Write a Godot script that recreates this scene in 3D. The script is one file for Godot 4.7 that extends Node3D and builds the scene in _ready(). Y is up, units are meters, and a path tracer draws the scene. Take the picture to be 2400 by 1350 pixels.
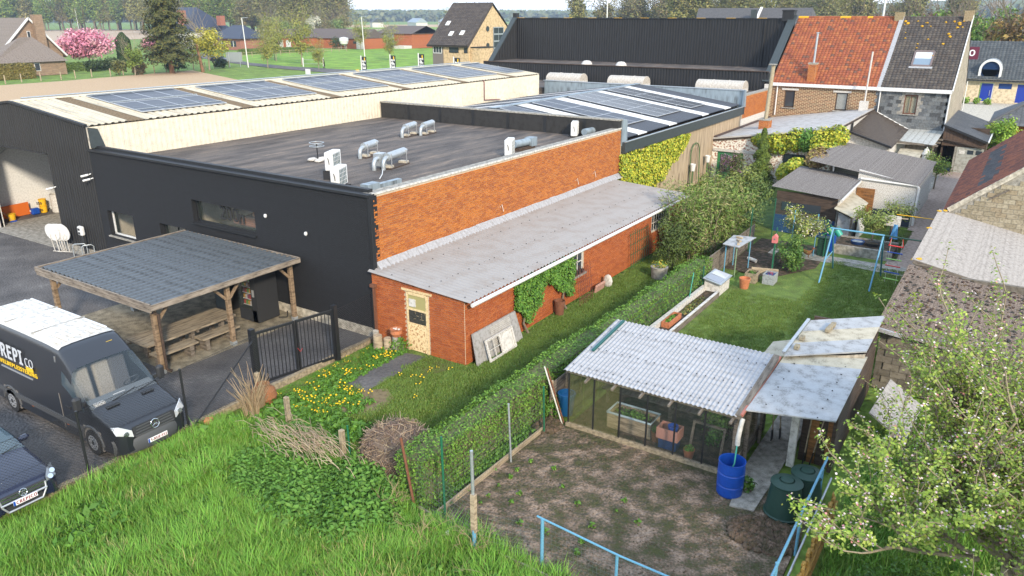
extends Node3D

# A suburban back yard seen from above: warehouse with brick lean-to, yard with van,
# gardens, old sheds, houses and the fields and woods beyond. x runs along the brick
# wall, z across the plots, y is up, in metres.

var counts := {}
var M := {}
var T := {}
var rng := RandomNumberGenerator.new()
const EYE := Vector3(0, 10, 0)

# ---------------------------------------------------------------- mesh collector
class MB:
	var v := PackedVector3Array()
	var n := PackedVector3Array()
	var c := PackedColorArray()
	var col := Color.WHITE
	var use_col := false
	func tri(a: Vector3, b: Vector3, d: Vector3):
		var m := (b - a).cross(d - a).normalized()
		v.push_back(a); v.push_back(d); v.push_back(b)
		n.push_back(m); n.push_back(m); n.push_back(m)
		if use_col:
			c.push_back(col); c.push_back(col); c.push_back(col)
	func tri_n(a: Vector3, b: Vector3, d: Vector3, na: Vector3, nb: Vector3, nd: Vector3):
		v.push_back(a); v.push_back(d); v.push_back(b)
		n.push_back(na); n.push_back(nd); n.push_back(nb)
		if use_col:
			c.push_back(col); c.push_back(col); c.push_back(col)
	func quad(a: Vector3, b: Vector3, d: Vector3, e: Vector3):
		tri(a, b, d); tri(a, d, e)
	# box given by centre, size and optional basis
	func box(p: Vector3, s: Vector3, bs := Basis.IDENTITY):
		var x := bs.x * s.x * .5
		var y := bs.y * s.y * .5
		var z := bs.z * s.z * .5
		quad(p + x - y + z, p + x - y - z, p + x + y - z, p + x + y + z)
		quad(p - x - y - z, p - x - y + z, p - x + y + z, p - x + y - z)
		quad(p - x + y + z, p + x + y + z, p + x + y - z, p - x + y - z)
		quad(p - x - y - z, p + x - y - z, p + x - y + z, p - x - y + z)
		quad(p - x - y + z, p + x - y + z, p + x + y + z, p - x + y + z)
		quad(p + x - y - z, p - x - y - z, p - x + y - z, p + x + y - z)
	func b6(x0: float, x1: float, y0: float, y1: float, z0: float, z1: float):
		box(Vector3(x0 + x1, y0 + y1, z0 + z1) * .5, Vector3(absf(x1 - x0), absf(y1 - y0), absf(z1 - z0)))
	# box with chamfered edges
	func cbox(p: Vector3, s: Vector3, ch: float, bs := Basis.IDENTITY):
		var h := s * .5
		var i := h - Vector3(ch, ch, ch)
		var P := func(x: float, y: float, z: float) -> Vector3: return p + bs * Vector3(x, y, z)
		for sx in [-1.0, 1.0]:
			_cq(P.call(sx * h.x, -i.y, -i.z), P.call(sx * h.x, i.y, -i.z), P.call(sx * h.x, i.y, i.z), P.call(sx * h.x, -i.y, i.z), p)
			_cq(P.call(-i.x, sx * h.y, -i.z), P.call(i.x, sx * h.y, -i.z), P.call(i.x, sx * h.y, i.z), P.call(-i.x, sx * h.y, i.z), p)
			_cq(P.call(-i.x, -i.y, sx * h.z), P.call(i.x, -i.y, sx * h.z), P.call(i.x, i.y, sx * h.z), P.call(-i.x, i.y, sx * h.z), p)
			for sy in [-1.0, 1.0]:
				_cq(P.call(sx * h.x, sy * i.y, -i.z), P.call(sx * h.x, sy * i.y, i.z), P.call(sx * i.x, sy * h.y, i.z), P.call(sx * i.x, sy * h.y, -i.z), p)
				_cq(P.call(sx * h.x, -i.y, sy * i.z), P.call(sx * h.x, i.y, sy * i.z), P.call(sx * i.x, i.y, sy * h.z), P.call(sx * i.x, -i.y, sy * h.z), p)
				_cq(P.call(-i.x, sx * h.y, sy * i.z), P.call(i.x, sx * h.y, sy * i.z), P.call(i.x, sx * i.y, sy * h.z), P.call(-i.x, sx * i.y, sy * h.z), p)
				for sz in [-1.0, 1.0]:
					_ct(P.call(sx * h.x, sy * i.y, sz * i.z), P.call(sx * i.x, sy * h.y, sz * i.z), P.call(sx * i.x, sy * i.y, sz * h.z), p)
	func _cq(a: Vector3, b: Vector3, d: Vector3, e: Vector3, p: Vector3):
		if (b - a).cross(d - a).dot(a + d - p - p) < .0: quad(e, d, b, a)
		else: quad(a, b, d, e)
	func _ct(a: Vector3, b: Vector3, d: Vector3, p: Vector3):
		if (b - a).cross(d - a).dot(a - p) < .0: tri(d, b, a)
		else: tri(a, b, d)
	# rectangular bar from a to b; w across, h towards up
	func bar(a: Vector3, b: Vector3, w: float, h: float, up := Vector3.UP):
		var d := (b - a).normalized()
		if absf(d.dot(up)) > .99: up = Vector3.RIGHT
		var x := d.cross(up).normalized()
		var y := x.cross(d)
		box((a + b) * .5, Vector3(w, h, a.distance_to(b)), Basis(x, y, -d))
	# round tube along points, r radius or array of radii
	func tube(pts: Array, r, sides := 8, caps := true):
		var rings := []
		var nx := Vector3.ZERO
		for k in pts.size():
			var d: Vector3 = (pts[mini(k + 1, pts.size() - 1)] - pts[maxi(k - 1, 0)]).normalized()
			if nx == Vector3.ZERO:
				nx = d.cross(Vector3.UP if absf(d.y) < .95 else Vector3.RIGHT).normalized()
			nx = (nx - d * nx.dot(d)).normalized()
			var ny := d.cross(nx)
			var rr: float = r[k] if r is Array else r
			var ring := []
			for s in sides:
				var a := TAU * s / sides
				var o := nx * cos(a) + ny * sin(a)
				ring.push_back([pts[k] + o * rr, o])
			rings.push_back(ring)
		for k in pts.size() - 1:
			for s in sides:
				var A = rings[k][s]; var B = rings[k][(s + 1) % sides]
				var D = rings[k + 1][(s + 1) % sides]; var E = rings[k + 1][s]
				tri_n(A[0], B[0], D[0], A[1], B[1], D[1]); tri_n(A[0], D[0], E[0], A[1], D[1], E[1])
		if caps:
			for s in range(1, sides - 1):
				tri(rings[0][0][0], rings[0][s + 1][0], rings[0][s][0])
				tri(rings[-1][0][0], rings[-1][s][0], rings[-1][s + 1][0])
	# turned shape: profile of Vector2(radius, height)
	func lathe(prof: Array, at: Vector3, sides := 16, sx := 1.0, sz := 1.0):
		for k in prof.size() - 1:
			var p: Vector2 = prof[k]; var q: Vector2 = prof[k + 1]
			var t := q - p
			var nr := Vector2(t.y, -t.x).normalized()
			for s in sides:
				var a := TAU * s / sides; var b := TAU * (s + 1) / sides
				var ca := Vector3(cos(a) * sx, 0, sin(a) * sz); var cb := Vector3(cos(b) * sx, 0, sin(b) * sz)
				var na := Vector3(cos(a) * nr.x, nr.y, sin(a) * nr.x); var nb := Vector3(cos(b) * nr.x, nr.y, sin(b) * nr.x)
				var A := at + ca * p.x + Vector3(0, p.y, 0); var B := at + cb * p.x + Vector3(0, p.y, 0)
				var D := at + cb * q.x + Vector3(0, q.y, 0); var E := at + ca * q.x + Vector3(0, q.y, 0)
				if p.x > .0001: tri_n(B, A, D, nb, na, nb)
				if q.x > .0001: tri_n(A, E, D, na, na, nb)
	# polygon (points in a plane) pushed along e
	func prism(pts: Array, e: Vector3):
		var nn := Vector3.ZERO
		for k in pts.size():
			nn += pts[k].cross(pts[(k + 1) % pts.size()])
		nn = nn.normalized()
		var ux: Vector3 = (pts[1] - pts[0]).normalized()
		var uy := nn.cross(ux)
		var flat := PackedVector2Array()
		for p in pts: flat.push_back(Vector2(p.dot(ux), p.dot(uy)))
		var ix := Geometry2D.triangulate_polygon(flat)
		var back := nn.dot(e) > .0
		for k in range(0, ix.size(), 3):
			var a: Vector3 = pts[ix[k]]; var b: Vector3 = pts[ix[k + 1]]; var d: Vector3 = pts[ix[k + 2]]
			if (b - a).cross(d - a).dot(nn) < .0:
				var s := b; b = d; d = s
			if back:
				tri(a, d, b); tri(a + e, b + e, d + e)
			else:
				tri(a, b, d); tri(a + e, d + e, b + e)
		for k in pts.size():
			var a: Vector3 = pts[k]; var b: Vector3 = pts[(k + 1) % pts.size()]
			if back: quad(a, b, b + e, a + e)
			else: quad(b, a, a + e, b + e)
	# ribbed sheet: o corner, u across the ribs, w along the ribs; sine or trapezoid ribs
	func ribs(o: Vector3, u: Vector3, w: Vector3, pitch: float, depth: float, trap := false, thick := .006):
		var nn := u.cross(w).normalized()
		if nn.y < -.01: nn = -nn
		var L := u.length(); var ud := u / L
		var xs := []
		var cnt := maxi(1, int(round(L / pitch)))
		for k in cnt:
			var x0 := L * k / cnt; var pp := L / cnt
			if trap:
				xs.push_back([x0, .0]); xs.push_back([x0 + pp * .45, .0]); xs.push_back([x0 + pp * .55, depth]); xs.push_back([x0 + pp * .9, depth])
			else:
				for s in 6: xs.push_back([x0 + pp * s / 6.0, depth * (.5 - .5 * cos(TAU * s / 6.0))])
		xs.push_back([L, .0])
		for k in xs.size() - 1:
			var a: Vector3 = o + ud * xs[k][0] + nn * xs[k][1]
			var b: Vector3 = o + ud * xs[k + 1][0] + nn * xs[k + 1][1]
			var m := (b - a).cross(w).normalized()
			if m.dot(nn) < .0: m = -m
			if (b - a).cross(w).dot(nn) > .0: quad(a, b, b + w, a + w)
			else: quad(a + w, b + w, b, a)
			var t := -nn * thick
			quad(a + t, b + t, b, a); quad(a + w, b + w, b + w + t, a + w + t)
	func blob(p: Vector3, r: Vector3, rg: RandomNumberGenerator, rough := .2, rings := 6, sides := 9):
		var g := []
		for i in rings + 1:
			var row := []
			var th := PI * i / rings
			for s in sides:
				var k := 1.0 + rg.randf_range(-rough, rough)
				var a := TAU * (s + .5 * (i % 2)) / sides
				row.push_back(p + Vector3(sin(th) * cos(a) * r.x, cos(th) * r.y, sin(th) * sin(a) * r.z) * k)
			g.push_back(row)
		for i in rings:
			for s in sides:
				var s2 := (s + 1) % sides
				tri(g[i][s], g[i][s2], g[i + 1][s2]); tri(g[i][s], g[i + 1][s2], g[i + 1][s])
	func mesh() -> ArrayMesh:
		var a := []
		a.resize(Mesh.ARRAY_MAX)
		a[Mesh.ARRAY_VERTEX] = v
		a[Mesh.ARRAY_NORMAL] = n
		if use_col: a[Mesh.ARRAY_COLOR] = c
		var m := ArrayMesh.new()
		m.add_surface_from_arrays(Mesh.PRIMITIVE_TRIANGLES, a)
		return m

# ---------------------------------------------------------------- scene helpers
func mb(colored := false) -> MB:
	var m := MB.new()
	m.use_col = colored
	return m
func numbered(called: String) -> String:
	if not counts.has(called):
		counts[called] = 0
		return called
	counts[called] += 1
	return "%s_%03d" % [called, counts[called]]
func thing(called: String, label: String, category: String, group := "", at := Vector3.ZERO, turn := .0) -> Node3D:
	var o := Node3D.new()
	o.name = numbered(called)
	add_child(o)
	o.position = at
	o.rotation.y = turn
	tag(o, label, category, group)
	return o
func tag(o: Node, label: String, category: String, group := ""):
	o.set_meta("label", label)
	o.set_meta("category", category)
	if group != "": o.set_meta("group", group)
func put(m, called: String, mat: Material, parent: Node = self) -> MeshInstance3D:
	var o := MeshInstance3D.new()
	o.mesh = m.mesh() if m is MB else m
	o.material_override = mat
	o.cast_shadow = GeometryInstance3D.SHADOW_CASTING_SETTING_ON
	o.name = numbered(called) if parent == self else called
	parent.add_child(o, true)
	return o
func setting(m, called: String, mat: Material) -> MeshInstance3D:
	var o := put(m, called, mat)
	o.set_meta("kind", "structure")
	return o
func single(m, called: String, mat: Material, label: String, category: String, group := "") -> MeshInstance3D:
	var o := put(m, called, mat)
	tag(o, label, category, group)
	return o
func pbox(parent: Node, called: String, mat: Material, x0: float, x1: float, y0: float, y1: float, z0: float, z1: float) -> MeshInstance3D:
	var m := mb(); m.b6(x0, x1, y0, y1, z0, z1)
	return put(m, called, mat, parent)
func pbar(parent: Node, called: String, mat: Material, a: Vector3, b: Vector3, w: float, h: float, up := Vector3.UP) -> MeshInstance3D:
	var m := mb(); m.bar(a, b, w, h, up)
	return put(m, called, mat, parent)
func ptube(parent: Node, called: String, mat: Material, pts: Array, r, sides := 8) -> MeshInstance3D:
	var m := mb(); m.tube(pts, r, sides)
	return put(m, called, mat, parent)
func copy_of(o: Node3D, label: String, at: Vector3, turn := .0) -> Node3D:
	var c: Node3D = o.duplicate()
	var base := String(o.name)
	c.name = numbered(base)
	add_child(c)
	c.position = at
	c.rotation.y = turn
	c.set_meta("label", label)
	return c
# many alike pieces: the nearest ones as parts of their own, the rest joined as one part
func pieces(parent: Node, called: String, shapes: Array, places: Array, mats: Array, most := 300, off := Vector3.ZERO):
	var order := []
	for k in places.size(): order.push_back([(places[k].origin + off).distance_squared_to(EYE), k])
	order.sort()
	var rest := {}
	for q in order.size():
		var k: int = order[q][1]
		var si: int = (k * 7 + 3) % shapes.size()
		var mi: int = int(abs(sin(k * 12.9898) * 43758.5453)) % mats.size()
		if q < most:
			var o := put(shapes[si], called, mats[mi], parent)
			o.transform = places[k]
		else:
			if not rest.has(mi): rest[mi] = []
			rest[mi].push_back([si, places[k]])
	if rest.is_empty(): return
	var am := ArrayMesh.new()
	for mi in rest:
		var st := SurfaceTool.new()
		for e in rest[mi]: st.append_from(shapes[e[0]], 0, e[1])
		st.commit(am)
		am.surface_set_material(am.get_surface_count() - 1, mats[mi])
	var o := MeshInstance3D.new()
	o.mesh = am
	o.name = called + "_field"
	o.set_meta("kind", "stuff")
	parent.add_child(o, true)
func scatter(called: String, mesh: Mesh, mat: Material, xf: Array, parent: Node = self, cols := []) -> MultiMeshInstance3D:
	var mm := MultiMesh.new()
	mm.transform_format = MultiMesh.TRANSFORM_3D
	mm.use_colors = cols.size() > 0
	mm.mesh = mesh
	mm.instance_count = xf.size()
	for k in xf.size():
		mm.set_instance_transform(k, xf[k])
		if cols.size() > 0: mm.set_instance_color(k, cols[k])
	var o := MultiMeshInstance3D.new()
	o.multimesh = mm
	o.material_override = mat
	o.name = numbered(called) if parent == self else called
	parent.add_child(o, true)
	o.set_meta("kind", "stuff")
	return o

# ---------------------------------------------------------------- textures and materials
func lin(r: float, g: float, b: float) -> Color:
	return Color(r, g, b).linear_to_srgb()
# noise picture: layers of [frequency, weight], coloured by ramp of [position, linear colour]
func noise_tex(sd: int, layers: Array, ramp: Array, size := 512, stretch := Vector2.ONE) -> ImageTexture:
	var data := []
	for l in layers:
		var f := FastNoiseLite.new()
		f.seed = sd + data.size() * 17
		f.noise_type = FastNoiseLite.TYPE_SIMPLEX_SMOOTH
		f.frequency = l[0]
		f.fractal_octaves = 4
		if l.size() > 2:
			f.noise_type = FastNoiseLite.TYPE_CELLULAR
			f.fractal_octaves = 1
		var im := f.get_seamless_image(int(size * stretch.x), int(size * stretch.y), false, false, .15)
		im.convert(Image.FORMAT_L8)
		if stretch != Vector2.ONE: im.resize(size, size, Image.INTERPOLATE_CUBIC)
		data.push_back(im.get_data())
	var top := .0
	for q in ramp: top = maxf(top, maxf(q[1].r, maxf(q[1].g, q[1].b)))
	var lut := PackedByteArray()
	lut.resize(256 * 3)
	for k in 256:
		var t := k / 255.0
		var q := 0
		while q < ramp.size() - 2 and t > ramp[q + 1][0]: q += 1
		var w := clampf((t - ramp[q][0]) / maxf(.0001, ramp[q + 1][0] - ramp[q][0]), 0, 1)
		var cc: Color = (ramp[q][1].lerp(ramp[q + 1][1], w) * (1.0 / top)).linear_to_srgb()
		lut[k * 3] = int(cc.r * 255); lut[k * 3 + 1] = int(cc.g * 255); lut[k * 3 + 2] = int(cc.b * 255)
	var out := PackedByteArray()
	out.resize(size * size * 3)
	var wt := PackedFloat32Array()
	for l in layers: wt.push_back(l[1])
	for i in size * size:
		var s := .0
		for k in data.size(): s += (data[k][i] - 127.5) * wt[k]
		var t := clampi(int(127.5 + s), 0, 255) * 3
		out[i * 3] = lut[t]; out[i * 3 + 1] = lut[t + 1]; out[i * 3 + 2] = lut[t + 2]
	var tex := ImageTexture.create_from_image(Image.create_from_data(size, size, false, Image.FORMAT_RGB8, out))
	tex.set_meta("top", top)
	return tex
func bump_tex(sd: int, freq: float, strength: float, cell := false, size := 512) -> ImageTexture:
	var f := FastNoiseLite.new()
	f.seed = sd
	f.frequency = freq
	f.fractal_octaves = 4
	f.noise_type = FastNoiseLite.TYPE_CELLULAR if cell else FastNoiseLite.TYPE_SIMPLEX_SMOOTH
	var im := f.get_seamless_image(size, size, false, false, .15)
	im.convert(Image.FORMAT_RGBA8)
	im.bump_map_to_normal_map(strength)
	return ImageTexture.create_from_image(im)
func mat(color: Color, rough := .85, metal := .0, tex: Texture2D = null, scale := .5, bump: Texture2D = null, bump_k := .5, world := true) -> StandardMaterial3D:
	var m := StandardMaterial3D.new()
	var k: float = tex.get_meta("top", 1.0) if tex else 1.0
	m.albedo_color = Color(minf(color.r * k, 1.0), minf(color.g * k, 1.0), minf(color.b * k, 1.0)).linear_to_srgb()
	m.roughness = rough
	m.metallic = metal
	m.cull_mode = BaseMaterial3D.CULL_DISABLED
	if tex or bump:
		m.uv1_triplanar = true
		m.uv1_world_triplanar = world
		m.uv1_scale = Vector3.ONE * scale
	if tex: m.albedo_texture = tex
	if bump:
		m.normal_enabled = true
		m.normal_texture = bump
		m.normal_scale = bump_k
	return m
func leafy(backlit := .35, rough := .7) -> StandardMaterial3D:
	var m := StandardMaterial3D.new()
	m.vertex_color_use_as_albedo = true
	m.roughness = rough
	m.cull_mode = BaseMaterial3D.CULL_DISABLED
	if backlit > .0:
		m.backlight_enabled = true
		m.backlight = Color(backlit, backlit, backlit * .6)
	return m
func V(x: float, y: float, z: float) -> Vector3: return Vector3(x, y, z)
func W(x: float, y: float) -> Vector2: return Vector2(x, y)
func L(r: float, g: float, b: float) -> Color: return Color(r, g, b)
func vary(c: Color, k: float) -> Color:
	var f := 1.0 + rng.randf_range(-k, k)
	return Color(clampf(c.r * f * (1.0 + rng.randf_range(-k, k) * .3), 0, 1), clampf(c.g * f, 0, 1), clampf(c.b * f * (1.0 + rng.randf_range(-k, k) * .3), 0, 1))

# ---------------------------------------------------------------- camera, sky, sun
func make_world():
	var fh := V(.83564, 0, -.54927)
	var rt := V(.54927, 0, .83564)
	var cp := cos(deg_to_rad(19.62)); var sp := sin(deg_to_rad(19.62))
	var fw := fh * cp - Vector3.UP * sp
	var cam := Camera3D.new()
	cam.name = "camera"
	cam.fov = 41.32
	cam.near = .1
	cam.far = 9000.0
	cam.transform = Transform3D(Basis(rt, Vector3.UP * cp + fh * sp, -fw), EYE)
	add_child(cam)
	cam.current = true
	var env := Environment.new()
	var sky := Sky.new()
	var ps := ProceduralSkyMaterial.new()
	ps.sky_top_color = Color(.56, .62, .70)
	ps.sky_horizon_color = Color(.84, .86, .88)
	ps.sky_curve = .14
	ps.ground_horizon_color = Color(.55, .56, .52)
	ps.ground_bottom_color = Color(.30, .30, .26)
	ps.sun_angle_max = 25.0
	ps.sky_energy_multiplier = 1.6
	sky.sky_material = ps
	env.background_mode = Environment.BG_SKY
	env.sky = sky
	env.tonemap_mode = Environment.TONE_MAPPER_LINEAR
	env.tonemap_exposure = 1.38
	env.sdfgi_enabled = true
	env.ssao_enabled = true
	env.ssil_enabled = true
	env.fog_enabled = true
	env.fog_density = .00022
	env.fog_light_color = Color(.74, .81, .90)
	var we := WorldEnvironment.new()
	we.name = "world_environment"
	we.environment = env
	add_child(we)
	var sun := DirectionalLight3D.new()
	sun.name = "sun"
	sun.light_energy = 1.2
	sun.light_color = Color(1.0, .94, .85)
	sun.light_angular_distance = 6.0
	sun.shadow_enabled = true
	add_child(sun)
	sun.look_at_from_position(Vector3.ZERO, V(.60, -.50, -.80), Vector3.UP)

# ---------------------------------------------------------------- shared materials
func make_materials():
	var fine := noise_tex(1, [[.11, .8], [.02, .7]], [[.0, L(.62, .62, .62)], [.5, L(.85, .85, .85)], [1.0, L(1, 1, 1)]])
	var stain := noise_tex(2, [[.012, 1.0], [.08, .5]], [[.0, L(.45, .43, .40)], [.42, L(.85, .84, .82)], [1.0, L(1, 1, 1)]])
	var streak := noise_tex(3, [[.02, 1.0], [.08, .4]], [[.0, L(.42, .40, .38)], [.45, L(.82, .81, .80)], [1.0, L(1, 1, 1)]], 512, W(1.0, .12))
	var bumpy := bump_tex(5, .05, 6.0)
	var gritty := bump_tex(6, .16, 5.0)
	T.fine = fine; T.stain = stain; T.streak = streak; T.bumpy = bumpy; T.gritty = gritty
	# ground
	var asph := noise_tex(11, [[.008, .9], [.1, .5], [.4, .3]], [[.0, L(.050, .047, .046)], [.45, L(.095, .088, .085)], [.8, L(.125, .116, .11)], [1.0, L(.19, .18, .17)]])
	M.asphalt = mat(L(1, 1, 1), .82, 0, asph, .12, gritty, .5)
	var conc := noise_tex(12, [[.02, .9], [.12, .5]], [[.0, L(.13, .12, .10)], [.5, L(.30, .28, .24)], [1.0, L(.45, .42, .37)]])
	M.concrete = mat(L(1, 1, 1), .9, 0, conc, .4, gritty, .5)
	M.slab = mat(L(.74, .68, .55), .9, 0, conc, .25, gritty, .5)
	M.kerb = mat(L(.95, .82, .62), .9, 0, conc, .7, gritty, .5)
	M.pale_concrete = mat(L(1.5, 1.45, 1.35), .9, 0, conc, .35, gritty, .4)
	var lawn := noise_tex(13, [[.018, 1.0], [.16, .6]], [[.0, L(.075, .085, .018)], [.4, L(.090, .145, .020)], [.75, L(.125, .19, .028)], [1.0, L(.22, .23, .05)]])
	M.lawn = mat(L(1, 1, 1), .95, 0, lawn, .16, gritty, .9)
	M.meadow = mat(L(1.3, 1.35, 1.2), .95, 0, lawn, .035, gritty, .6)
	M.pasture = mat(L(1.5, 1.75, 1.0), .95, 0, lawn, .02, gritty, .6)
	var soil := noise_tex(14, [[.014, 1.0], [.12, .6], [.4, .4]], [[.0, L(.045, .052, .012)], [.30, L(.062, .058, .024)], [.48, L(.098, .076, .048)], [.66, L(.175, .122, .085)], [1.0, L(.30, .225, .165)]])
	M.soil = mat(L(1, 1, 1), .97, 0, soil, .22, bumpy, 1.0)
	M.clod = mat(L(.75, .68, .66), .97, 0, soil, .8, gritty, 1.0)
	M.field = mat(L(.52, .365, .215), .97, 0, noise_tex(15, [[.05, .5], [.3, .6]], [[.0, L(.7, .68, .66)], [1.0, L(1, 1, 1)]]), .08, bumpy, .8)
	M.dark_soil = mat(L(.5, .45, .42), .97, 0, soil, .5, bumpy, 1.0)
	M.moss_patch = mat(L(.11, .12, .03), .97, 0, stain, .6, gritty, .8)
	M.dry_patch = mat(L(.22, .17, .09), .97, 0, stain, .6, gritty, .8)
	# masonry
	M.mortar = mat(L(.62, .50, .36), .95, 0, fine, 1.0, gritty, .5)
	M.bricks = []
	for c in [L(.50, .155, .022), L(.46, .135, .020), L(.54, .175, .026), L(.42, .120, .020), L(.48, .160, .032), L(.37, .105, .022)]:
		M.bricks.append(mat(c, .9, 0, fine, .6, gritty, .4))
	M.shed_bricks = []
	for c in [L(.46, .120, .026), L(.42, .105, .024), L(.49, .132, .030), L(.38, .092, .023), L(.44, .120, .032)]:
		M.shed_bricks.append(mat(c, .9, 0, fine, .6, gritty, .4))
	M.blocks = []
	for c in [L(.40, .34, .24), L(.34, .29, .20), L(.45, .39, .28), L(.37, .30, .20)]:
		M.blocks.append(mat(c, .95, 0, stain, 1.2, gritty, .8))
	M.dull_blocks = []
	for c in [L(.20, .175, .14), L(.16, .14, .11), L(.24, .21, .165)]:
		M.dull_blocks.append(mat(c, .95, 0, stain, .8, gritty, .8))
	M.render_dark = mat(L(.0105, .0118, .0148), .85, 0, fine, .35, gritty, .5)
	M.black_metal = mat(L(.014, .015, .017), .6, .0, streak, .3)
	M.black_steel = mat(L(.015, .016, .018), .45)
	M.anthracite = mat(L(.045, .058, .060), .6, 0, fine, .4)
	M.cream = mat(L(.76, .68, .53), .6, 0, fine, .25)
	M.cream_roof = mat(L(.60, .54, .41), .7, 0, streak, .25)
	M.brown_sheet = mat(L(.20, .145, .085), .95, 0, stain, 1.0, gritty, .8)
	M.bitumen = mat(L(.115, .102, .094), .85, 0, noise_tex(21, [[.02, 1.0], [.1, .4]], [[.0, L(.35, .32, .32)], [.5, L(.85, .80, .76)], [.8, L(1.25, 1.12, .98)], [1.0, L(1.9, 1.6, 1.3)]], 512, W(.2, 1.0)), .12, gritty, .5)
	M.bitumen_dark = mat(L(.030, .029, .028), .8, 0, stain, .4, gritty, .5)
	M.lead = mat(L(.42, .42, .43), .6, .1, stain, 1.2, bumpy, 1.0)
	M.white = mat(L(.78, .78, .76), .5, 0, fine, .8)
	M.white_dirty = mat(L(.66, .64, .60), .7, 0, stain, .9)
	M.old_white = mat(L(.60, .58, .54), .85, 0, noise_tex(22, [[.03, 1.2], [.12, .5]], [[.0, L(.30, .25, .20)], [.36, L(.75, .72, .68)], [.45, L(1, 1, 1)], [1.0, L(1, 1, 1)]]), 1.2)
	M.fibre = mat(L(.37, .35, .33), .92, 0, noise_tex(23, [[.02, 1.0], [.14, .6]], [[.0, L(.30, .28, .26)], [.40, L(.80, .78, .76)], [1.0, L(1.15, 1.13, 1.1)]]), .7, gritty, .9)
	M.lean_roof = mat(L(.29, .28, .272), .85, 0, noise_tex(24, [[.010, 1.2], [.10, .4]], [[.0, L(.84, .76, .70)], [.40, L(.94, .91, .89)], [.6, L(1, .99, .98)], [1.0, L(1.03, 1.03, 1.03)]]), .22)
	M.moss_roof = mat(L(.20, .192, .188), .95, 0, noise_tex(25, [[.03, .8], [.12, 1.1]], [[.0, L(.18, .15, .12)], [.42, L(.62, .58, .56)], [.62, L(1.0, .97, .95)], [1.0, L(2.2, 2.2, 2.15)]]), 1.1, gritty, 1.2)
	M.moss_roof_dark = mat(L(.19, .165, .145), .95, 0, noise_tex(26, [[.03, .8], [.12, 1.1]], [[.0, L(.12, .09, .07)], [.42, L(.60, .52, .48)], [.62, L(1.0, .92, .85)], [1.0, L(2.6, 2.4, 2.2)]]), 1.1, gritty, 1.2)
	M.gh_roof = mat(L(.43, .44, .46), .75, 0, streak, .8)
	M.gh_roof.backlight_enabled = true; M.gh_roof.backlight = Color(.35, .36, .38)
	M.panel_sheet = mat(L(.40, .41, .42), .7, 0, stain, .4)
	M.panel_cream = mat(L(.50, .45, .34), .8, 0, stain, .4)
	M.blue_sheet = mat(L(.105, .125, .145), .5, .1, streak, .4)
	M.grey_sheet = mat(L(.085, .095, .115), .55, .1, fine, .5)
	M.zinc_panel = mat(L(.30, .37, .42), .5, .2, streak, .3)
	M.galv = mat(L(.48, .52, .54), .4, .5, fine, .8)
	M.pv = mat(L(.022, .028, .045), .32, .0, fine, .6)
	M.pv.metallic_specular = .3
	M.pv_brown = mat(L(.052, .048, .046), .25, .0, fine, .6)
	M.pv_frame = mat(L(.50, .52, .54), .4, .4)
	# wood
	var wood := noise_tex(31, [[.02, 1.0], [.1, .5]], [[.0, L(.35, .33, .32)], [.5, L(.82, .80, .78)], [1.0, L(1.1, 1.1, 1.1)]], 512, W(.15, 1.0))
	M.wood_grey = mat(L(.30, .255, .205), .9, 0, wood, .8, gritty, .5)
	M.wood_post = mat(L(.30, .215, .135), .85, 0, wood, .8, gritty, .5)
	M.wood_table = mat(L(.33, .275, .195), .9, 0, wood, .7, gritty, .5)
	M.wood_old = mat(L(.21, .18, .145), .95, 0, wood, 1.2, gritty, .7)
	M.wood_pale = mat(L(.46, .37, .25), .9, 0, wood, .9, gritty, .5)
	M.wood_yellow = mat(L(.36, .215, .045), .9, 0, wood, .9, gritty, .5)
	M.wood_brown = mat(L(.30, .135, .04), .75, 0, wood, .9, gritty, .4)
	M.wood_dark = mat(L(.075, .050, .036), .85, 0, wood, .9, gritty, .4)
	M.bark = mat(L(.20, .165, .12), .95, 0, stain, 2.0, bumpy, 1.2)
	M.bark_pale = mat(L(.33, .275, .19), .95, 0, stain, 2.0, bumpy, 1.2)
	# odds
	M.glass = glass(Color(.30, .36, .34, .10), .03)
	M.glass_dirty = glass(Color(.45, .46, .30, .22), .08)
	M.window_glass = mat(L(.035, .045, .055), .06)
	M.dark_hole = mat(L(.17, .155, .14), .9)
	M.blue_plastic = mat(L(.008, .075, .42), .38, 0, fine, 1.0)
	M.blue_paint = mat(L(.10, .30, .55), .55, 0, noise_tex(32, [[.04, 1.2], [.2, .5]], [[.0, L(2.2, .8, .4)], [.30, L(.9, .9, .9)], [.7, L(1, 1, 1)], [.8, L(1.9, 1.4, 1.2)], [1.0, L(2.2, 1.5, 1.2)]]), 2.0)
	M.blue_board = mat(L(.012, .05, .17), .6, 0, fine, 1.0)
	M.green_post = mat(L(.010, .115, .055), .5)
	M.green_dark = mat(L(.012, .05, .035), .55, 0, fine, 1.0)
	M.green_bright = mat(L(.02, .20, .07), .45)
	M.teal = mat(L(.03, .30, .22), .45)
	M.red_plastic = mat(L(.50, .03, .025), .4)
	M.terracotta = mat(L(.52, .19, .085), .85, 0, stain, 1.5)
	M.terracotta_dark = mat(L(.30, .125, .05), .9, 0, stain, 2.5, bumpy, .8)
	M.rust = mat(L(.21, .085, .045), .95, 0, stain, 2.0, gritty, 1.0)
	M.rust_thin = mat(L(.15, .05, .035), .95)
	M.chrome = mat(L(.75, .76, .78), .12, 1.0)
	M.steel = mat(L(.52, .53, .54), .35, .6)
	M.rubber = mat(L(.016, .016, .017), .8)
	M.black_plastic = mat(L(.024, .025, .027), .55)
	M.bumper = mat(L(.065, .068, .072), .6)
	M.yellow_paint = mat(L(.80, .52, .02), .5)
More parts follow.
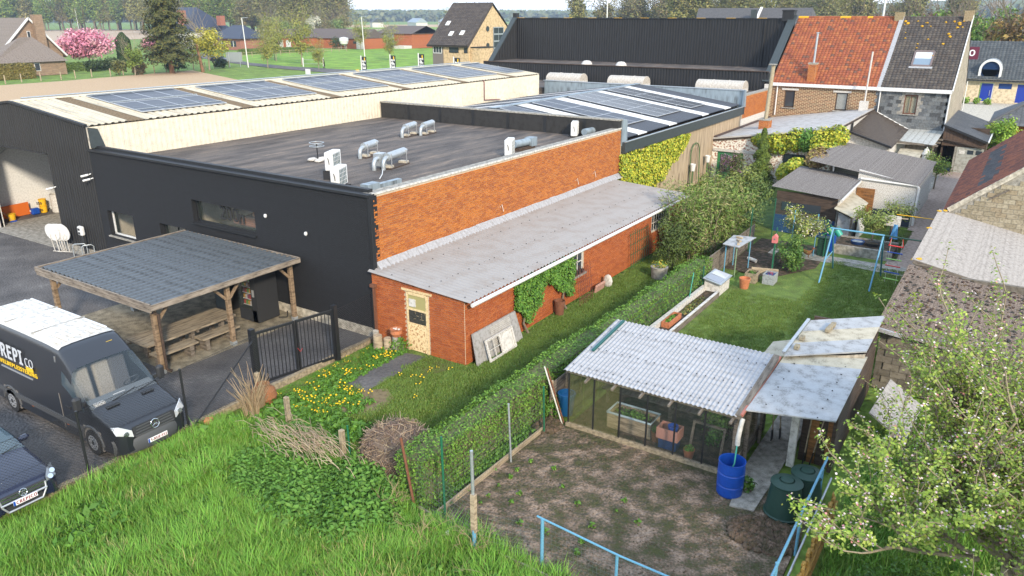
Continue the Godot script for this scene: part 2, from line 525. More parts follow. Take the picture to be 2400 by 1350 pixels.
	M.yellow_plastic = mat(L(.75, .42, .01), .5)
	M.orange_sheet = mat(L(.62, .14, .015), .6)
	M.letter_grey = mat(L(.52, .54, .57), .5)
	M.letter_black = mat(L(.02, .02, .02), .7)
	M.letter_white = mat(L(.82, .82, .82), .6)
	M.maroon = mat(L(.12, .012, .035), .6)
	M.lichen = mat(L(.70, .40, .02), .95, 0, stain, 3.0)
	M.leaf = leafy(.45)
	M.needle = leafy(.12, .85)
	M.straw = mat(L(.42, .32, .185), .95, 0, stain, 3.0)
	M.twig = mat(L(.25, .18, .125), .95)
	M.wire = mat(L(.10, .13, .12), .6)
	M.green_wire = mat(L(.02, .10, .06), .6)
func glass(c: Color, rough: float) -> StandardMaterial3D:
	var m := StandardMaterial3D.new()
	m.albedo_color = c
	m.transparency = BaseMaterial3D.TRANSPARENCY_ALPHA
	m.roughness = rough
	m.cull_mode = BaseMaterial3D.CULL_DISABLED
	return m

# ---------------------------------------------------------------- the ground
func sheet(called: String, pts: Array, y: float, m: Material) -> MeshInstance3D:
	var b := mb()
	var p := []
	for q in pts: p.append(V(q[0], y, q[1]))
	b.prism(p, V(0, -.05, 0))
	return setting(b, called, m)
func rect(x0: float, x1: float, z0: float, z1: float) -> Array:
	return [[x0, z0], [x1, z0], [x1, z1], [x0, z1]]
func make_ground():
	var g := mb()
	g.quad(V(-3000, -.06, 3000), V(6000, -.06, 3000), V(6000, -.06, -6000), V(-3000, -.06, -6000))
	setting(g, "ground", M.meadow)
	sheet("yard_pavement", [[-30, -70], [16.95, -70], [16.95, -43.9], [26, -43.9], [26, -32.2], [16.95, -32.2], [16.95, -16.5], [-30, -16.5]], .0, M.asphalt)
	sheet("concrete_slab", [[11.6, -26.5], [16.88, -26.5], [16.88, -19.75], [11.6, -19.75]], .012, M.slab)
	sheet("concrete_threshold", [[16.45, -42.4], [20.5, -42.4], [20.5, -32.3], [16.6, -32.3]], .012, M.concrete)
	sheet("garden_lawn", [[10.35, -16.2], [16.84, -16.2], [16.84, -12.6], [44.5, -12.6], [44.5, -16.3], [48.6, -16.3], [48.6, -8.7], [10.35, -8.7]], .0, M.lawn)
	sheet("back_lawn", [[19.0, -8.35], [36.0, -8.35], [36.0, -2.3], [19.0, -2.3]], .0, M.lawn)
	sheet("vegetable_plot", [[10.3, -9.2], [14.7, -9.0], [15.4, -8.4], [15.4, -2.2], [9.5, -2.2], [10.0, -6.2]], .004, M.soil)
	sheet("garden_path", [[14.25, -3.75], [14.35, -3.25], [17.0, -3.2], [20.0, -3.2], [20.0, -3.95], [16.0, -3.95]], .035, M.concrete)
	sheet("asphalt_strip", [[13.94, -14.9], [13.86, -14.08], [14.6, -14.05], [16.62, -14.14], [16.46, -14.98]], .02, M.asphalt)
	sheet("driveway", [[34.6, -3.75], [34.6, -2.2], [60, -2.0], [60, -3.9], [42, -3.75]], .02, mat(L(.40, .31, .26), .9, 0, T.stain, .7, T.gritty, .7))
	sheet("courtyard", [[42, -9.0], [61, -9.0], [61, -3.7], [42, -3.7]], .006, M.concrete)
	sheet("garden_walk", [[33.6, -8.4], [34.6, -8.4], [34.6, -3.75], [34.6, -2.2], [33.2, -2.25], [33.3, -3.0], [33.6, -5.6]], .016, M.concrete)
	sheet("farm_field", [[-60, -46], [-60, -129], [57, -131], [67, -131.3], [94.5, -136.5], [84, -109], [70, -60], [60, -46]], .02, M.field)
	sheet("road", [[132, -195], [113.5, -147.5], [108, -129], [104.8, -111], [103.5, -95], [100, -60], [107.5, -60], [112, -95], [112.5, -117], [113.4, -131.5], [117.8, -148.5], [140, -195]], .03, M.asphalt)
	sheet("pasture", [[119, -152], [113.6, -131], [112.8, -117], [112.4, -95], [150, -90], [205, -165], [175, -200], [150, -196]], .0, M.pasture)
	sheet("far_field_green", [[480, -560], [760, -330], [700, -280], [420, -490]], .05, M.pasture)
	sheet("far_field_brown", [[620, -700], [1000, -420], [760, -330], [480, -560]], .1, M.field)
	sheet("reed_field", [[170, -330], [480, -420], [330, -620], [60, -520]], .05, mat(L(.48, .36, .24), .95, 0, T.stain, .05))

# ---------------------------------------------------------------- building helpers
# wall with openings: o base corner, u unit direction, t thickness vector; holes [u0, u1, y0, y1]; tops of both ends
func wall(m: MB, o: Vector3, u: Vector3, length: float, h: float, t: Vector3, holes := []):
	var us := [.0, length]; var ys := [.0, h]
	for q in holes:
		us.append(q[0]); us.append(q[1]); ys.append(q[2]); ys.append(q[3])
	us.sort(); ys.sort()
	var solid := func(a: float, b: float) -> bool:
		if a < 0 or a > length or b < 0 or b > h: return false
		for q in holes:
			if a > q[0] and a < q[1] and b > q[2] and b < q[3]: return false
		return true
	for i in us.size() - 1:
		if us[i + 1] - us[i] < .001: continue
		for j in ys.size() - 1:
			if ys[j + 1] - ys[j] < .001: continue
			var ma: float = (us[i] + us[i + 1]) * .5; var mj: float = (ys[j] + ys[j + 1]) * .5
			if not solid.call(ma, mj): continue
			var a: Vector3 = o + u * us[i] + Vector3.UP * ys[j]
			var b: Vector3 = o + u * us[i + 1] + Vector3.UP * ys[j]
			var c: Vector3 = o + u * us[i + 1] + Vector3.UP * ys[j + 1]
			var d: Vector3 = o + u * us[i] + Vector3.UP * ys[j + 1]
			m.quad(a, b, c, d); m.quad(b + t, a + t, d + t, c + t)
			var e := .0005
			if not solid.call(us[i] - e, mj): m.quad(a + t, a, d, d + t)
			if not solid.call(us[i + 1] + e, mj): m.quad(b, b + t, c + t, c)
			if not solid.call(ma, ys[j] - e): m.quad(a + t, b + t, b, a)
			if not solid.call(ma, ys[j + 1] + e): m.quad(d, c, c + t, d + t)
# upright ribbed cladding between two lines: bottoms and tops at both ends, ribs stand out along nd
func clad(m: MB, o: Vector3, u: Vector3, length: float, yb: float, y0: float, y1: float, nd: Vector3, pitch: float, depth: float):
	var cnt := maxi(1, int(round(length / pitch)))
	var xs := []
	for k in cnt:
		var x0 := length * k / cnt; var pp := length / cnt
		xs.append([x0, .0]); xs.append([x0 + pp * .42, .0]); xs.append([x0 + pp * .54, depth]); xs.append([x0 + pp * .88, depth])
	xs.append([length, .0])
	for k in xs.size() - 1:
		var a: Vector3 = o + u * xs[k][0] + nd * xs[k][1]; var b: Vector3 = o + u * xs[k + 1][0] + nd * xs[k + 1][1]
		var ta: float = lerpf(y0, y1, xs[k][0] / length); var tb: float = lerpf(y0, y1, xs[k + 1][0] / length)
		var p := [a + Vector3.UP * yb, b + Vector3.UP * yb, b + Vector3.UP * tb, a + Vector3.UP * ta]
		if (p[1] - p[0]).cross(p[2] - p[0]).dot(nd) > 0: m.quad(p[0], p[1], p[2], p[3])
		else: m.quad(p[3], p[2], p[1], p[0])
# running bond brick places on an upright face: o corner, u along, holes to leave out
func bond(o: Vector3, u: Vector3, length: float, h: float, bl: float, ch: float, holes := [], slope := .0) -> Array:
	var out := []
	var nd := u.cross(Vector3.UP)
	var rows := int(h / ch)
	for r in rows:
		var x := -bl * .5 * (r % 2)
		while x < length:
			var a := maxf(x, .0); var b := minf(x + bl, length)
			var y := (r + .5) * ch
			for q in holes:
				if y > q[2] and y < q[3] and b > q[0] and a < q[1]:
					if a < q[0]: b = q[0]
					elif b > q[1]: a = q[1]
					else: b = a
			var ok := b - a > .05 and y < h - slope * (a + b) * .5
			if ok:
				var bs := Basis(u * ((b - a - .012) / (bl - .012)), Vector3.UP, nd)
				out.append(Transform3D(bs, o + u * (a + b) * .5 + Vector3.UP * y + nd * rng.randf_range(-.002, .003)))
			x += bl
	return out
func brick_shape(bl: float, ch: float, d: float) -> ArrayMesh:
	var m := mb()
	m.box(Vector3.ZERO, V(bl - .016, ch - .015, d))
	return m.mesh()
# window set into a wall on plane x = const or z = const: frame, panes, bars
func window(parent: Node, o: Vector3, u: Vector3, w: float, h: float, nd: Vector3, frame: Material, pane: Material, cols := 1, rows := 1, fr := .06) -> Node3D:
	var win := MeshInstance3D.new()
	var m := mb()
	var up := Vector3.UP
	m.bar(o, o + u * w, .06, fr); m.bar(o + up * h, o + u * w + up * h, .06, fr)
	m.bar(o - up * fr * .5, o + up * (h + fr * .5), fr, .06, u.cross(up)); m.bar(o + u * w - up * fr * .5, o + u * w + up * (h + fr * .5), fr, .06, u.cross(up))
	for k in range(1, cols): m.bar(o + u * w * k / cols, o + u * w * k / cols + up * h, fr * .6, .045, u.cross(up))
	for k in range(1, rows): m.bar(o + up * h * k / rows, o + u * w + up * h * k / rows, .045, fr * .6)
	win.mesh = m.mesh(); win.material_override = frame; win.name = "window"
	parent.add_child(win, true)
	for i in cols:
		for j in rows:
			var g := mb()
			var c := o + u * w * (i + .5) / cols + up * h * (j + .5) / rows
			g.box(c, u.abs() * (w / cols - .03) + up * (h / rows - .03) + nd.abs() * .012)
			put(g, "pane", pane, win)
	return win
# ribbed roof in sheets: corner o at the eave, along u, slope w
func roof_sheets(parent: Node, called: String, mats: Array, o: Vector3, u: Vector3, w: Vector3, sheet_w: float, pitch: float, depth: float, trap := false):
	var L0 := u.length(); var n := maxi(1, int(round(L0 / sheet_w)))
	for k in n:
		var m := mb()
		m.ribs(o + u * (float(k) / n) + Vector3.UP * .004 * (k % 2), u * (1.0 / n), w, pitch, depth, trap)
		put(m, called, mats[k % mats.size()], parent)

# ---------------------------------------------------------------- the dark flat roofed warehouse
func make_warehouse():
	var t := thing("flat_roofed_warehouse", "low warehouse with black rendered front, orange brick side and flat bitumen roof", "building")
	var m := mb()
	# front at x = 16.9, z from -32.06 to -16.4: u runs towards +z
	wall(m, V(16.9, 0, -32.06), V(0, 0, 1), 15.66, 4.72, V(.35, 0, 0), [[.5, 2.35, 1.2, 2.28], [4.2, 6.0, .9, 2.25], [6.5, 10.1, 2.63, 3.5]])
	put(m, "rendered_wall", M.render_dark, t)
	pbox(t, "plinth", M.pale_concrete, 16.86, 16.91, .0, .32, -31.9, -16.45)
	var cap := mb()
	cap.b6(16.82, 17.12, 4.72, 4.80, -32.2, -16.36); cap.b6(17.12, 17.30, 4.72, 4.90, -32.05, -16.6)
	put(cap, "parapet_cap", M.black_metal, t)
	pbox(t, "corner_strip", M.black_metal, 16.86, 17.02, .0, 4.72, -16.44, -16.33)
	# windows of the front
	for q in [[.5, 1.85, 1.2, 1.08, 1], [4.2, 1.8, .9, 1.35, 2], [6.5, 3.6, 2.63, .87, 1]]:
		window(t, V(17.12, q[2] + .03, -32.06 + q[0] + .03), V(0, 0, 1), q[1] - .06, q[3] - .06, V(1, 0, 0), M.white if q[4] < 2 and q[3] > 1.0 else M.black_metal, M.glass, q[4], 1, .07)
		pbox(t, "sill", M.concrete if q[3] > .9 else M.black_metal, 16.80, 17.1, q[2] - .05, q[2] - .002, -32.06 + q[0] - .03, -32.06 + q[0] + q[1] + .03)
	# room behind the long window, with boxes and reversed window lettering
	var room := mb()
	room.b6(19.2, 19.3, .02, 4.1, -32.0, -18.0); room.b6(17.26, 19.2, .02, .06, -32.0, -18.0)
	room.b6(17.26, 19.2, .02, 4.1, -26.9, -26.8)
	put(room, "inner_wall", M.cream, t)
	for k in 3:
		var bx := mb(); bx.cbox(V(17.95 + .1 * k, 2.70 + .17 * k, -23.2 + .3 * k), V(.7, .17, 1.9 - .3 * k), .02)
		put(bx, "cushion", mat(L(.30, .14, .085), .9), t)
	ptext(t, "lettering", "200", .5, V(17.10, 3.14, -23.65), Basis(V(0, 0, 1), Vector3.UP, V(-1, 0, 0)), M.letter_black, .004, true)
	ptext(t, "lettering", "n", .5, V(17.10, 3.1, -22.95), Basis(V(0, 0, 1), Vector3.UP, V(-1, 0, 0)), M.letter_black, .004, true)
	# brick side on z = -16.4, x from 17.02 to 34.75
	var w2 := mb()
	w2.b6(17.02, 34.75, .0, 4.74, -16.75, -16.42)
	var bw := put(w2, "brick_wall", M.mortar, t)
	var lay := bond(V(17.03, 2.36, -16.415), V(1, 0, 0), 17.72, 2.39, .222, .0747)
	pieces(bw, "brick", [brick_shape(.222, .0747, .03)], lay, M.bricks)
	pbox(t, "wall_coping", M.concrete, 17.02, 34.75, 4.752, 4.80, -16.78, -16.40)
	pbox(t, "coping_edge", M.white_dirty, 17.02, 34.75, 4.752, 4.815, -16.398, -16.37)
	pbox(t, "back_wall", M.anthracite, 34.45, 34.75, .0, 4.2, -32.0, -16.76)
	# flat roof laid in strips, inner parapet
	for k in 16:
		var z0 := -32.0 + k * .9525
		pbox(t, "roof_strip", M.bitumen, 17.25, 34.45, 4.1, 4.29 + .004 * (k % 2), z0, z0 + .9535 if k < 15 else -16.76)
	var ip := mb()
	ip.b6(34.452, 34.8, 4.2, 5.16, -31.95, -16.42)
	var ipo := put(ip, "inner_parapet", M.bitumen_dark, t)
	for k in 6: pbox(ipo, "felt_seam", M.black_metal, 34.44, 34.4515, 4.22, 5.15, -29.9 + k * 2.3, -29.72 + k * 2.3)
	pbox(t, "parapet_coping", M.concrete, 34.42, 34.86, 5.16, 5.22, -32.0, -16.38)
	var fl := mb(); fl.prism([V(34.82, 5.22, -16.36), V(35.35, 5.12, -16.36), V(35.42, 4.02, -16.36), V(34.82, 3.9, -16.36)], V(0, 0, -.25))
	put(fl, "zinc_flashing", M.zinc_panel, t)
	# short wires that stick out of the bricks
	for p in [V(24.1, 2.95, -16.4), V(30.2, 2.95, -16.4), V(31.9, 3.0, -16.4)]:
		ptube(t, "wall_tie", M.white_dirty, [p, p + V(.02, .12, .08), p + V(.06, -.16, .13)], .012, 5)
	# camera and lamps on the front
	for p in [[3.45, -21.3], [3.11, -19.33]]:
		var q := mb(); q.lathe([W(0, .09), W(.05, .07), W(.06, .0), W(.03, -.05), W(0, -.05)], V(16.84, p[0], p[1]), 10)
		put(q, "wall_lamp", M.white, t)
func ptext(parent: Node, called: String, txt: String, h: float, at: Vector3, bs: Basis, m: Material, depth := .01, bold := false, sx := 1.0) -> MeshInstance3D:
	var tm := TextMesh.new()
	tm.text = txt
	var f := SystemFont.new()
	f.font_names = PackedStringArray(["Droid Sans"])
	if bold: f.font_weight = 700
	tm.font = f
	tm.font_size = 64
	tm.pixel_size = h / 47.0
	tm.depth = depth
	tm.curve_step = 1.5
	var o := MeshInstance3D.new()
	o.mesh = tm
	o.material_override = m
	o.name = called
	parent.add_child(o, true)
	o.transform = Transform3D(Basis(bs.x * sx, bs.y, bs.z), at)
	return o

# ---------------------------------------------------------------- the cream hall with solar panels
func make_hall():
	var t := thing("sheet_metal_hall", "long cream sheet metal hall with black ribbed gable and open door", "building")
	var ridge := W(-38.0, 6.32)
	var top := func(z: float) -> float: return 5.72 + (z + 32.06) / (-38.0 + 32.06) * .62 if z > -38.0 else 6.34 + (z + 38.0) / (-43.94 + 38.0) * -.62
	# black gable in sheets
	var zs := [-32.06, -33.0, -33.95, -34.8, -35.57, -36.6, -37.3, -38.0, -39.0, -40.0, -40.9, -41.75, -42.8, -43.94]
	for k in zs.size() - 1:
		var m := mb()
		var inside: bool = zs[k] <= -35.5 and zs[k + 1] >= -41.8
		clad(m, V(16.9, 0, zs[k]), V(0, 0, -1), zs[k] - zs[k + 1], 4.29 if inside else .25, top.call(zs[k]), top.call(zs[k + 1]), V(-1, 0, 0), .19, .035)
		put(m, "cladding_sheet", M.black_metal, t)
	var back := mb()
	back.prism([V(16.93, 4.3, -35.57), V(16.93, 4.3, -41.75), V(16.93, 0, -41.75), V(16.93, 0, -43.94), V(16.93, 5.70, -43.94), V(16.93, 6.32, -38.0), V(16.93, 5.70, -32.08), V(16.93, 0, -32.08), V(16.93, 0, -35.57)], V(.12, 0, 0))
	put(back, "gable_wall", M.white_dirty, t)
	var tr := mb()
	tr.bar(V(16.88, 5.76, -32.0), V(16.88, 6.38, -38.0), .14, .1); tr.bar(V(16.88, 5.76, -44.0), V(16.88, 6.38, -38.0), .14, .1)
	tr.b6(16.84, 16.98, 4.24, 4.288, -41.75, -35.57)
	put(tr, "verge_trim", M.black_metal, t)
	pbox(t, "door_jamb", M.white_dirty, 16.85, 17.1, 0, 4.24, -41.86, -41.75)
	pbox(t, "plinth", M.concrete, 16.84, 16.96, .0, .25, -35.5, -32.1)
	var zf := mb(); zf.prism([V(16.95, 4.85, -32.02), V(17.5, 4.85, -32.02), V(17.3, 5.6, -32.02), V(16.95, 5.68, -32.02)], V(0, 0, .14))
	put(zf, "corner_flashing", M.anthracite, t)
	# long side wall in panels
	for k in 36:
		var x0 := 16.98 + k * .987
		var m := mb()
		clad(m, V(x0, 0, -32.06), V(1, 0, 0), .987, 3.9, 5.68, 5.68, V(0, 0, 1), .2467, .016)
		put(m, "wall_panel", M.cream, t)
	pbox(t, "side_wall", M.cream, 17.0, 52.5, 0, 5.66, -32.2, -32.08)
	pbox(t, "far_side_wall", M.white, 17.0, 52.5, 0, 5.66, -43.9, -43.6)
	pbox(t, "partition", M.white_dirty, 25.9, 26.1, 0, 5.6, -43.6, -32.2)
	var ew := mb()
	ew.prism([V(52.5, 0, -32.06), V(52.5, 5.7, -32.06), V(52.5, 6.32, -38), V(52.5, 5.7, -43.94), V(52.5, 0, -43.94)], V(.12, 0, 0))
	put(ew, "end_wall", M.cream, t)
	# roof: cream sheets with brown translucent strips
	var w := V(0, .62, -5.98); var w2 := V(0, .62, 5.98)
	var x := 16.95
	var strips := [18.75, 24.7, 30.65, 36.6, 42.55, 48.5]
	for s in strips:
		roof_sheets(t, "roof_sheet", [M.cream_roof], V(x, 5.74, -32.02), V(s - x, 0, 0), w, 1.0, .33, .04, true)
		var m := mb(); m.ribs(V(s, 5.725, -32.02), V(.8, 0, 0), w, .16, .03)
		put(m, "skylight_strip", M.brown_sheet, t)
		x = s + .8
	roof_sheets(t, "roof_sheet", [M.cream_roof], V(x, 5.74, -32.02), V(52.6 - x, 0, 0), w, 1.0, .33, .04, true)
	roof_sheets(t, "rear_roof_sheet", [M.cream_roof], V(52.6, 5.74, -43.98), V(-35.65, 0, 0), w2, 5.0, .33, .04, true)
	pbox(t, "ridge_cap", M.cream, 16.9, 52.6, 6.37, 6.43, -38.12, -37.88)
	ptube(t, "ridge_pipe", M.galv, [V(17.5, 6.47, -38.25), V(52, 6.47, -38.25)], .04, 6)
	ptube(t, "red_cable", mat(L(.20, .03, .03), .6), [V(45.0, 5.75, -31.98), V(45.1, 5.6, -31.97), V(45.1, 4.4, -31.97), V(47, 4.3, -31.9)], .03, 5)
	# solar arrays
	var names := ["first solar array, nearest the black gable on the cream hall", "second solar array from the black gable on the cream hall", "third solar array from the black gable on the cream hall", "fourth solar array from the black gable on the cream hall", "fifth solar array from the black gable on the cream hall", "small far solar array at the back end of the cream hall roof"]
	for a in 6:
		var x0 := 20.1 + 5.93 * a
		var cols := 4 if a < 5 else 2
		var arr := thing("solar_array", names[a], "solar panels", "solar arrays on the cream hall")
		for i in cols:
			for j in 2:
				solar_panel(arr, V(x0 + 1.13 * i, 5.94, -33.1 - 2.2 * j), V(1.11, 0, 0), w.normalized() * 2.18, V(0, .2297 * j, 0), M.pv, 2)
		for j in 3:
			pbar(arr, "rail", M.galv, V(x0 - .05, 5.90 + .1 + .22 * j, -33.6 - 1.9 * j), V(x0 + cols * 1.13 + .05, 5.90 + .1 + .22 * j, -33.6 - 1.9 * j), .05, .05)
func solar_panel(parent: Node, o: Vector3, u: Vector3, w: Vector3, lift: Vector3, m: Material, cells := 2):
	var nn := w.cross(u).normalized()
	if nn.y < 0: nn = -nn
	var p := o + lift
	var fr := mb()
	fr.bar(p, p + u, .03, .035, nn); fr.bar(p + w, p + u + w, .03, .035, nn); fr.bar(p, p + w, .03, .035, nn); fr.bar(p + u, p + u + w, .03, .035, nn)
	var c := mb()
	for k in cells:
		var a := p + w * (k + .01) / cells + nn * .012; var b := p + w * (k + .985) / cells + nn * .012
		c.quad(a, a + u, b + u, b)
		c.quad(b - nn * .02, b + u - nn * .02, a + u - nn * .02, a - nn * .02)
	if cells > 1:
		for k in range(1, cells): fr.bar(p + w * k / cells, p + u + w * k / cells, .012, .02, nn)
	var o2 := put(c, "panel", m, parent)
	put(fr, "frame", M.pv_frame, o2)

# ---------------------------------------------------------------- the grey hall, rear flat block
func make_grey_hall():
	var t := thing("grey_roofed_hall", "hall with ribbed grey and white roof behind the flat roofed warehouse", "building")
	pbox(t, "rendered_wall", mat(L(.46, .36, .245), .95, 0, T.streak, .35, T.gritty, .4), 34.78, 54.0, .0, 4.0, -16.75, -16.42)
	pbox(t, "gutter_fascia", M.anthracite, 34.85, 53.95, 3.56, 4.08, -16.41, -16.2)
	pbox(t, "gutter_lip", M.galv, 34.85, 53.95, 4.082, 4.12, -16.24, -16.16)
	pbox(t, "gutter_bed", M.wood_dark, 35.4, 53.95, 3.9, 4.0, -16.8, -16.42)
	var w := V(0, 1.05, -7.7); var wb := V(0, 1.05, 7.7)
	var x := 35.0
	for s in [[37.2, 38.3], [41.4, 42.5], [46.7, 47.8], [50.9, 52.1]]:
		roof_sheets(t, "roof_sheet", [M.grey_sheet], V(x, 4.15, -16.6), V(s[0] - x, 0, 0), w, 1.0, .2, .045, true)
		var m := mb(); m.ribs(V(s[0], 4.145, -16.55), V(s[1] - s[0], 0, 0), w, .2, .045, true)
		put(m, "rooflight_strip", M.white, t)
		roof_sheets(t, "rear_roof_sheet", [M.grey_sheet], V(x, 4.15, -32.0), V(s[0] - x, 0, 0), wb, 2.0, .2, .045, true)
		var m2 := mb(); m2.ribs(V(s[0], 4.145, -32.0), V(s[1] - s[0], 0, 0), wb, .2, .045, true)
		put(m2, "rooflight_strip", M.white, t)
		x = s[1]
	roof_sheets(t, "roof_sheet", [M.grey_sheet], V(x, 4.15, -16.6), V(54.0 - x, 0, 0), w, 1.0, .2, .045, true)
	roof_sheets(t, "rear_roof_sheet", [M.grey_sheet], V(x, 4.15, -32.0), V(54.0 - x, 0, 0), wb, 2.0, .2, .045, true)
	pbox(t, "ridge_cap", M.zinc_panel, 35.0, 54.0, 5.24, 5.28, -24.5, -24.1)
	# zinc upstand at the far end, in boards
	for k in 8:
		var z0 := -32.4 + k * 2.0
		pbox(t, "zinc_panel", M.zinc_panel, 54.02, 54.3, 3.7, 5.12 + .005 * (k % 2), z0, z0 + 1.992)
	pbox(t, "upstand_cap", M.galv, 53.96, 54.36, 5.128, 5.17, -32.5, -16.38)
	var fl := mb(); fl.prism([V(53.9, 5.15, -16.36), V(54.38, 5.15, -16.36), V(54.55, 4.0, -16.36), V(53.75, 4.0, -16.36)], V(0, 0, .05))
	put(fl, "end_flashing", M.zinc_panel, t)
	# arrays lying on the front slope
	var arrs := [[48.15, 2, "brownish solar array farthest along the grey hall roof", M.pv_brown], [42.75, 3, "wide solar array in the middle of the grey hall roof", M.pv_brown], [38.5, 2, "solar array on the near part of the grey hall roof", M.pv], [35.15, 1, "narrow solar array by the dark parapet on the grey hall roof", M.pv]]
	for a in arrs:
		var arr := thing("roof_solar_array", a[2], "solar panels", "solar arrays on the grey hall")
		var wd := w.normalized()
		for i in a[1]:
			for j in 3:
				solar_panel(arr, V(a[0] + 1.25 * i, 4.44, -17.9) + wd * 2.02 * j, V(1.23, 0, 0), wd * 2.0, Vector3.ZERO, a[3], 2)
		for j in 2:
			pbar(arr, "rail", M.galv, V(a[0] - .05, 4.38, -17.9) + wd * (1.0 + 3.5 * j), V(a[0] + 1.25 * a[1], 4.38, -17.9) + wd * (1.0 + 3.5 * j), .05, .05)
	# rear flat block with barrel rooflights
	var r := thing("rear_flat_block", "low flat roofed block with orange brick side and plastic barrel rooflights", "building")
	pbox(r, "roof", M.bitumen, 54.32, 61.0, 4.0, 4.55, -43.0, -16.7)
	pbox(r, "lower_wall", M.old_white, 54.02, 61.0, .0, 3.18, -16.72, -16.43)
	var bw := pbox(r, "brick_wall", M.mortar, 54.32, 60.75, 3.18, 4.74, -16.72, -16.43)
	pieces(bw, "brick", [brick_shape(.222, .0747, .03)], bond(V(54.33, 3.2, -16.425), V(1, 0, 0), 6.4, 1.53, .222, .0747), M.bricks, 120)
	pbox(r, "coping", M.concrete, 54.3, 60.75, 4.742, 4.80, -16.8, -16.38)
	pbox(r, "pier", M.old_white, 60.76, 61.2, 3.0, 5.1, -16.9, -16.45)
	for q in [[-35.2, -31.9], [-29.3, -26.1], [-21.7, -18.0]]:
		var base := pbox(r, "upstand", M.white_dirty, 58.9, 60.4, 4.55, 4.8, q[0], q[1])
		var m := mb()
		for k in 10:
			var a0 := PI * k / 10.0; var a1 := PI * (k + 1) / 10.0
			var p0 := V(59.65 - cos(a0) * .75, 4.8 + sin(a0) * .55, 0); var p1 := V(59.65 - cos(a1) * .75, 4.8 + sin(a1) * .55, 0)
			m.quad(p0 + V(0, 0, q[0]), p0 + V(0, 0, q[1]), p1 + V(0, 0, q[1]), p1 + V(0, 0, q[0]))
			for e in 2: m.tri(V(59.65, 4.8, q[e]), p0 + V(0, 0, q[e]), p1 + V(0, 0, q[e]))
		put(m, "barrel_rooflight", mat(L(.55, .51, .45), .5, 0, T.stain, .9), r)
		for k in 3:
			var rb := mb(); var pts := []
			for s in 9: pts.append(V(59.65 - cos(PI * s / 8.0) * .76, 4.8 + sin(PI * s / 8.0) * .56, lerpf(q[0], q[1], (k + .98) / 3.0)))
			rb.tube(pts, .02, 5); put(rb, "rib", M.white_dirty, r)
	ptube(r, "red_pipe", mat(L(.45, .16, .11), .6), [V(57.5, 4.58, -25.5), V(58, 4.75, -23.6), V(57.5, 4.65, -22.2)], .035, 5)

# ---------------------------------------------------------------- the black clad building
func make_black_building():
	var t := thing("black_clad_building", "tall building with black ribbed cladding behind the halls", "building")
	for k in 27:
		var z0 := -43.3 + k * .985
		var m := mb(); clad(m, V(61.0, 0, z0), V(0, 0, 1), .985, 4.4, 5.97, 5.97, V(-1, 0, 0), .2463, .04)
		put(m, "low_cladding_sheet", M.black_metal, t)
		var m2 := mb(); clad(m2, V(66.7, 0, z0), V(0, 0, 1), .985, 5.9, 9.72, 9.72, V(-1, 0, 0), .2463, .04)
		put(m2, "upper_cladding_sheet", M.black_metal, t)
	pbox(t, "ledge_roof", M.bitumen, 61.0, 66.7, 5.85, 5.95, -43.3, -16.75)
	pbox(t, "ledge_edge", M.wood_dark, 60.95, 61.03, 5.96, 6.02, -43.3, -16.75)
	pbox(t, "core", M.anthracite, 66.75, 73.5, 0, 5.4, -43.2, -16.8)
	pbox(t, "ledge_core", M.anthracite, 61.1, 66.7, 0, 5.8, -43.2, -16.8)
	var rf := mb()
	rf.prism([V(66.75, 9.72, -43.2), V(73.6, 5.4, -43.2), V(66.75, 5.4, -43.2)], V(0, 0, 26.4))
	put(rf, "rear_roof", M.anthracite, t)
	pbox(t, "ridge_trim", M.black_metal, 66.6, 66.9, 9.72, 9.80, -43.3, -16.75)
	for k in 30:
		pbox(t, "ridge_tile", M.lichen if k % 3 == 0 else M.black_metal, 66.7, 67.0, 9.79, 9.83, -43.2 + k * .87, -42.5 + k * .87)
	# gable at the far left, clad on its inner side, with sloping coping
	var lg := mb(); lg.prism([V(62.2, 4.4, -43.3), V(62.2, 5.7, -43.3), V(66.7, 9.85, -43.3), V(66.7, 4.4, -43.3)], V(0, 0, -.3))
	put(lg, "gable_wall", M.black_metal, t)
	for k in 8:
		var x0 := 62.25 + k * .556
		var m := mb(); clad(m, V(x0, 0, -43.29), V(1, 0, 0), .556, 5.95, 5.75 + (x0 - 62.25) * .92 + .1, 5.75 + (x0 + .556 - 62.25) * .92 + .1, V(0, 0, 1), .278, .035)
		put(m, "gable_sheet", M.black_metal, t)
	var cp := mb(); cp.bar(V(62.0, 5.62, -43.42), V(66.6, 9.85, -43.42), .5, .12)
	put(cp, "gable_coping", M.anthracite, t)
	pbox(t, "gable_post", M.black_metal, 66.5, 67.0, 9.7, 10.25, -43.6, -43.2)
	# gable against the red roofed house
	var rg := mb(); rg.prism([V(61.0, 4.4, -17.05), V(61.0, 5.28, -17.05), V(66.85, 9.95, -17.05), V(66.85, 4.4, -17.05)], V(0, 0, .3))
	put(rg, "party_wall", M.anthracite, t)
	var c2 := mb(); c2.bar(V(60.9, 5.28, -16.86), V(66.85, 10.02, -16.86), .62, .08)
	put(c2, "party_coping", M.anthracite, t)
	for k in 2:
		var d := mb(); d.lathe([W(0, .33), W(.25, .3), W(.42, .18), W(.5, .0)], V(62.6, 5.95, -33.2 + 3.35 * k), 14)
		put(d, "dome_rooflight", M.white_dirty, t)
	var ch := mb(); ch.b6(66.4, 67.2, 9.6, 10.45, -17.65, -16.75); ch.b6(66.35, 67.25, 10.35, 10.42, -17.7, -16.7)
	put(ch, "chimney", M.black_metal, t)
	ptube(t, "rain_pipe", M.black_metal, [V(66.6, 9.6, -19.0), V(66.6, 5.95, -19.0)], .05, 6)

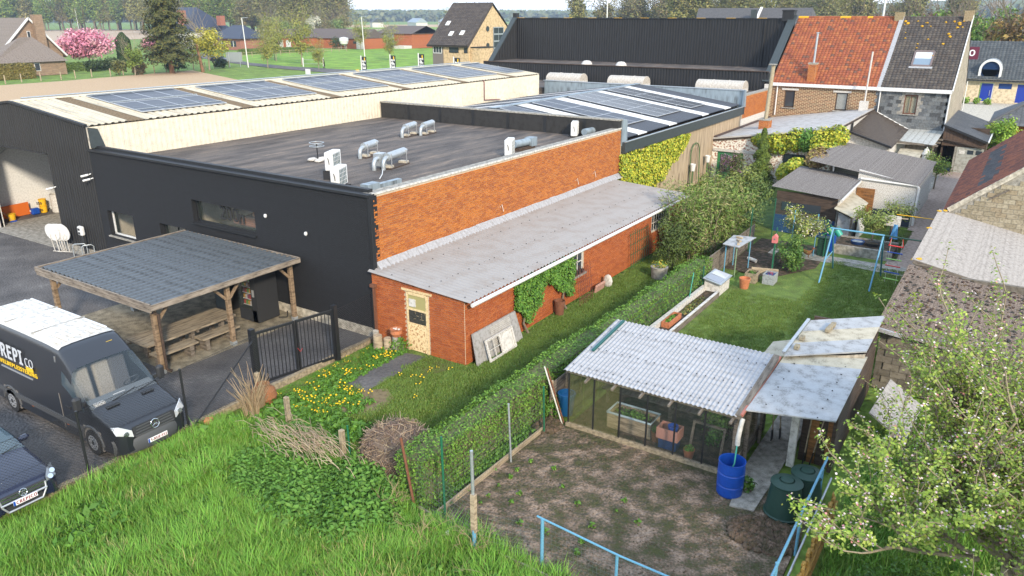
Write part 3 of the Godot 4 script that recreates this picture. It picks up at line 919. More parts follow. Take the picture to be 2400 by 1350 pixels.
# ---------------------------------------------------------------- tiles
func tile_shape(w: float, l: float, wave: float) -> ArrayMesh:
	# local x across, y out of the roof, z down the slope
	var m := mb()
	var n := 5
	for k in n:
		var a := w * (float(k) / n - .5); var b := w * (float(k + 1) / n - .5)
		var ya := wave * (.5 + .5 * sin(TAU * k / n - 1.2)); var yb := wave * (.5 + .5 * sin(TAU * (k + 1) / n - 1.2))
		var lift := .028
		m.quad(V(a, ya + lift, l * .5), V(b, yb + lift, l * .5), V(b, yb, -l * .5), V(a, ya, -l * .5))
		m.quad(V(a, ya + lift - .026, l * .5), V(b, yb + lift - .026, l * .5), V(b, yb + lift, l * .5), V(a, ya + lift, l * .5))
	return m.mesh()
# tile places over a roof plane: corner o at the eave, u along it, s up the slope (full vectors), holes in (along, up)
func tile_places(o: Vector3, u: Vector3, s: Vector3, tw: float, tl: float, holes := []) -> Array:
	var out := []
	var nu := int(round(u.length() / tw)); var ns := int(round(s.length() / tl))
	var ud := u.normalized(); var sd := s.normalized()
	var nn := ud.cross(sd)
	if nn.y < 0: nn = -nn
	for i in nu:
		for j in ns:
			var a := (i + .5) * u.length() / nu; var b := (j + .5) * s.length() / ns
			var ok := true
			for q in holes:
				if a > q[0] and a < q[1] and b > q[2] and b < q[3]: ok = false
			if not ok: continue
			var zz := -sd
			var bs := Basis(nn.cross(zz), nn, zz).rotated(nn, rng.randf_range(-.012, .012))
			out.append(Transform3D(bs, o + ud * a + sd * b + nn * rng.randf_range(.0, .006)))
	return out
func mats_of(cols: Array, rough := .85, scale := 1.5) -> Array:
	var out := []
	for c in cols: out.append(mat(c, rough, 0, T.stain, scale, T.gritty, .5))
	return out

# ---------------------------------------------------------------- red roofed and slate clad houses
func make_row_houses():
	var red := mats_of([L(.30, .085, .035), L(.36, .105, .040), L(.26, .070, .035), L(.33, .10, .03), L(.40, .14, .05), L(.29, .08, .035), L(.34, .095, .04), L(.31, .09, .035), L(.35, .11, .04), L(.28, .08, .035), L(.32, .09, .036), L(.37, .115, .042), L(.16, .075, .05)])
	var grey := mats_of([L(.085, .072, .062), L(.065, .056, .05), L(.105, .088, .072), L(.075, .06, .05)])
	var t := thing("red_roofed_house", "brown brick house with weathered red tiled roof beside the black cladding", "house")
	var m := mb()
	wall(m, V(61, 0, -16.5), V(0, 0, 1), 7.55, 5.15, V(.3, 0, 0), [[1.12, 1.88, 3.45, 4.68], [4.8, 5.6, 3.45, 4.72]])
	var brownbrick := mat(L(1, 1, 1), .95, 0, brick_picture(L(.20, .085, .045), L(.10, .05, .035), L(.62, .50, .30)), .42, T.gritty, .5)
	put(m, "brick_wall", brownbrick, t)
	pbox(t, "rear_wall", brownbrick, 73.3, 73.6, 0, 5.1, -16.5, -8.95)
	var gb := mb()
	gb.prism([V(61.3, 0, -16.5), V(61.3, 5.2, -16.5), V(66.9, 9.7, -16.5), V(73.3, 5.0, -16.5), V(73.3, 0, -16.5)], V(0, 0, .25))
	put(gb, "gable_wall", brownbrick, t)
	window(t, V(61.1, 3.5, -15.34), V(0, 0, 1), .68, 1.14, V(1, 0, 0), M.wood_dark, M.window_glass, 1, 1, .09)
	window(t, V(61.1, 3.5, -11.66), V(0, 0, 1), .72, 1.18, V(1, 0, 0), M.wood_dark, mat(L(.30, .31, .29), .5, 0, T.streak, 2.0), 1, 1, .07)
	for q in [[-15.6, -14.38], [-11.92, -10.68]]: pbox(t, "lintel", M.old_white, 60.93, 61.05, 4.72, 4.86, q[0], q[1])
	for q in [[-15.5, -14.5], [-11.8, -10.8]]: pbox(t, "sill", M.concrete, 60.9, 61.1, 3.38, 3.45, q[0], q[1])
	pbox(t, "eave_board", M.white, 60.72, 61.02, 5.02, 5.24, -16.5, -8.95)
	ptube(t, "downpipe", M.white, [V(60.92, 5.1, -15.95), V(60.92, 2.85, -15.95)], .05, 7)
	var s := V(6.05, 4.70, 0)
	var rd := mb(); rd.quad(V(60.85, 5.10, -16.45), V(60.85, 5.10, -8.95), V(66.9, 9.80, -8.95), V(66.9, 9.80, -16.45))
	rd.quad(V(73.6, 4.9, -16.45), V(66.9, 9.80, -16.45), V(66.9, 9.80, -8.95), V(73.6, 4.9, -8.95))
	var roof := put(rd, "roof", M.wood_dark, t)
	pieces(roof, "roof_tile", [tile_shape(.27, .28, .05)], tile_places(V(60.8, 5.14, -16.45), V(0, 0, 7.5), s, .25, .245), red)
	var rdg := mb()
	for k in 19: rdg.lathe([W(.16, .0), W(.14, .02)], Vector3.ZERO, 3)
	for k in 19:
		var p := mb(); var z0 := -16.45 + k * .395
		p.tube([V(66.9, 9.84, z0), V(66.9, 9.85, z0 + .4)], [.14, .125], 8)
		put(p, "ridge_tile", M.lichen if k in [0, 1, 8, 9, 13, 18] else red[k % 7], roof)
	var ch := thing_part_chimney(t, V(61.35, 5.3, -13.65), .55, 1.35, M.bricks)
	ptube(t, "flue_pipe", M.galv, [V(61.45, 6.6, -13.65), V(61.55, 8.8, -13.65)], .075, 8)
	var cw := mb(); cw.lathe([W(.0, .06), W(.14, .03), W(.14, .0)], V(61.55, 8.8, -13.65), 10); put(cw, "flue_cap", M.galv, t)
	pbox(t, "party_chimney", mat(L(.36, .29, .17), .95, 0, T.stain, 1.5, T.gritty, 1.0), 66.5, 67.3, 9.2, 10.25, -9.4, -8.8)
	pbar(t, "verge_flashing", M.lead, V(60.85, 5.22, -8.9), V(66.8, 9.92, -8.9), .3, .03)
	# slate clad house
	var h := thing("slate_clad_house", "house clad in grey slates with dark tiled roof and skylight", "house")
	var m2 := mb()
	wall(m2, V(61, 0, -8.93), V(0, 0, 1), 4.6, 5.1, V(.3, 0, 0), [[1.78, 2.62, 3.48, 4.8]])
	var fw := put(m2, "front_wall", M.concrete, h)
	var slates := mats_of([L(.15, .165, .175), L(.185, .20, .21), L(.12, .13, .14), L(.21, .22, .225), L(.165, .175, .18), L(.07, .075, .08)], .8, 1.2)
	var sl := mb(); sl.box(Vector3.ZERO, V(.335, .262, .014), Basis(Vector3.RIGHT, -.05))
	var places := []
	for r in 11:
		for c in 15:
			var z := -8.9 + (c + .5 * (r % 2)) * .345 + .02; var y := 2.3 + r * .25
			if z > -4.5 or (z > -7.35 and z < -6.1 and y > 3.3 and y < 4.95): continue
			places.append(Transform3D(Basis(V(0, 0, 1), Vector3.UP, V(-1, 0, 0)), V(60.985 - .003 * (c % 2), y, z)))
	pieces(fw, "slate", [sl.mesh()], places, slates)
	window(h, V(61.08, 3.52, -7.12), V(0, 0, 1), .78, 1.24, V(1, 0, 0), mat(L(.14, .055, .03), .6), M.glass, 2, 1, .08)
	pbox(h, "curtain", mat(L(.55, .50, .36), .9, 0, T.streak, 3.0), 61.2, 61.24, 3.5, 4.78, -7.15, -6.3)
	pbox(h, "room_wall", M.dark_hole, 61.31, 61.4, 3.3, 4.9, -7.4, -6.0)
	pbox(h, "sill", M.concrete, 60.88, 61.05, 3.42, 3.48, -7.25, -6.2)
	var gs := mb()
	gs.prism([V(61.0, 0, -4.35), V(61.0, 5.1, -4.35), V(66.9, 9.75, -4.35), V(73.6, 4.9, -4.35), V(73.6, 0, -4.35)], V(0, 0, -.25))
	var gw := put(gs, "gable_wall", M.concrete, h)
	var pale := mats_of([L(.40, .35, .27), L(.44, .385, .30), L(.36, .32, .25), L(.42, .36, .28)], .85, 1.0)
	var sl2 := mb(); sl2.box(Vector3.ZERO, V(.59, .40, .014), Basis(Vector3.RIGHT, -.04))
	var pl2 := []
	for r in 19:
		for c in 21:
			var x := 61.35 + (c + .5 * (r % 2)) * .6; var y := 2.6 + r * .385
			if x > 73.3 or y + .2 > (5.05 + (x - 61.0) * .788 if x < 66.9 else 9.7 - (x - 66.9) * .716): continue
			pl2.append(Transform3D(Basis.IDENTITY, V(x, y, -4.335 + .003 * (c % 2))))
	pieces(gw, "slate", [sl2.mesh()], pl2, pale, 200)
	pbox(h, "eave_board", M.white, 60.70, 61.02, 5.0, 5.24, -8.95, -4.3)
	pbar(h, "verge_board", M.white, V(60.8, 5.16, -4.27), V(66.95, 9.98, -4.27), .06, .16)
	ptube(h, "downpipe", M.white, [V(60.9, 5.1, -8.75), V(60.9, 3.5, -8.75), V(60.9, 2.4, -6.5)], .05, 7)
	ptube(h, "corner_pipe", M.white, [V(60.92, 5.0, -4.38), V(60.92, 2.5, -4.38)], .05, 7)
	ptube(h, "gable_pipe", M.white, [V(73.5, 5.0, -4.25), V(73.5, 2.7, -4.25)], .05, 7)
	var rd2 := mb(); rd2.quad(V(60.85, 5.10, -8.9), V(60.85, 5.10, -4.3), V(66.9, 9.80, -4.3), V(66.9, 9.80, -8.9))
	rd2.quad(V(73.6, 4.9, -8.9), V(66.9, 9.80, -8.9), V(66.9, 9.80, -4.3), V(73.6, 4.9, -4.3))
	var roof2 := put(rd2, "roof", M.dark_hole, h)
	pieces(roof2, "roof_tile", [tile_shape(.27, .28, .05)], tile_places(V(60.8, 5.14, -8.85), V(0, 0, 4.5), s, .25, .245, [[1.55, 2.8, 2.2, 3.95]]), grey)
	var ls := RandomNumberGenerator.new(); ls.seed = 4
	for k in 26:
		var a := ls.randf_range(-8.7, -4.6); var b := 7.2 - pow(ls.randf(), 2.0) * 4.5
		var lm := mb(); lm.blob(V(60.8, 5.2, a) + s.normalized() * b, V(.09, .05, .08) * ls.randf_range(.6, 1.6), ls, .3, 4, 7)
		put(lm, "lichen", M.lichen, roof2)
	# skylight frame and pane
	var sd := s.normalized(); var so := V(60.8, 5.22, -7.27) + sd * 2.35
	var nn := V(-.6135, .7897, 0)
	var sk := mb()
	sk.bar(so, so + V(0, 0, 1.2), .14, .12, nn); sk.bar(so + sd * 1.5, so + sd * 1.5 + V(0, 0, 1.2), .14, .12, nn)
	sk.bar(so, so + sd * 1.5, .12, .12, nn); sk.bar(so + V(0, 0, 1.2), so + V(0, 0, 1.2) + sd * 1.5, .12, .12, nn)
	var sko := put(sk, "skylight", mat(L(.16, .12, .11), .6), h)
	var gl := mb(); gl.quad(so + nn * .02, so + V(0, 0, 1.2) + nn * .02, so + V(0, 0, 1.2) + sd * .75 + nn * .02, so + sd * .75 + nn * .02)
	put(gl, "pane", mat(L(.18, .24, .30), .08), sko)
	var bl := mb(); bl.quad(so + sd * .76 + nn * .02, so + V(0, 0, 1.2) + sd * .76 + nn * .02, so + V(0, 0, 1.2) + sd * 1.48 + nn * .02, so + sd * 1.48 + nn * .02)
	put(bl, "blind", mat(L(.55, .58, .60), .4), sko)
	pbar(h, "skylight_apron", M.lead, so - sd * .18 + V(0, .02, -.15), so - sd * .18 + V(0, .02, 1.35), .2, .03, nn)
	pbox(h, "end_chimney", mat(L(.40, .31, .19), .95, 0, T.stain, 1.5, T.gritty, 1.0), 66.5, 67.2, 9.2, 10.35, -4.85, -4.28)
	for k in 12:
		var p := mb(); var z0 := -8.75 + k * .375
		p.tube([V(66.9, 9.83, z0), V(66.9, 9.84, z0 + .38)], [.13, .115], 8)
		put(p, "ridge_tile", grey[k % 4], roof2)
func thing_part_chimney(t: Node, p: Vector3, w: float, h: float, bm: Array) -> Node:
	var c := pbox(t, "chimney", M.mortar, p.x - w * .5, p.x + w * .5, p.y - .4, p.y + h, p.z - w * .5, p.z + w * .5)
	var sh := brick_shape(.2, .075, .02)
	var l := bond(V(p.x - w * .5 - .005, p.y - .2, p.z - w * .5), V(0, 0, 1), w, h + .2, .2, .075)
	l.append_array(bond(V(p.x - w * .5, p.y - .2, p.z + w * .5 + .005), V(1, 0, 0), w, h + .2, .2, .075))
	pieces(c, "brick", [sh], l, bm, 60)
	pbox(t, "chimney_cap", M.concrete, p.x - w * .58, p.x + w * .58, p.y + h, p.y + h + .08, p.z - w * .58, p.z + w * .58)
	return c
# flat brick pattern for walls too far off to show single bricks
func brick_picture(a: Color, b: Color, j: Color) -> ImageTexture:
	var im := Image.create(512, 512, false, Image.FORMAT_RGB8)
	im.fill(j.linear_to_srgb())
	var rg := RandomNumberGenerator.new(); rg.seed = 77
	for r in 24:
		for c in 9:
			var x := int(c * 512.0 / 8.0 - (32.0 if r % 2 else .0)); var y := int(r * 512.0 / 24.0)
			im.fill_rect(Rect2i(x + 2, y + 3, 59, 16), (a.lerp(b, rg.randf()) * rg.randf_range(.8, 1.2)).linear_to_srgb())
	return ImageTexture.create_from_image(im)

# ---------------------------------------------------------------- annexes behind the houses
func make_annexes():
	var t := thing("white_brick_annex", "single storey annex of peeling white painted brick with green double doors", "building")
	var roofy := func(z: float) -> float: return 2.6 + (z + 16.4) * .155
	var peel := noise_tex(41, [[.03, 1.3], [.12, .6]], [[.0, L(.28, .09, .05)], [.30, L(.34, .13, .08)], [.36, L(.74, .70, .60)], [1.0, L(.86, .83, .75)]])
	var fwm := mb()
	fwm.prism([V(48.66, 0, -16.42), V(48.66, roofy.call(-16.42), -16.42), V(48.66, roofy.call(-9.1), -9.1), V(48.66, 0, -9.1), V(48.66, 0, -14.4), V(48.66, 1.76, -14.4), V(48.66, 1.76, -16.08), V(48.66, 0, -16.08)], V(.25, 0, 0))
	put(fwm, "front_wall", mat(L(1, 1, 1), .9, 0, peel, .4, T.gritty, .5), t)
	var rows := mb()
	for r in 33:
		var y := .08 + r * .078
		rows.b6(48.645, 48.662, y, y + .066, -14.38 if y < 1.8 else -16.4, -12.5)
	put(rows, "brick_courses", mat(L(1, 1, 1), .9, 0, peel, .4, T.gritty, .5), t)
	pbox(t, "lintel", M.old_white, 48.58, 48.75, 1.78, 1.94, -16.35, -13.6)
	pbox(t, "side_wall", M.old_white, 48.9, 61, 0, 3.5, -9.35, -9.1)
	for k in 2:
		var z0 := -16.06 + k * .83
		var d := mb()
		d.b6(48.72, 48.78, 0, 1.74, z0, z0 + .16); d.b6(48.72, 48.78, 0, 1.74, z0 + .66, z0 + .81); d.b6(48.72, 48.78, 1.58, 1.74, z0 + .16, z0 + .66); d.b6(48.72, 48.78, 0, .45, z0 + .16, z0 + .66)
		var dr := put(d, "door", mat(L(.035, .20, .075), .55), t)
		pbox(dr, "pane", M.window_glass, 48.75, 48.77, .45, 1.58, z0 + .16, z0 + .66)
		for q in 4: pbar(dr, "bar", M.steel, V(48.735, .45, z0 + .24 + q * .11), V(48.735, 1.58, z0 + .24 + q * .11), .014, .014)
	pbox(t, "dark_interior", M.dark_hole, 49.0, 49.1, 0, 2.4, -16.2, -14.2)
	# sloping sheet roof in long strips with dark joints
	for k in 6:
		var x0 := 48.5 + k * 2.08; var x1 := x0 + 2.0
		var m := mb(); m.prism([V(x0, roofy.call(-16.4) + .02, -16.4), V(x1, roofy.call(-16.4) + .02 , -16.4), V(x1, roofy.call(-9.0) + .02, -9.0), V(x0, roofy.call(-9.0) + .02, -9.0)], V(0, -.1, 0))
		put(m, "roof_strip", mat(L(.50, .48, .46), .7, 0, T.stain, .25), t)
	var jb := mb(); jb.prism([V(48.55, roofy.call(-16.4) - .05, -16.4), V(61, roofy.call(-16.4) - .05, -16.4), V(61, roofy.call(-9.0) - .05, -9.0), V(48.55, roofy.call(-9.0) - .05, -9.0)], V(0, -.15, 0))
	put(jb, "roof_deck", M.wood_dark, t)
	pbar(t, "gutter", mat(L(.07, .045, .04), .7), V(48.6, 2.67, -16.28), V(60.8, 2.70, -16.28), .2, .1)
	thing_part_chimney(t, V(52.2, 3.0, -14.2), .66, .5, M.bricks)
	ptube(t, "concrete_flue", mat(L(.40, .34, .23), .95, 0, T.stain, 1.2), [V(52.2, 3.55, -14.2), V(52.3, 7.0, -14.1)], .13, 9)
	pbox(t, "flue_cap", M.concrete, 52.08, 52.5, 7.0, 7.06, -14.35, -13.9)
	pbox(t, "white_chimney", M.old_white, 59.8, 60.2, 3.2, 4.3, -9.85, -9.3)
	ptube(t, "white_flue", M.old_white, [V(60.0, 4.3, -9.55), V(60.0, 7.65, -9.5)], .06, 7)
	# annexe with brown felt roof
	var b := thing("brown_roofed_annex", "small annex with sloping brown felt tiled roof against the slate clad house", "building")
	var A := V(53, 3.05, -9.15); var B := V(52.6, 2.3, -6.45); var Cc := V(60.95, 2.42, -6.55); var D := V(60.95, 3.62, -9.0)
	var r1 := mb(); r1.prism([A, B, Cc, D], V(0, -.08, 0))
	var rr := put(r1, "roof", mat(L(.085, .066, .052), .95, 0, T.stain, .8, T.gritty, 1.0), b)
	var ft := mb(); ft.box(Vector3.ZERO, V(.47, .012, .43))
	var pl := []
	for i in 17:
		for j in 7:
			var p: Vector3 = A.lerp(D, (i + .5) / 17.0).lerp(B.lerp(Cc, (i + .5) / 17.0), (j + .5) / 7.0)
			pl.append(Transform3D(Basis(Vector3.RIGHT, .30), p + V(0, .012 + .004 * ((i + j) % 2), 0)))
	pieces(rr, "felt_tile", [ft.mesh()], pl, mats_of([L(.085, .064, .050), L(.10, .078, .058), L(.072, .056, .046)], .95))
	var g := mb(); g.prism([V(53.2, 0, -9.1), V(53.2, 2.95, -9.1), V(53.2, 2.26, -6.6), V(53.2, 0, -6.6)], V(.2, 0, 0))
	put(g, "white_gable", M.white_dirty, b)
	pbox(b, "side_wall", M.white_dirty, 53.4, 61, 0, 2.25, -6.75, -6.6)
	pbar(b, "verge_pipe", M.black_metal, A + V(-.05, .02, 0), B + V(-.05, .02, 0), .12, .1)
	ptube(b, "vent_pipe", M.black_metal, [V(53.3, 3.0, -9.0), V(53.3, 3.65, -9.0)], .07, 8)
	# glazed canopy
	var c := thing("terrace_canopy", "pale ribbed plastic canopy over the terrace by the slate house", "canopy")
	for k in 6:
		var z0 := -6.5 + k * .36
		var m := mb(); m.prism([V(56.2 - .15 * k, 2.28, z0), V(60.95, 2.5, z0), V(60.95, 2.5, z0 + .34), V(56.05 - .15 * k, 2.28, z0 + .34)], V(0, -.03, 0))
		put(m, "roof_strip", mat(L(.52, .52, .48), .5, 0, T.stain, .7), c)
	for k in 4: pbar(c, "rafter", M.wood_old, V(55.6 + k * 1.5, 2.20, -4.15), V(55.6 + k * 1.5, 2.25, -6.5), .08, .12)
	pbox(c, "post", M.wood_old, 55.9, 56.02, 0, 2.2, -4.5, -4.38)
	pbox(c, "beam", M.white_dirty, 56.0, 56.12, 2.1, 2.24, -6.6, -4.3)
	var aw := thing("beige_bin_shelter", "small beige shelter with slanted lid beside the terrace canopy", "shelter")
	var am := mb(); am.prism([V(54.5, 0, -6.2), V(54.5, 1.35, -6.2), V(54.5, 1.35, -5.0), V(54.5, 0, -5.0)], V(1.4, 0, 0)); put(am, "cabinet", M.panel_cream, aw)
	pbar(aw, "lid", M.panel_cream, V(54.2, 1.5, -5.65), V(56.1, 1.8, -5.65), 1.35, .05)
	var um := thing("closed_parasol", "closed white garden parasol in front of the terrace canopy", "parasol")
	var pm := mb(); pm.lathe([W(.02, 2.35), W(.13, 2.25), W(.26, 1.95), W(.2, 1.9), W(.22, 1.4), W(.3, .75), W(.28, .7)], V(53.4, 0, -4.55), 9)
	put(pm, "canopy", M.white_dirty, um)
	ptube(um, "pole", M.white, [V(53.4, 0, -4.55), V(53.4, 2.4, -4.55)], .03, 6)
	# garage
	var ga := thing("timber_garage", "brown timber garage with one open bay and slate roof", "garage")
	var gm := mb(); gm.prism([V(59.34, 1.75, -4.25), V(59.34, 3.0, -4.25), V(59.34, 2.1, -1.7), V(59.34, 1.75, -1.7)], V(.12, 0, 0))
	put(gm, "fascia", mat(L(.10, .062, .042), .85, 0, T.streak, .8), ga)
	var gi := mb(); gi.b6(63.0, 63.1, 0, 2.6, -4.2, -1.7); gi.b6(59.5, 63.0, 0, 2.6, -4.25, -4.15); gi.b6(59.5, 63.0, 0, 2.0, -1.75, -1.65)
	put(gi, "side_walls", M.wood_dark, ga)
	var gd := mb(); gd.b6(59.36, 59.42, .02, 1.72, -3.28, -1.72)
	var gdo := put(gd, "garage_door", mat(L(.40, .40, .36), .7, 0, T.stain, .6), ga)
	for k in 3: pbox(gdo, "panel", M.white_dirty if k == 0 else M.window_glass, 59.34, 59.358, 1.28, 1.55, -3.16 + k * .5, -2.8 + k * .5)
	for k in 2: pbox(gdo, "batten", M.concrete, 59.345, 59.359, .45 + k * .6, .48 + k * .6, -3.26, -1.74)
	pbox(ga, "door_post", M.concrete, 59.3, 59.44, 0, 1.74, -3.42, -3.3)
	var gr := mb(); gr.prism([V(59.2, 3.08, -4.3), V(70, 3.08, -4.3), V(70, 2.12, -1.6), V(59.2, 2.12, -1.6)], V(0, -.06, 0))
	var gro := put(gr, "roof", M.dark_hole, ga)
	var gsl := mb(); gsl.box(Vector3.ZERO, V(.58, .012, .44))
	var gp := []
	for i in 18:
		for j in 7: gp.append(Transform3D(Basis(Vector3.RIGHT, .342), V(59.5 + i * .6, 3.03 - (j + .4) * .13 + .012, -4.25 + (j + .5) * .38)))
	pieces(gro, "slate", [gsl.mesh()], gp, mats_of([L(.055, .058, .064), L(.07, .072, .076), L(.047, .05, .055)], .7))
	pbar(ga, "verge", M.black_metal, V(59.15, 3.1, -4.3), V(59.15, 2.13, -1.6), .1, .14)
	pbar(ga, "eave_rail", M.white, V(59.3, 2.16, -1.55), V(70, 2.16, -1.55), .08, .08)
	pbar(ga, "low_beam", M.wood_dark, V(59.2, 2.2, -4.2), V(59.2, 1.75, -1.7), .1, .08)
	var mo := thing("garden_mower", "red garden mower standing in the open garage bay", "mower")
	pbox(mo, "deck", M.red_plastic, 59.8, 60.3, .12, .4, -4.0, -3.6)
	ptube(mo, "handle", M.black_steel, [V(59.85, .35, -3.95), V(60.3, .95, -3.95), V(60.3, .95, -3.65), V(59.85, .35, -3.65)], .015, 5)
	for k in 2:
		var wm := mb(); wm.tube([V(59.95 + .25 * k, .1, -4.04), V(59.95 + .25 * k, .1, -3.98)], .1, 10); put(wm, "wheel", M.rubber, mo)
	var cr := mb(); cr.cbox(V(59.7, .12, -3.75), V(.35, .2, .5), .02)
	single(cr, "blue_crate", M.blue_plastic, "blue plastic crate on the garage floor in front of the mower", "crate")

# ---------------------------------------------------------------- sheds with mossy roofs
func make_sheds():
	var t := thing("white_garden_shed", "white rendered garden shed with mossy corrugated roof and brown plank door", "shed")
	var m := mb(); m.prism([V(42, 0, -6.45), V(42, 2.62, -6.45), V(42, 2.12, -3.72), V(42, 0, -3.72)], V(.15, 0, 0)); m.b6(42.15, 49.5, 0, 2.05, -3.88, -3.72); m.b6(49.4, 49.55, 0, 2.1, -9, -3.9)
	put(m, "rendered_wall", M.old_white, t)
	pbox(t, "dark_base", mat(L(.025, .035, .055), .7), 41.975, 41.998, 0, .74, -5.55, -3.78)
	for k in 7: pbox(t, "door_plank", M.wood_brown, 41.94, 41.985, .02, 1.72, -6.42 + k * .124, -6.42 + k * .124 + .116)
	pbox(t, "door_rail", M.wood_brown, 41.92, 41.938, 1.55, 1.7, -6.42, -5.56)
	ptube(t, "gutter", M.white, [V(41.93, 2.2, -6.3), V(41.93, 2.1, -3.7), V(41.95, 2.0, -3.6), V(41.98, .1, -3.62)], .055, 7)
	for k in 7:
		var x0 := 41.85 + k * 1.1
		var r := mb(); r.ribs(V(x0, 2.13, -3.6), V(1.1, 0, 0), V(.12, .72, -5.3), .178, .05)
		put(r, "roof_sheet", M.moss_roof, t)
	var s := thing("low_mossy_shed", "low shed with grey mossy corrugated roof behind the netted hen run", "shed")
	for k in 5:
		var x0 := 37.4 + k * 1.12
		var r := mb(); r.ribs(V(x0, 1.97 + .02 * k, -6.35), V(1.12, .02, 0), V(.1, .24, -3.2), .178, .05)
		put(r, "roof_sheet", M.moss_roof, s)
	ptube(s, "gutter", M.white_dirty, [V(37.3, 1.93, -6.28), V(43.0, 2.06, -6.28)], .06, 7)
	pbox(s, "front_boards", M.blue_board, 37.6, 37.68, 0, .85, -9.3, -6.5)
	pbox(s, "upper_boards", M.wood_dark, 37.62, 37.7, .85, 2.0, -9.3, -6.5)
	pbox(s, "side_wall", M.white_dirty, 37.7, 42.9, 0, 1.9, -6.55, -6.45)
	pbox(s, "window_strip", M.window_glass, 37.585, 37.61, 1.1, 1.5, -9.0, -7.2)
	# tilted cream lid over a grey store
	var g := thing("grey_tool_store", "grey tool store under a tilted cream sheet roof", "shed")
	var gb := mb(); gb.prism([V(37.1, 0, -6.3), V(37.1, 1.45, -6.3), V(37.1, 1.2, -5.75), V(37.1, 0, -5.75)], V(1.6, 0, 0)); put(gb, "cabinet", mat(L(.34, .35, .37), .7, 0, T.stain, .8), g)
	var gl := mb(); gl.prism([V(37.0, 1.62, -6.5), V(41.3, 1.62, -6.55), V(40.3, 1.34, -5.55), V(36.7, 1.36, -5.55)], V(0, -.03, 0)); put(gl, "lid", M.panel_cream, g)
	for x in [37.1, 38.6, 40.1]: pbox(g, "post", M.wood_old, x, x + .08, 0, 1.35, -5.75, -5.67)
	var wsx := mb(); wsx.bar(V(37.95, .5, -5.55), V(39.4, .5, -5.45), .02, 1.0); single(wsx, "white_board", M.white, "white board leaning against the grey tool store", "board")
	# barn row on the right
	var b := thing("tiled_barn", "old barn with red and dark tiled roof and concrete block gable", "barn")
	var gp := mb(); gp.prism([V(37.4, 0, -1.95), V(37.4, 2.1, -1.95), V(37.4, 5.9, 2.6), V(37.4, 2.1, 7.2), V(37.4, 0, 7.2)], V(.2, 0, 0))
	var gpo := put(gp, "gable_wall", M.concrete, b)
	var bl := []
	for r in 22:
		for c in 22:
			var z := -1.9 + (c + .5 * (r % 2)) * .42; var y := 1.5 + r * .2
			var ty := 2.0 + (z + 1.95) * .835 if z < 2.6 else 5.8 - (z - 2.6) * .82
			if y + .12 > ty - .18: continue
			bl.append(Transform3D(Basis(V(0, 0, 1), Vector3.UP, V(-1, 0, 0)), V(37.395 - rng.randf_range(0, .006), y, z)))
	var bx := mb(); bx.box(Vector3.ZERO, V(.405, .186, .03))
	pieces(gpo, "block", [bx.mesh()], bl, M.blocks)
	pbar(b, "verge_mortar", M.pale_concrete, V(37.36, 2.08, -1.95), V(37.36, 5.86, 2.6), .12, .2)
	var rs := V(0, 3.85, 4.65)
	var rq := mb(); rq.quad(V(37.3, 2.02, -2.05), V(37.3, 5.87, 2.6), V(51.8, 5.87, 2.6), V(51.8, 2.02, -2.05)); rq.quad(V(37.3, 5.87, 2.6), V(37.3, 2.02, 7.25), V(51.8, 2.02, 7.25), V(51.8, 5.87, 2.6))
	var rqo := put(rq, "roof", M.wood_dark, b)
	var tp := tile_places(V(37.35, 2.06, -2.1), V(14.4, 0, 0), rs, .24, .22)
	var reds := []; var darks := []
	for q in tp:
		var up: float = (q.origin.z + 2.1) / 4.65
		if q.origin.x > 38.7 and up > .24 and up < .36 + .02 * sin(q.origin.x * 3.0) and q.origin.x < 49.5: darks.append(q)
		else: reds.append(q)
	pieces(rqo, "roof_tile", [tile_shape(.26, .25, .03)], reds, mats_of([L(.22, .070, .040), L(.28, .090, .045), L(.17, .058, .036), L(.25, .08, .04), L(.13, .05, .035)], .9))
	pieces(rqo, "dark_roof_tile", [tile_shape(.26, .25, .03)], darks, mats_of([L(.06, .058, .06), L(.075, .072, .074), L(.05, .048, .05)], .8))
	ptube(b, "gutter", M.galv, [V(37.0, 2.0, -2.12), V(51.9, 2.02, -2.0)], .06, 7)
	pbox(b, "side_wall", M.concrete, 37.6, 51.6, 0, 2.0, -1.9, -1.7); pbox(b, "rear_wall", M.concrete, 37.6, 51.6, 0, 2.0, 6.9, 7.1)
	pbox(b, "end_wall", M.concrete, 51.4, 51.6, 0, 2.0, -1.7, 6.9)
	pbar(b, "rafter_end", M.wood_old, V(37.34, 2.72, -.55), V(37.34, 3.2, .1), .05, .07)
	# lean-to with pale fibre cement roof
	var f := thing("fibre_cement_outbuilding", "long low outbuilding with pale lichen spotted fibre cement roof", "outbuilding")
	for k in 7:
		var x0 := 28.75 + k * 1.24
		var r := mb(); r.ribs(V(x0, 2.03, -2.3), V(1.24, 0, 0), V(0, -.9, 4.4), .178, .045)
		put(r, "roof_sheet", M.fibre, f)
	pbox(f, "garden_wall", M.concrete, 28.8, 37.4, 0, 1.93, -2.2, -2.0); pbox(f, "rear_wall", M.concrete, 28.8, 37.4, 0, 1.1, 1.9, 2.1)
	pbar(f, "edge_board", M.wood_old, V(28.72, 1.98, -2.25), V(28.72, 1.1, 2.1), .06, .14)
	var fl := RandomNumberGenerator.new(); fl.seed = 9
	for p in [V(28.9, 2.0, -2.25), V(29.0, 2.03, -2.1), V(33.7, 2.05, -2.28), V(37.0, 2.07, -2.25), V(37.2, 2.07, -2.05)]:
		var lm := mb(); lm.blob(p, V(.13, .025, .1), fl, .3, 4, 8); put(lm, "lichen", M.lichen, f)
	var g2 := thing("mossy_outbuilding", "old outbuilding with dark mossy corrugated roof and concrete block wall", "outbuilding")
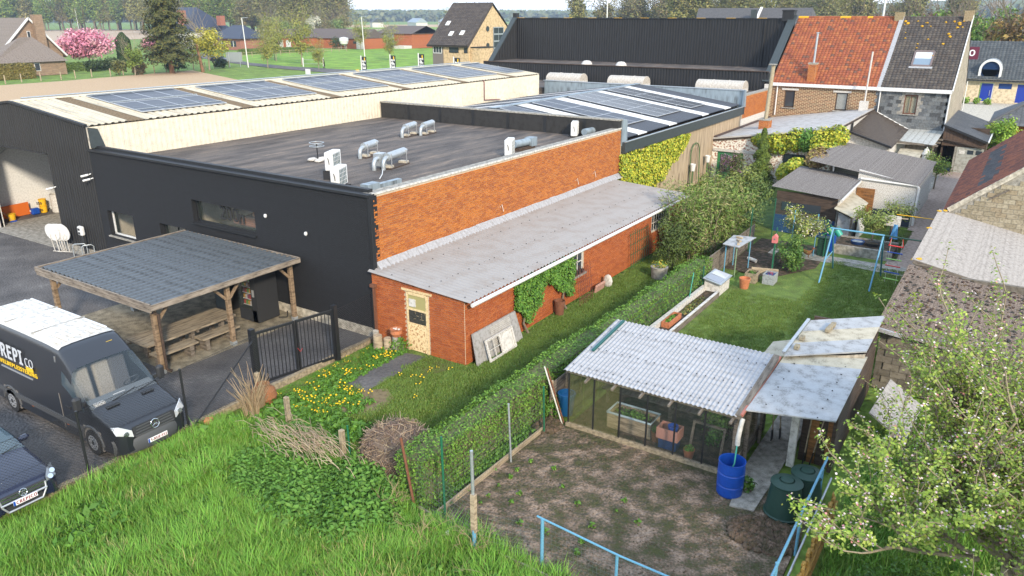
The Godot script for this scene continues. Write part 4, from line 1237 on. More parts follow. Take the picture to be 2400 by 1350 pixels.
	for k in 6:
		var x0 := 21.85 + k * 1.14
		var r := mb(); r.ribs(V(x0, 1.86, -2.35), V(1.14, 0, 0), V(0, -.55, 4.4), .178, .05)
		put(r, "roof_sheet", M.moss_roof_dark, g2)
	pbox(g2, "front_wall", M.dull_blocks[1], 22.06, 22.25, 0, 1.75, -2.2, 2.0)
	pbox(g2, "garden_wall", M.dull_blocks[0], 22.25, 28.8, 0, 1.78, -2.2, -2.0); pbox(g2, "rear_wall", M.dull_blocks[0], 22.25, 28.8, 0, 1.2, 1.8, 2.0)
	pbox(g2, "party_wall", M.dull_blocks[0], 28.55, 28.7, 0, 1.7, -2.0, 1.8)
	pbar(g2, "lead_edge", M.lead, V(21.82, 1.87, -2.38), V(21.82, 1.78, -1.65), .08, .1)
	var bl2 := []
	for r in 8:
		for c in 11:
			var z := -2.0 + (c + .5 * (r % 2)) * .42
			if z > 1.8 or .12 + r * .2 > 1.66 - (z + 2) * .12: continue
			bl2.append(Transform3D(Basis(V(0, 0, 1), Vector3.UP, V(-1, 0, 0)), V(22.05 - rng.randf_range(0, .008), .12 + r * .2, z)))
	pieces(g2, "block", [bx.mesh()], bl2, M.dull_blocks)
	# scatter of moss cushions on the dark roof
	var mc := mb(true)
	var rr := RandomNumberGenerator.new(); rr.seed = 12
	for k in 900:
		var x := rr.randf_range(21.9, 28.6); var z := rr.randf_range(-2.3, 1.9)
		mc.col = [L(.06, .035, .02), L(.10, .065, .03), L(.035, .03, .02)][k % 3]
		var s2 := rr.randf_range(.02, .06)
		mc.blob(V(x, 1.90 - (z + 2.35) * .125, z), V(s2 * 1.6, s2 * .6, s2), rr, .3, 3, 5)
	var mo := put(mc, "moss_cushions", M.needle, g2); mo.set_meta("kind", "stuff")

# ---------------------------------------------------------------- lean-to brick shed
func make_brick_shed():
	var t := thing("brick_lean_to", "long low brick lean-to with grey corrugated roof below the orange brick wall", "shed")
	var m := mb()
	wall(m, V(16.82, 0, -16.4), V(0, 0, 1), 3.66, 2.12, V(.2, 0, 0), [[1.43, 2.27, .0, 2.0]])
	m.prism([V(16.82, 2.12, -16.4), V(16.82, 2.36, -16.4), V(16.82, 2.13, -12.74)], V(.2, 0, 0))
	var f := put(m, "front_wall", M.mortar, t)
	var sh := brick_shape(.222, .0747, .03)
	pieces(f, "brick", [sh], bond(V(16.815, .0, -16.4), V(0, 0, 1), 3.66, 2.36, .222, .0747, [[1.38, 2.32, -1.0, 2.03]], .062), M.shed_bricks, 300)
	var m2 := mb()
	wall(m2, V(17.02, 0, -12.74), V(1, 0, 0), 16.9, 2.0, V(0, 0, -.2), [[6.4, 7.2, .98, 1.86], [13.5, 15.5, 1.0, 1.78]])
	var s := put(m2, "side_wall", M.mortar, t)
	pieces(s, "brick", [sh], bond(V(16.83, .0, -12.735), V(1, 0, 0), 17.09, 2.06, .222, .0747, [[6.55, 7.43, .95, 1.88], [13.65, 15.73, .97, 1.8]]), M.shed_bricks, 300)
	pbox(t, "far_wall", M.mortar, 33.72, 33.92, 0, 2.1, -16.4, -12.96)
	for k in 17:
		var x0 := 16.66 + k * 1.015
		for j in 2:
			var r := mb(); r.ribs(V(x0, 2.13 + .12 * j + .006 * j + .004 * (k % 2), -12.4 - 2.0 * j), V(1.015, 0, 0), V(0, .125, -2.03), .203, .05)
			put(r, "roof_sheet", M.lean_roof, t)
	var bo := mb()
	for z in [-12.75, -14.1, -15.6]:
		for k in 58: bo.lathe([W(0, .03), W(.014, .018), W(.018, .0)], V(16.88 + k * .29, 2.157 - (z + 12.4) * .06, z), 5)
	put(bo, "roof_bolts", M.black_metal, t).set_meta("kind", "stuff")
	var fl := mb()
	for k in 36:
		var x0 := 17.04 + k * .492
		fl.prism([V(x0, 2.37, -16.18), V(x0, 2.60 + rng.randf_range(-.015, .015), -16.385), V(x0, 2.36, -16.385)], V(.48, 0, 0))
	put(fl, "lead_flashing", M.lead, t)
	ptube(t, "gutter", M.white, [V(16.7, 2.06, -12.36), V(34.0, 2.06, -12.36)], .065, 8)
	# steel door with two panes, paint flaking to rust
	var rusty := noise_tex(51, [[.02, 1.1], [.1, .6]], [[.0, L(.16, .06, .025)], [.22, L(.38, .15, .05)], [.30, L(.70, .52, .28)], [1.0, L(.80, .62, .36)]])
	var rm := mat(L(1, 1, 1), .7, 0, rusty, .9)
	var cr := mat(L(.78, .60, .34), .7, 0, T.stain, 1.5)
	var d := mb(); d.b6(16.78, 16.84, 0, 1.95, -14.97, -14.90); d.b6(16.78, 16.84, 0, 1.95, -14.20, -14.13); d.b6(16.78, 16.84, 1.88, 1.97, -14.90, -14.20); d.b6(16.78, 16.84, 1.38, 1.44, -14.90, -14.20)
	var dr := put(d, "door", cr, t)
	pbox(dr, "kick_panel", rm, 16.79, 16.83, .02, .95, -14.90, -14.20)
	pbox(dr, "lower_pane", mat(L(.06, .06, .055), .1, 0, T.stain, 2.0), 16.80, 16.815, .96, 1.38, -14.90, -14.20)
	pbox(dr, "upper_pane", mat(L(.36, .32, .14), .3), 16.80, 16.815, 1.44, 1.88, -14.90, -14.20)
	pbox(dr, "vent_grille", M.white_dirty, 16.78, 16.798, 1.5, 1.75, -14.87, -14.6)
	for k in 9:
		var a := V(16.797, rng.randf_range(.98, 1.36), rng.randf_range(-14.88, -14.22))
		ptube(dr, "dry_stalk", M.straw, [a, a + V(-.004, rng.randf_range(-.1, .12), rng.randf_range(-.15, .15))], .006, 4)
	pbox(t, "door_lintel", cr, 16.77, 16.85, 1.99, 2.06, -15.15, -13.95)
	pbox(t, "downpipe", M.rust, 16.72, 16.79, .35, 1.85, -16.32, -16.24)
	pbox(t, "pipe_head", M.rust, 16.68, 16.80, 1.85, 1.95, -16.4, -16.18)
	window(t, V(23.45, 1.0, -12.78), V(1, 0, 0), .72, .84, V(0, 0, 1), M.old_white, M.window_glass, 2, 2, .07)
	window(t, V(30.55, 1.02, -12.78), V(1, 0, 0), 1.9, .74, V(0, 0, 1), M.old_white, M.window_glass, 7, 2, .06)
	pbox(t, "sill", M.concrete, 23.3, 24.3, .9, .97, -12.85, -12.6)

# ---------------------------------------------------------------- pergola, tables, vending machine
func make_pergola():
	var t := thing("timber_pergola", "timber shelter with grey ribbed metal roof over the picnic table", "shelter")
	for k in 6:
		var z0 := -25.7 + k * 1.02
		var r := mb(); r.ribs(V(11.28, 2.31 - .012 * k, z0), V(0, -.012, 1.02), V(5.3, 0, 0), .255, .06, true)
		put(r, "roof_sheet", M.blue_sheet, t)
	var y := 2.24
	pbox(t, "front_fascia", M.wood_grey, 11.16, 16.66, y - .10, y + .07, -19.56, -19.51)
	pbox(t, "front_beam", M.wood_grey, 11.3, 16.6, y - .20, y - .06, -19.97, -19.83)
	pbox(t, "left_fascia", M.wood_grey, 11.16, 11.21, y - .03, y + .10, -25.8, -19.565)
	pbox(t, "left_lower_fascia", M.wood_grey, 11.165, 11.215, y - .16, y - .05, -25.8, -19.565)
	pbox(t, "right_fascia", M.wood_grey, 16.61, 16.66, y - .10, y + .08, -25.8, -19.565)
	pbox(t, "back_fascia", M.wood_grey, 11.16, 16.66, y - .05, y + .10, -25.86, -25.81)
	pbox(t, "back_beam", M.wood_grey, 11.3, 16.6, y - .20, y - .06, -25.5, -25.36)
	for k in 6: pbox(t, "rafter", M.wood_grey, 11.25 + k * 1.06, 11.32 + k * 1.06, y - .06, y + .0, -25.7, -19.58)
	for q in [[11.44, -19.9], [13.95, -19.9], [16.5, -19.9], [11.44, -25.43], [13.95, -25.43], [16.5, -25.43]]:
		var p := mb(); p.cbox(V(q[0], 1.08, q[1]), V(.14, 1.96, .14), .012)
		var po := put(p, "post", M.wood_post, t)
		pbox(po, "shoe", M.galv, q[0] - .08, q[0] + .08, .01, .14, q[1] - .08, q[1] + .08)
		for sx in [-1.0, 1.0]:
			if (sx < 0 and q[0] < 11.5) or (sx > 0 and q[0] > 16.4): continue
			pbar(t, "brace", M.wood_post, V(q[0] + sx * .08, 1.6, q[1]), V(q[0] + sx * .5, y - .18, q[1]), .06, .08)
	ptube(t, "downpipe", M.wood_dark, [V(11.3, y - .05, -19.75), V(11.3, y - .2, -19.78), V(11.5, y - .35, -19.76), V(11.5, .15, -19.76), V(11.62, .08, -19.7)], .045, 8)
	var b := thing("picnic_table", "long grey wooden picnic table under the pergola", "table")
	for k in 5: pbox(b, "plank", M.wood_table, 11.4, 14.55, .69, .75, -21.5 + k * .212, -21.5 + k * .212 + .204)
	for x in [11.8, 13.0, 14.1]:
		pbox(b, "leg", M.wood_old, x, x + .12, .01, .69, -20.8, -20.65); pbox(b, "leg", M.wood_old, x, x + .12, .01, .69, -21.35, -21.2)
		pbox(b, "cross_rail", M.wood_old, x + .13, x + .19, .58, .688, -21.45, -20.5)
	var lab := ["wooden bench at the near left of the picnic table", "wooden bench at the near right of the picnic table", "wooden bench on the far side of the picnic table"]
	var spots := [[11.52, -20.62], [13.05, -20.6], [11.2, -22.3]]
	for k in 3:
		var n := thing("wooden_bench", lab[k], "bench", "benches round the picnic table")
		var x0: float = spots[k][0]; var z0: float = spots[k][1]
		for q in 2: pbox(n, "plank", M.wood_table, x0, x0 + 1.38, .39, .45, z0 + q * .23, z0 + q * .23 + .222)
		for x in [x0 + .12, x0 + 1.1]: pbox(n, "leg", M.wood_old, x, x + .14, .01, .388, z0 + .06, z0 + .4)
	var v := thing("vending_machine", "black vending machine with lit rows of snacks against the black wall", "vending machine")
	var vm := mb(); vm.b6(15.62, 16.4, .08, 1.72, -20.6, -20.55); vm.b6(15.62, 16.4, .08, 1.72, -21.55, -21.5); vm.b6(16.35, 16.4, .08, 1.72, -21.5, -20.6); vm.b6(15.62, 16.35, 1.66, 1.72, -21.5, -20.6); vm.b6(15.62, 16.35, .08, .5, -21.5, -20.6); vm.b6(15.5, 15.62, .08, .5, -21.5, -20.6); vm.b6(15.5, 15.62, .08, 1.72, -20.82, -20.55)
	put(vm, "cabinet", M.black_plastic, v)
	pbox(v, "glass_front", M.glass, 15.51, 15.525, .5, 1.66, -21.52, -20.83)
	pbox(v, "back_panel", M.white, 16.2, 16.22, .5, 1.66, -21.5, -20.6)
	var cols := [L(.5, .05, .04), L(.1, .32, .06), L(.6, .32, .04), L(.55, .52, .5), L(.25, .04, .1)]
	var pm := []
	for c in cols: pm.append(mat(c, .5))
	for r in 5:
		pbox(v, "shelf", M.white, 15.66, 16.15, .55 + r * .22, .57 + r * .22, -21.48, -20.84)
		for c in 6: pbox(v, "snack", pm[(r * 2 + c) % 5], 15.68, 15.78, .572 + r * .22, .70 + r * .22, -21.46 + c * .105, -21.46 + c * .105 + .08)
	pbox(v, "keypad", M.steel, 15.485, 15.5, 1.0, 1.25, -20.75, -20.65)
	for q in [-21.4, -20.75]: pbox(v, "foot", M.black_steel, 15.7, 16.3, .01, .08, q, q + .08)
	ptube(v, "cable", M.rubber, [V(16.3, .05, -20.5), V(16.5, .03, -20.3), V(16.7, .03, -20.5), V(16.78, .1, -20.6)], .02, 5)
	var cb := thing("dark_cupboard", "dark cupboard standing behind the picnic table near the black wall", "cupboard")
	pbox(cb, "cabinet", M.black_plastic, 15.75, 16.3, .01, 1.0, -23.2, -22.5)
	pbox(cb, "door", M.anthracite, 15.735, 15.75, .1, .95, -23.15, -22.55)
	# round table tops leaning by the black gable, charger and hoop
	var rt := thing("folded_party_table", "white folded standing table leaning in the outermost place by the hall gable", "table", "folded white standing tables")
	var disc := mb(); var pts := []
	disc.tube([V(0, .93, 0), V(0, .93, .03)], .4, 22)
	put(disc, "table_top", M.white, rt)
	for s in [-.16, .16]:
		ptube(rt, "leg", M.white_dirty, [V(s, .85, .05), V(s * .8, .0, .06)], .018, 6)
		ptube(rt, "foot", M.white_dirty, [V(s * .8 - .12, .02, .06), V(s * .8 + .12, .02, .06)], .016, 6)
	rt.position = V(16.35, .0, -35.2); rt.rotation = V(0, deg_to_rad(-75), deg_to_rad(0))
	rt.rotate_object_local(Vector3.RIGHT, .12)
	var rn := ["white folded standing table, second in the row by the hall gable", "white folded standing table, third in the row by the hall gable", "white folded standing table nearest the charging post by the hall gable"]
	for k in 3:
		var c := copy_of(rt, rn[k], V(16.45 + .06 * k, .0, -35.03 + .13 * k), 0)
		c.rotation = rt.rotation
	var ch := thing("charging_post", "white car charging post with two dark sockets by the hall gable", "charging post")
	pbox(ch, "column", M.black_plastic, 16.62, 16.74, 0, 1.0, -33.5, -33.38)
	var hd := mb(); hd.cbox(V(16.62, 1.15, -33.44), V(.18, .42, .34), .05); put(hd, "charger", M.white, ch)
	for k in 2: pbox(ch, "socket", M.black_plastic, 16.515, 16.54, 1.18 - .17 * k, 1.28 - .17 * k, -33.52, -33.38)
	var hp := thing("hoop_barrier", "pale grey tubular hoop barrier guarding the charging post", "barrier")
	for k in 2: ptube(hp, "hoop", M.galv, [V(16.28 + .1 * k, 0, -33.75 + .55 * k), V(16.28 + .1 * k, .5, -33.75 + .55 * k), V(16.32 + .1 * k, .58, -33.65 + .55 * k), V(16.6 + .1 * k, .58, -33.4 + .4 * k), V(16.68 + .1 * k, .5, -33.35 + .4 * k), V(16.68 + .1 * k, .0, -33.35 + .4 * k)], .025, 7)
	# things inside the open hall
	var ob := mb(); ob.bar(V(17.6, .36, -43.2), V(19.1, .36, -43.35), .04, .66)
	single(ob, "orange_board", M.orange_sheet, "orange board standing against the white inner wall of the hall", "board")
	var jc := thing("blue_jerrycan", "blue jerrycan on the hall floor between orange panel and yellow buckets", "jerrycan")
	var jm := mb(); jm.cbox(V(19.25, .18, -43.1), V(.42, .34, .3), .06); put(jm, "canister", M.blue_plastic, jc); pbox(jc, "cap", M.white, 19.0, 19.03, .2, .27, -43.14, -43.06)
	var bn := ["lower yellow bucket of the stack by the white drum", "upper yellow bucket stacked by the white drum", "yellow bucket lying at the door edge of the hall"]
	for k in 3:
		var p: Vector3 = [V(19.75, .015, -43.2), V(19.75, .38, -43.2), V(17.9, .015, -42.7)][k]
		var bk := thing("yellow_bucket", bn[k], "bucket", "yellow buckets in the hall")
		var bm := mb(); bm.lathe([W(0, 0), W(.16, 0), W(.19, .35), W(.2, .36), W(.17, .355), W(.0, .33)], p, 14); put(bm, "pail", M.yellow_plastic, bk)
		if k < 2: ptext(bk, "lettering", "sto", .16, p + V(-.195, .17, .04), Basis(V(0, 0, 1), Vector3.UP, V(-1, 0, 0)).rotated(Vector3.UP, .5), M.letter_black, .01, true)
	var dr := thing("white_drum", "paint splashed white drum inside the open hall door", "drum")
	var dm := mb(); dm.lathe([W(0, 0), W(.33, 0), W(.34, .4), W(.345, .42), W(.34, .44), W(.34, .95), W(.35, .97), W(.32, .97), W(.32, .5), W(0, .5)], V(20.3, .015, -42.7), 20); put(dm, "barrel", M.old_white, dr)
	var brm := thing("push_broom", "broom with blue head lying at the hall door edge", "broom")
	ptube(brm, "handle", M.wood_pale, [V(17.4, .75, -42.9), V(17.8, .05, -42.4)], .014, 5); pbox(brm, "head", M.blue_plastic, 17.65, 17.95, .015, .08, -42.42, -42.33)
	pbar(get_node("sheet_metal_hall"), "wind_brace", M.steel, V(17.1, 2.6, -43.5), V(20.3, 4.5, -43.5), .05, .05)
	# cameras on the gable corner
	var cn := ["upper white security camera at the black gable corner", "lower white security camera at the black gable corner", "white security camera beside the hall door"]
	for k in 3:
		var p: Vector3 = [V(16.8, 3.72, -32.3), V(16.8, 3.55, -32.2), V(16.8, 2.8, -35.45)][k]
		var c := thing("security_camera", cn[k], "camera", "security cameras on the hall")
		ptube(c, "camera_housing", M.white, [p + V(-.25, -.06, -.16), p + V(-.03, .0, .02)], .045, 8)
		ptube(c, "bracket", M.white, [p, p + V(.09, .03, .05)], .025, 6)
	# gate between two posts, slightly ajar
	var g := thing("double_gate", "black steel bar double gate between the yard and the garden", "gate")
	var P0 := V(12.36, 0, -16.78); var P1 := V(14.95, 0, -16.24)
	for q in [P0, P1]:
		pbox(g, "post", M.black_steel, q.x - .07, q.x + .07, 0, 1.82, q.z - .07, q.z + .07)
	for k in 2:
		var a := P0.lerp(P1, .04 + .48 * k); var bb := P0.lerp(P1, .485 + .48 * k)
		var lf := mb()
		lf.bar(a + V(0, .14, 0), bb + V(0, .14, 0), .05, .07); lf.bar(a + V(0, 1.66, 0), bb + V(0, 1.66, 0), .05, .07)
		lf.bar(a + V(0, .1, 0), a + V(0, 1.7, 0), .06, .05); lf.bar(bb + V(0, .1, 0), bb + V(0, 1.7, 0), .06, .05)
		var leaf := put(lf, "gate_leaf", M.black_steel, g)
		for i in 9:
			var p := a.lerp(bb, (i + 1) / 10.0)
			ptube(leaf, "bar", M.black_steel, [p + V(0, .16, 0), p + V(0, 1.64, 0)], .013, 6)
		var st := mb()
		for i in 26: st.lathe([W(.012, .0), W(.0, .05)], a.lerp(bb, (i + .5) / 26.0) + V(0, 1.69, 0), 4)
		put(st, "spikes", M.black_steel, leaf)
	ptube(g, "red_string", M.red_plastic, [P0.lerp(P1, .5) + V(-.02, .85, .05), P0.lerp(P1, .5) + V(.05, .72, .08), P0.lerp(P1, .51) + V(.1, .8, .08)], .008, 4)
	# kerb stones
	var kt := thing("concrete_kerb", "pale concrete edging between the yard and the meadow", "kerb")
	for i in 13:
		var x0 := 3.9 + i * .99
		pbox(kt, "kerb_stone", M.kerb, x0, x0 + .978, -.05, .13 + .008 * (i % 3), -16.47, -16.33)
	# chain link fences
	chain_fence("yard_fence", "black chain link fence along the yard in front of the van", [V(3.9, .1, -16.28), V(7.22, .1, -16.28), V(9.79, .1, -16.28), V(12.25, .1, -16.5)], 1.65, M.black_steel, [0, 1, 2])
	chain_fence("side_fence", "short black chain link fence between the gate and the brick lean-to", [V(15.05, .1, -16.24), V(16.75, .1, -16.36)], 1.55, M.black_steel, [1])
func chain_fence(called: String, label: String, pts: Array, h: float, m: Material, posts: Array, cell := .075, r := .0032) -> Node3D:
	var t := thing(called, label, "fence")
	var w := mb()
	for k in pts.size() - 1:
		var a: Vector3 = pts[k]; var b: Vector3 = pts[k + 1]
		var d := (b - a).normalized(); var L0 := a.distance_to(b)
		var n := int((L0 + h) / cell)
		for i in n:
			for sg in [0, 1]:
				var s := i * cell
				var u0 := maxf(.0, s - h); var u1 := minf(L0, s)
				if u1 - u0 < .01: continue
				var v0 := s - u0; var v1 := s - u1
				if sg == 1:
					w.tube([a + d * (L0 - u0) + Vector3.UP * v0, a + d * (L0 - u1) + Vector3.UP * v1], r, 3, false)
				else:
					w.tube([a + d * u0 + Vector3.UP * v0, a + d * u1 + Vector3.UP * v1], r, 3, false)
		w.tube([a + Vector3.UP * h, b + Vector3.UP * h], .006, 4, false); w.tube([a + Vector3.UP * h * .5, b + Vector3.UP * h * .5], .004, 4, false)
	put(w, "wire_mesh", m, t)
	for k in posts:
		ptube(t, "post", m, [V(pts[k].x, 0, pts[k].z), V(pts[k].x, h + .12, pts[k].z)], .03, 8)
	if called == "yard_fence":
		ptube(t, "strut", m, [V(9.85, .12, -16.2), V(12.3, 1.5, -16.7)], .022, 6)
	return t

# ---------------------------------------------------------------- machines on the flat roof
func make_roof_machines():
	var R := 4.3
	var acs := [[V(19.9, R + .28, -21.0), "white air conditioner unit standing behind the other on the flat roof"], [V(18.85, R + .02, -19.65), "white air conditioner unit at the front edge of the flat roof"], [V(27.5, R, -18.2), "white air conditioner unit in the middle by the brick parapet"], [V(34.0, R, -18.6), "white air conditioner unit at the far dark parapet"]]
	for a in acs:
		var t := thing("air_conditioner", a[1], "air conditioner", "air conditioners on the flat roof", a[0], .42)
		var m := mb(); m.cbox(V(0, .4, 0), V(.85, .68, .32), .03); put(m, "casing", M.white, t)
		pbox(t, "fan_grille", mat(L(.05, .10, .12), .5), -.38, .28, .12, .68, .161, .17)
		for k in 6: pbox(t, "grille_bar", M.white, -.38 + k * .128, -.365 + k * .128, .1, .7, .171, .18)
		for k in 5: pbox(t, "grille_bar", M.white, -.39, .29, .12 + k * .137, .132 + k * .137, .181, .188)
		for x in [-.3, .25]: pbox(t, "foot", M.black_plastic, x, x + .08, -.02 if a[0].y < R + .1 else -.28, .06, -.3, .3)
		ptube(t, "handle", M.black_plastic, [V(-.43, .55, -.02), V(-.45, .42, .02), V(-.43, .3, .02)], .015, 5)
	var ds := [[V(28.95, R, -25.55), 1.25, "galvanised duct on the flat roof, left of the far pair", false], [V(29.95, R, -25.2), 1.25, "galvanised duct on the flat roof, right of the far pair", false], [V(23.45, R, -23.1), 1.2, "single galvanised duct standing behind the air conditioners", false], [V(22.1, R, -20.55), 1.6, "galvanised duct with a square box in the middle of the roof", true]]
	for d in ds:
		var t := thing("roof_duct", d[2], "duct", "ducts on the flat roof", d[0], .18)
		var L0: float = d[1]
		ptube(t, "elbow", M.galv, [V(0, 0, 0), V(0, .22, 0), V(.04, .34, 0), V(.14, .42, 0), V(.3, .45, 0)], .085, 10)
		ptube(t, "silencer", M.galv, [V(.3, .46, 0), V(L0, .5, 0)], .16, 12)
		ptube(t, "outlet", M.galv, [V(L0, .5, 0), V(L0 + .18, .52, 0)], .07, 8)
		for x in [.35, L0 - .1]:
			pbar(t, "bracket", M.steel, V(x, .02, .17), V(x, .6, .17), .03, .03)
			pbox(t, "ballast", M.pale_concrete, x - .05, x + .2, .03, .12, -.2, .15)
		pbox(t, "base_frame", M.wood_dark, .15, L0 + .05, .0, .035, -.25, .22)
		if d[3]:
			ptube(t, "second_elbow", M.galv, [V(-.2, 0, -.3), V(-.2, .25, -.3), V(-.1, .4, -.3), V(.1, .44, -.3)], .085, 10)
			pbox(t, "fan_box", M.galv, .08, .52, .12, .6, -.5, -.17)
			ptube(t, "white_cable", M.white, [V(-.2, .08, .1), V(-.9, .03, .5), V(-1.7, .05, .9)], .02, 5)
	var nd := thing("flat_duct", "low blue grey duct lying along the brick parapet at the near corner", "duct")
	pbox(nd, "box", M.zinc_panel, 18.8, 19.4, R, R + .25, -18.6, -18.25); pbox(nd, "channel", M.zinc_panel, 19.4, 20.6, R + .02, R + .17, -18.5, -18.3)
	for q in [[V(28.9, R, -18.7), "blue grey cylinder duct beside the middle air conditioner"], [V(34.0, R, -17.9), "blue grey cylinder duct beside the far air conditioner"]]:
		var t := thing("cylinder_duct", q[1], "duct", "cylinder ducts by the parapet", q[0])
		ptube(t, "silencer", M.zinc_panel, [V(-.3, .3, 0), V(.75, .3, .1)], .17, 12)
		pbox(t, "end_box", M.zinc_panel, .75, 1.2, .1, .48, -.1, .3)
		pbox(t, "foot", M.wood_dark, -.2, 1.1, .0, .12, -.15, .25)
	var an := thing("roof_antenna", "ring shaped antenna on a short mast on the flat roof", "antenna", "", V(22.1, R, -24.2))
	ptube(an, "mast", M.black_steel, [V(0, 0, 0), V(0, .75, 0)], .025, 6)
	for s in 2:
		var ring := []
		for k in 13: ring.append(V(cos(TAU * k / 12.0) * .3, .62 + .14 * s, sin(TAU * k / 12.0) * .3))
		ptube(an, "ring", M.galv, ring, .016, 5)
	for k in 3:
		var a := TAU * k / 3.0
		ptube(an, "spoke", M.galv, [V(0, .6, 0), V(cos(a) * .3, .62, sin(a) * .3)], .01, 4)
		var bg := mb(); bg.blob(V(cos(a) * .25, .06, sin(a) * .25), V(.24, .08, .18), rng, .1, 5, 8); put(bg, "sandbag", M.old_white, an)

# ---------------------------------------------------------------- vehicles
# smooth skin over a grid of points; skip holds [row, column] quads to leave open
func skin(m: MB, g: Array, skip := {}):
	var R := g.size(); var C: int = g[0].size()
	var ns := []
	for i in R:
		var row := []
		for j in C:
			var du: Vector3 = g[mini(i + 1, R - 1)][j] - g[maxi(i - 1, 0)][j]
			var dv: Vector3 = g[i][mini(j + 1, C - 1)] - g[i][maxi(j - 1, 0)]
			row.append(du.cross(dv).normalized())
		ns.append(row)
	for i in R - 1:
		for j in C - 1:
			if skip.has(i * 1000 + j): continue
			m.tri_n(g[i][j], g[i + 1][j], g[i + 1][j + 1], ns[i][j], ns[i + 1][j], ns[i + 1][j + 1])
			m.tri_n(g[i][j], g[i + 1][j + 1], g[i][j + 1], ns[i][j], ns[i + 1][j + 1], ns[i][j + 1])
func wheel(parent: Node, p: Vector3, r: float, w: float, side: float):
	var t := mb(); var o := V(side, 0, 0)
	t.tube([p - o * w * .5, p - o * w * .4, p + o * w * .4, p + o * w * .5], [r * .93, r, r, r * .93], 22)
	var ty := put(t, "tyre", M.rubber, parent)
	var rm := mb(); rm.tube([p + o * w * .36, p + o * w * .52], [r * .62, r * .58], 20)
	var ro := put(rm, "rim", M.steel, ty)
	var hb := mb(); hb.tube([p + o * w * .5, p + o * w * .58], [r * .2, r * .14], 10)
	for k in 10:
		var a := TAU * k / 10.0
		hb.box(p + o * w * .525 + V(0, cos(a), sin(a)) * r * .42, V(.012, r * .12, r * .07), Basis(Vector3.RIGHT, -a))
	put(hb, "hub", M.black_plastic, ro)
func plate(parent: Node, txt: String, p: Vector3, w: float, h: float, tilt: float):
	var b := mb(); var bs := Basis(Vector3.RIGHT, tilt)
	b.box(p, V(w, h, .012), bs)
	var o := put(b, "number_plate", M.letter_white, parent)
	var e := mb(); e.box(p + V(-w * .5 + .02, 0, .008), V(.04, h * .94, .006), bs); put(e, "blue_band", M.blue_plastic, o)
	ptext(o, "characters", txt, h * .72, p + V(.02, 0, .012), bs, mat(L(.20, .01, .02), .6), .004, true, .92 * w / (.155 * h / .11 * txt.length() * .32 + .12))
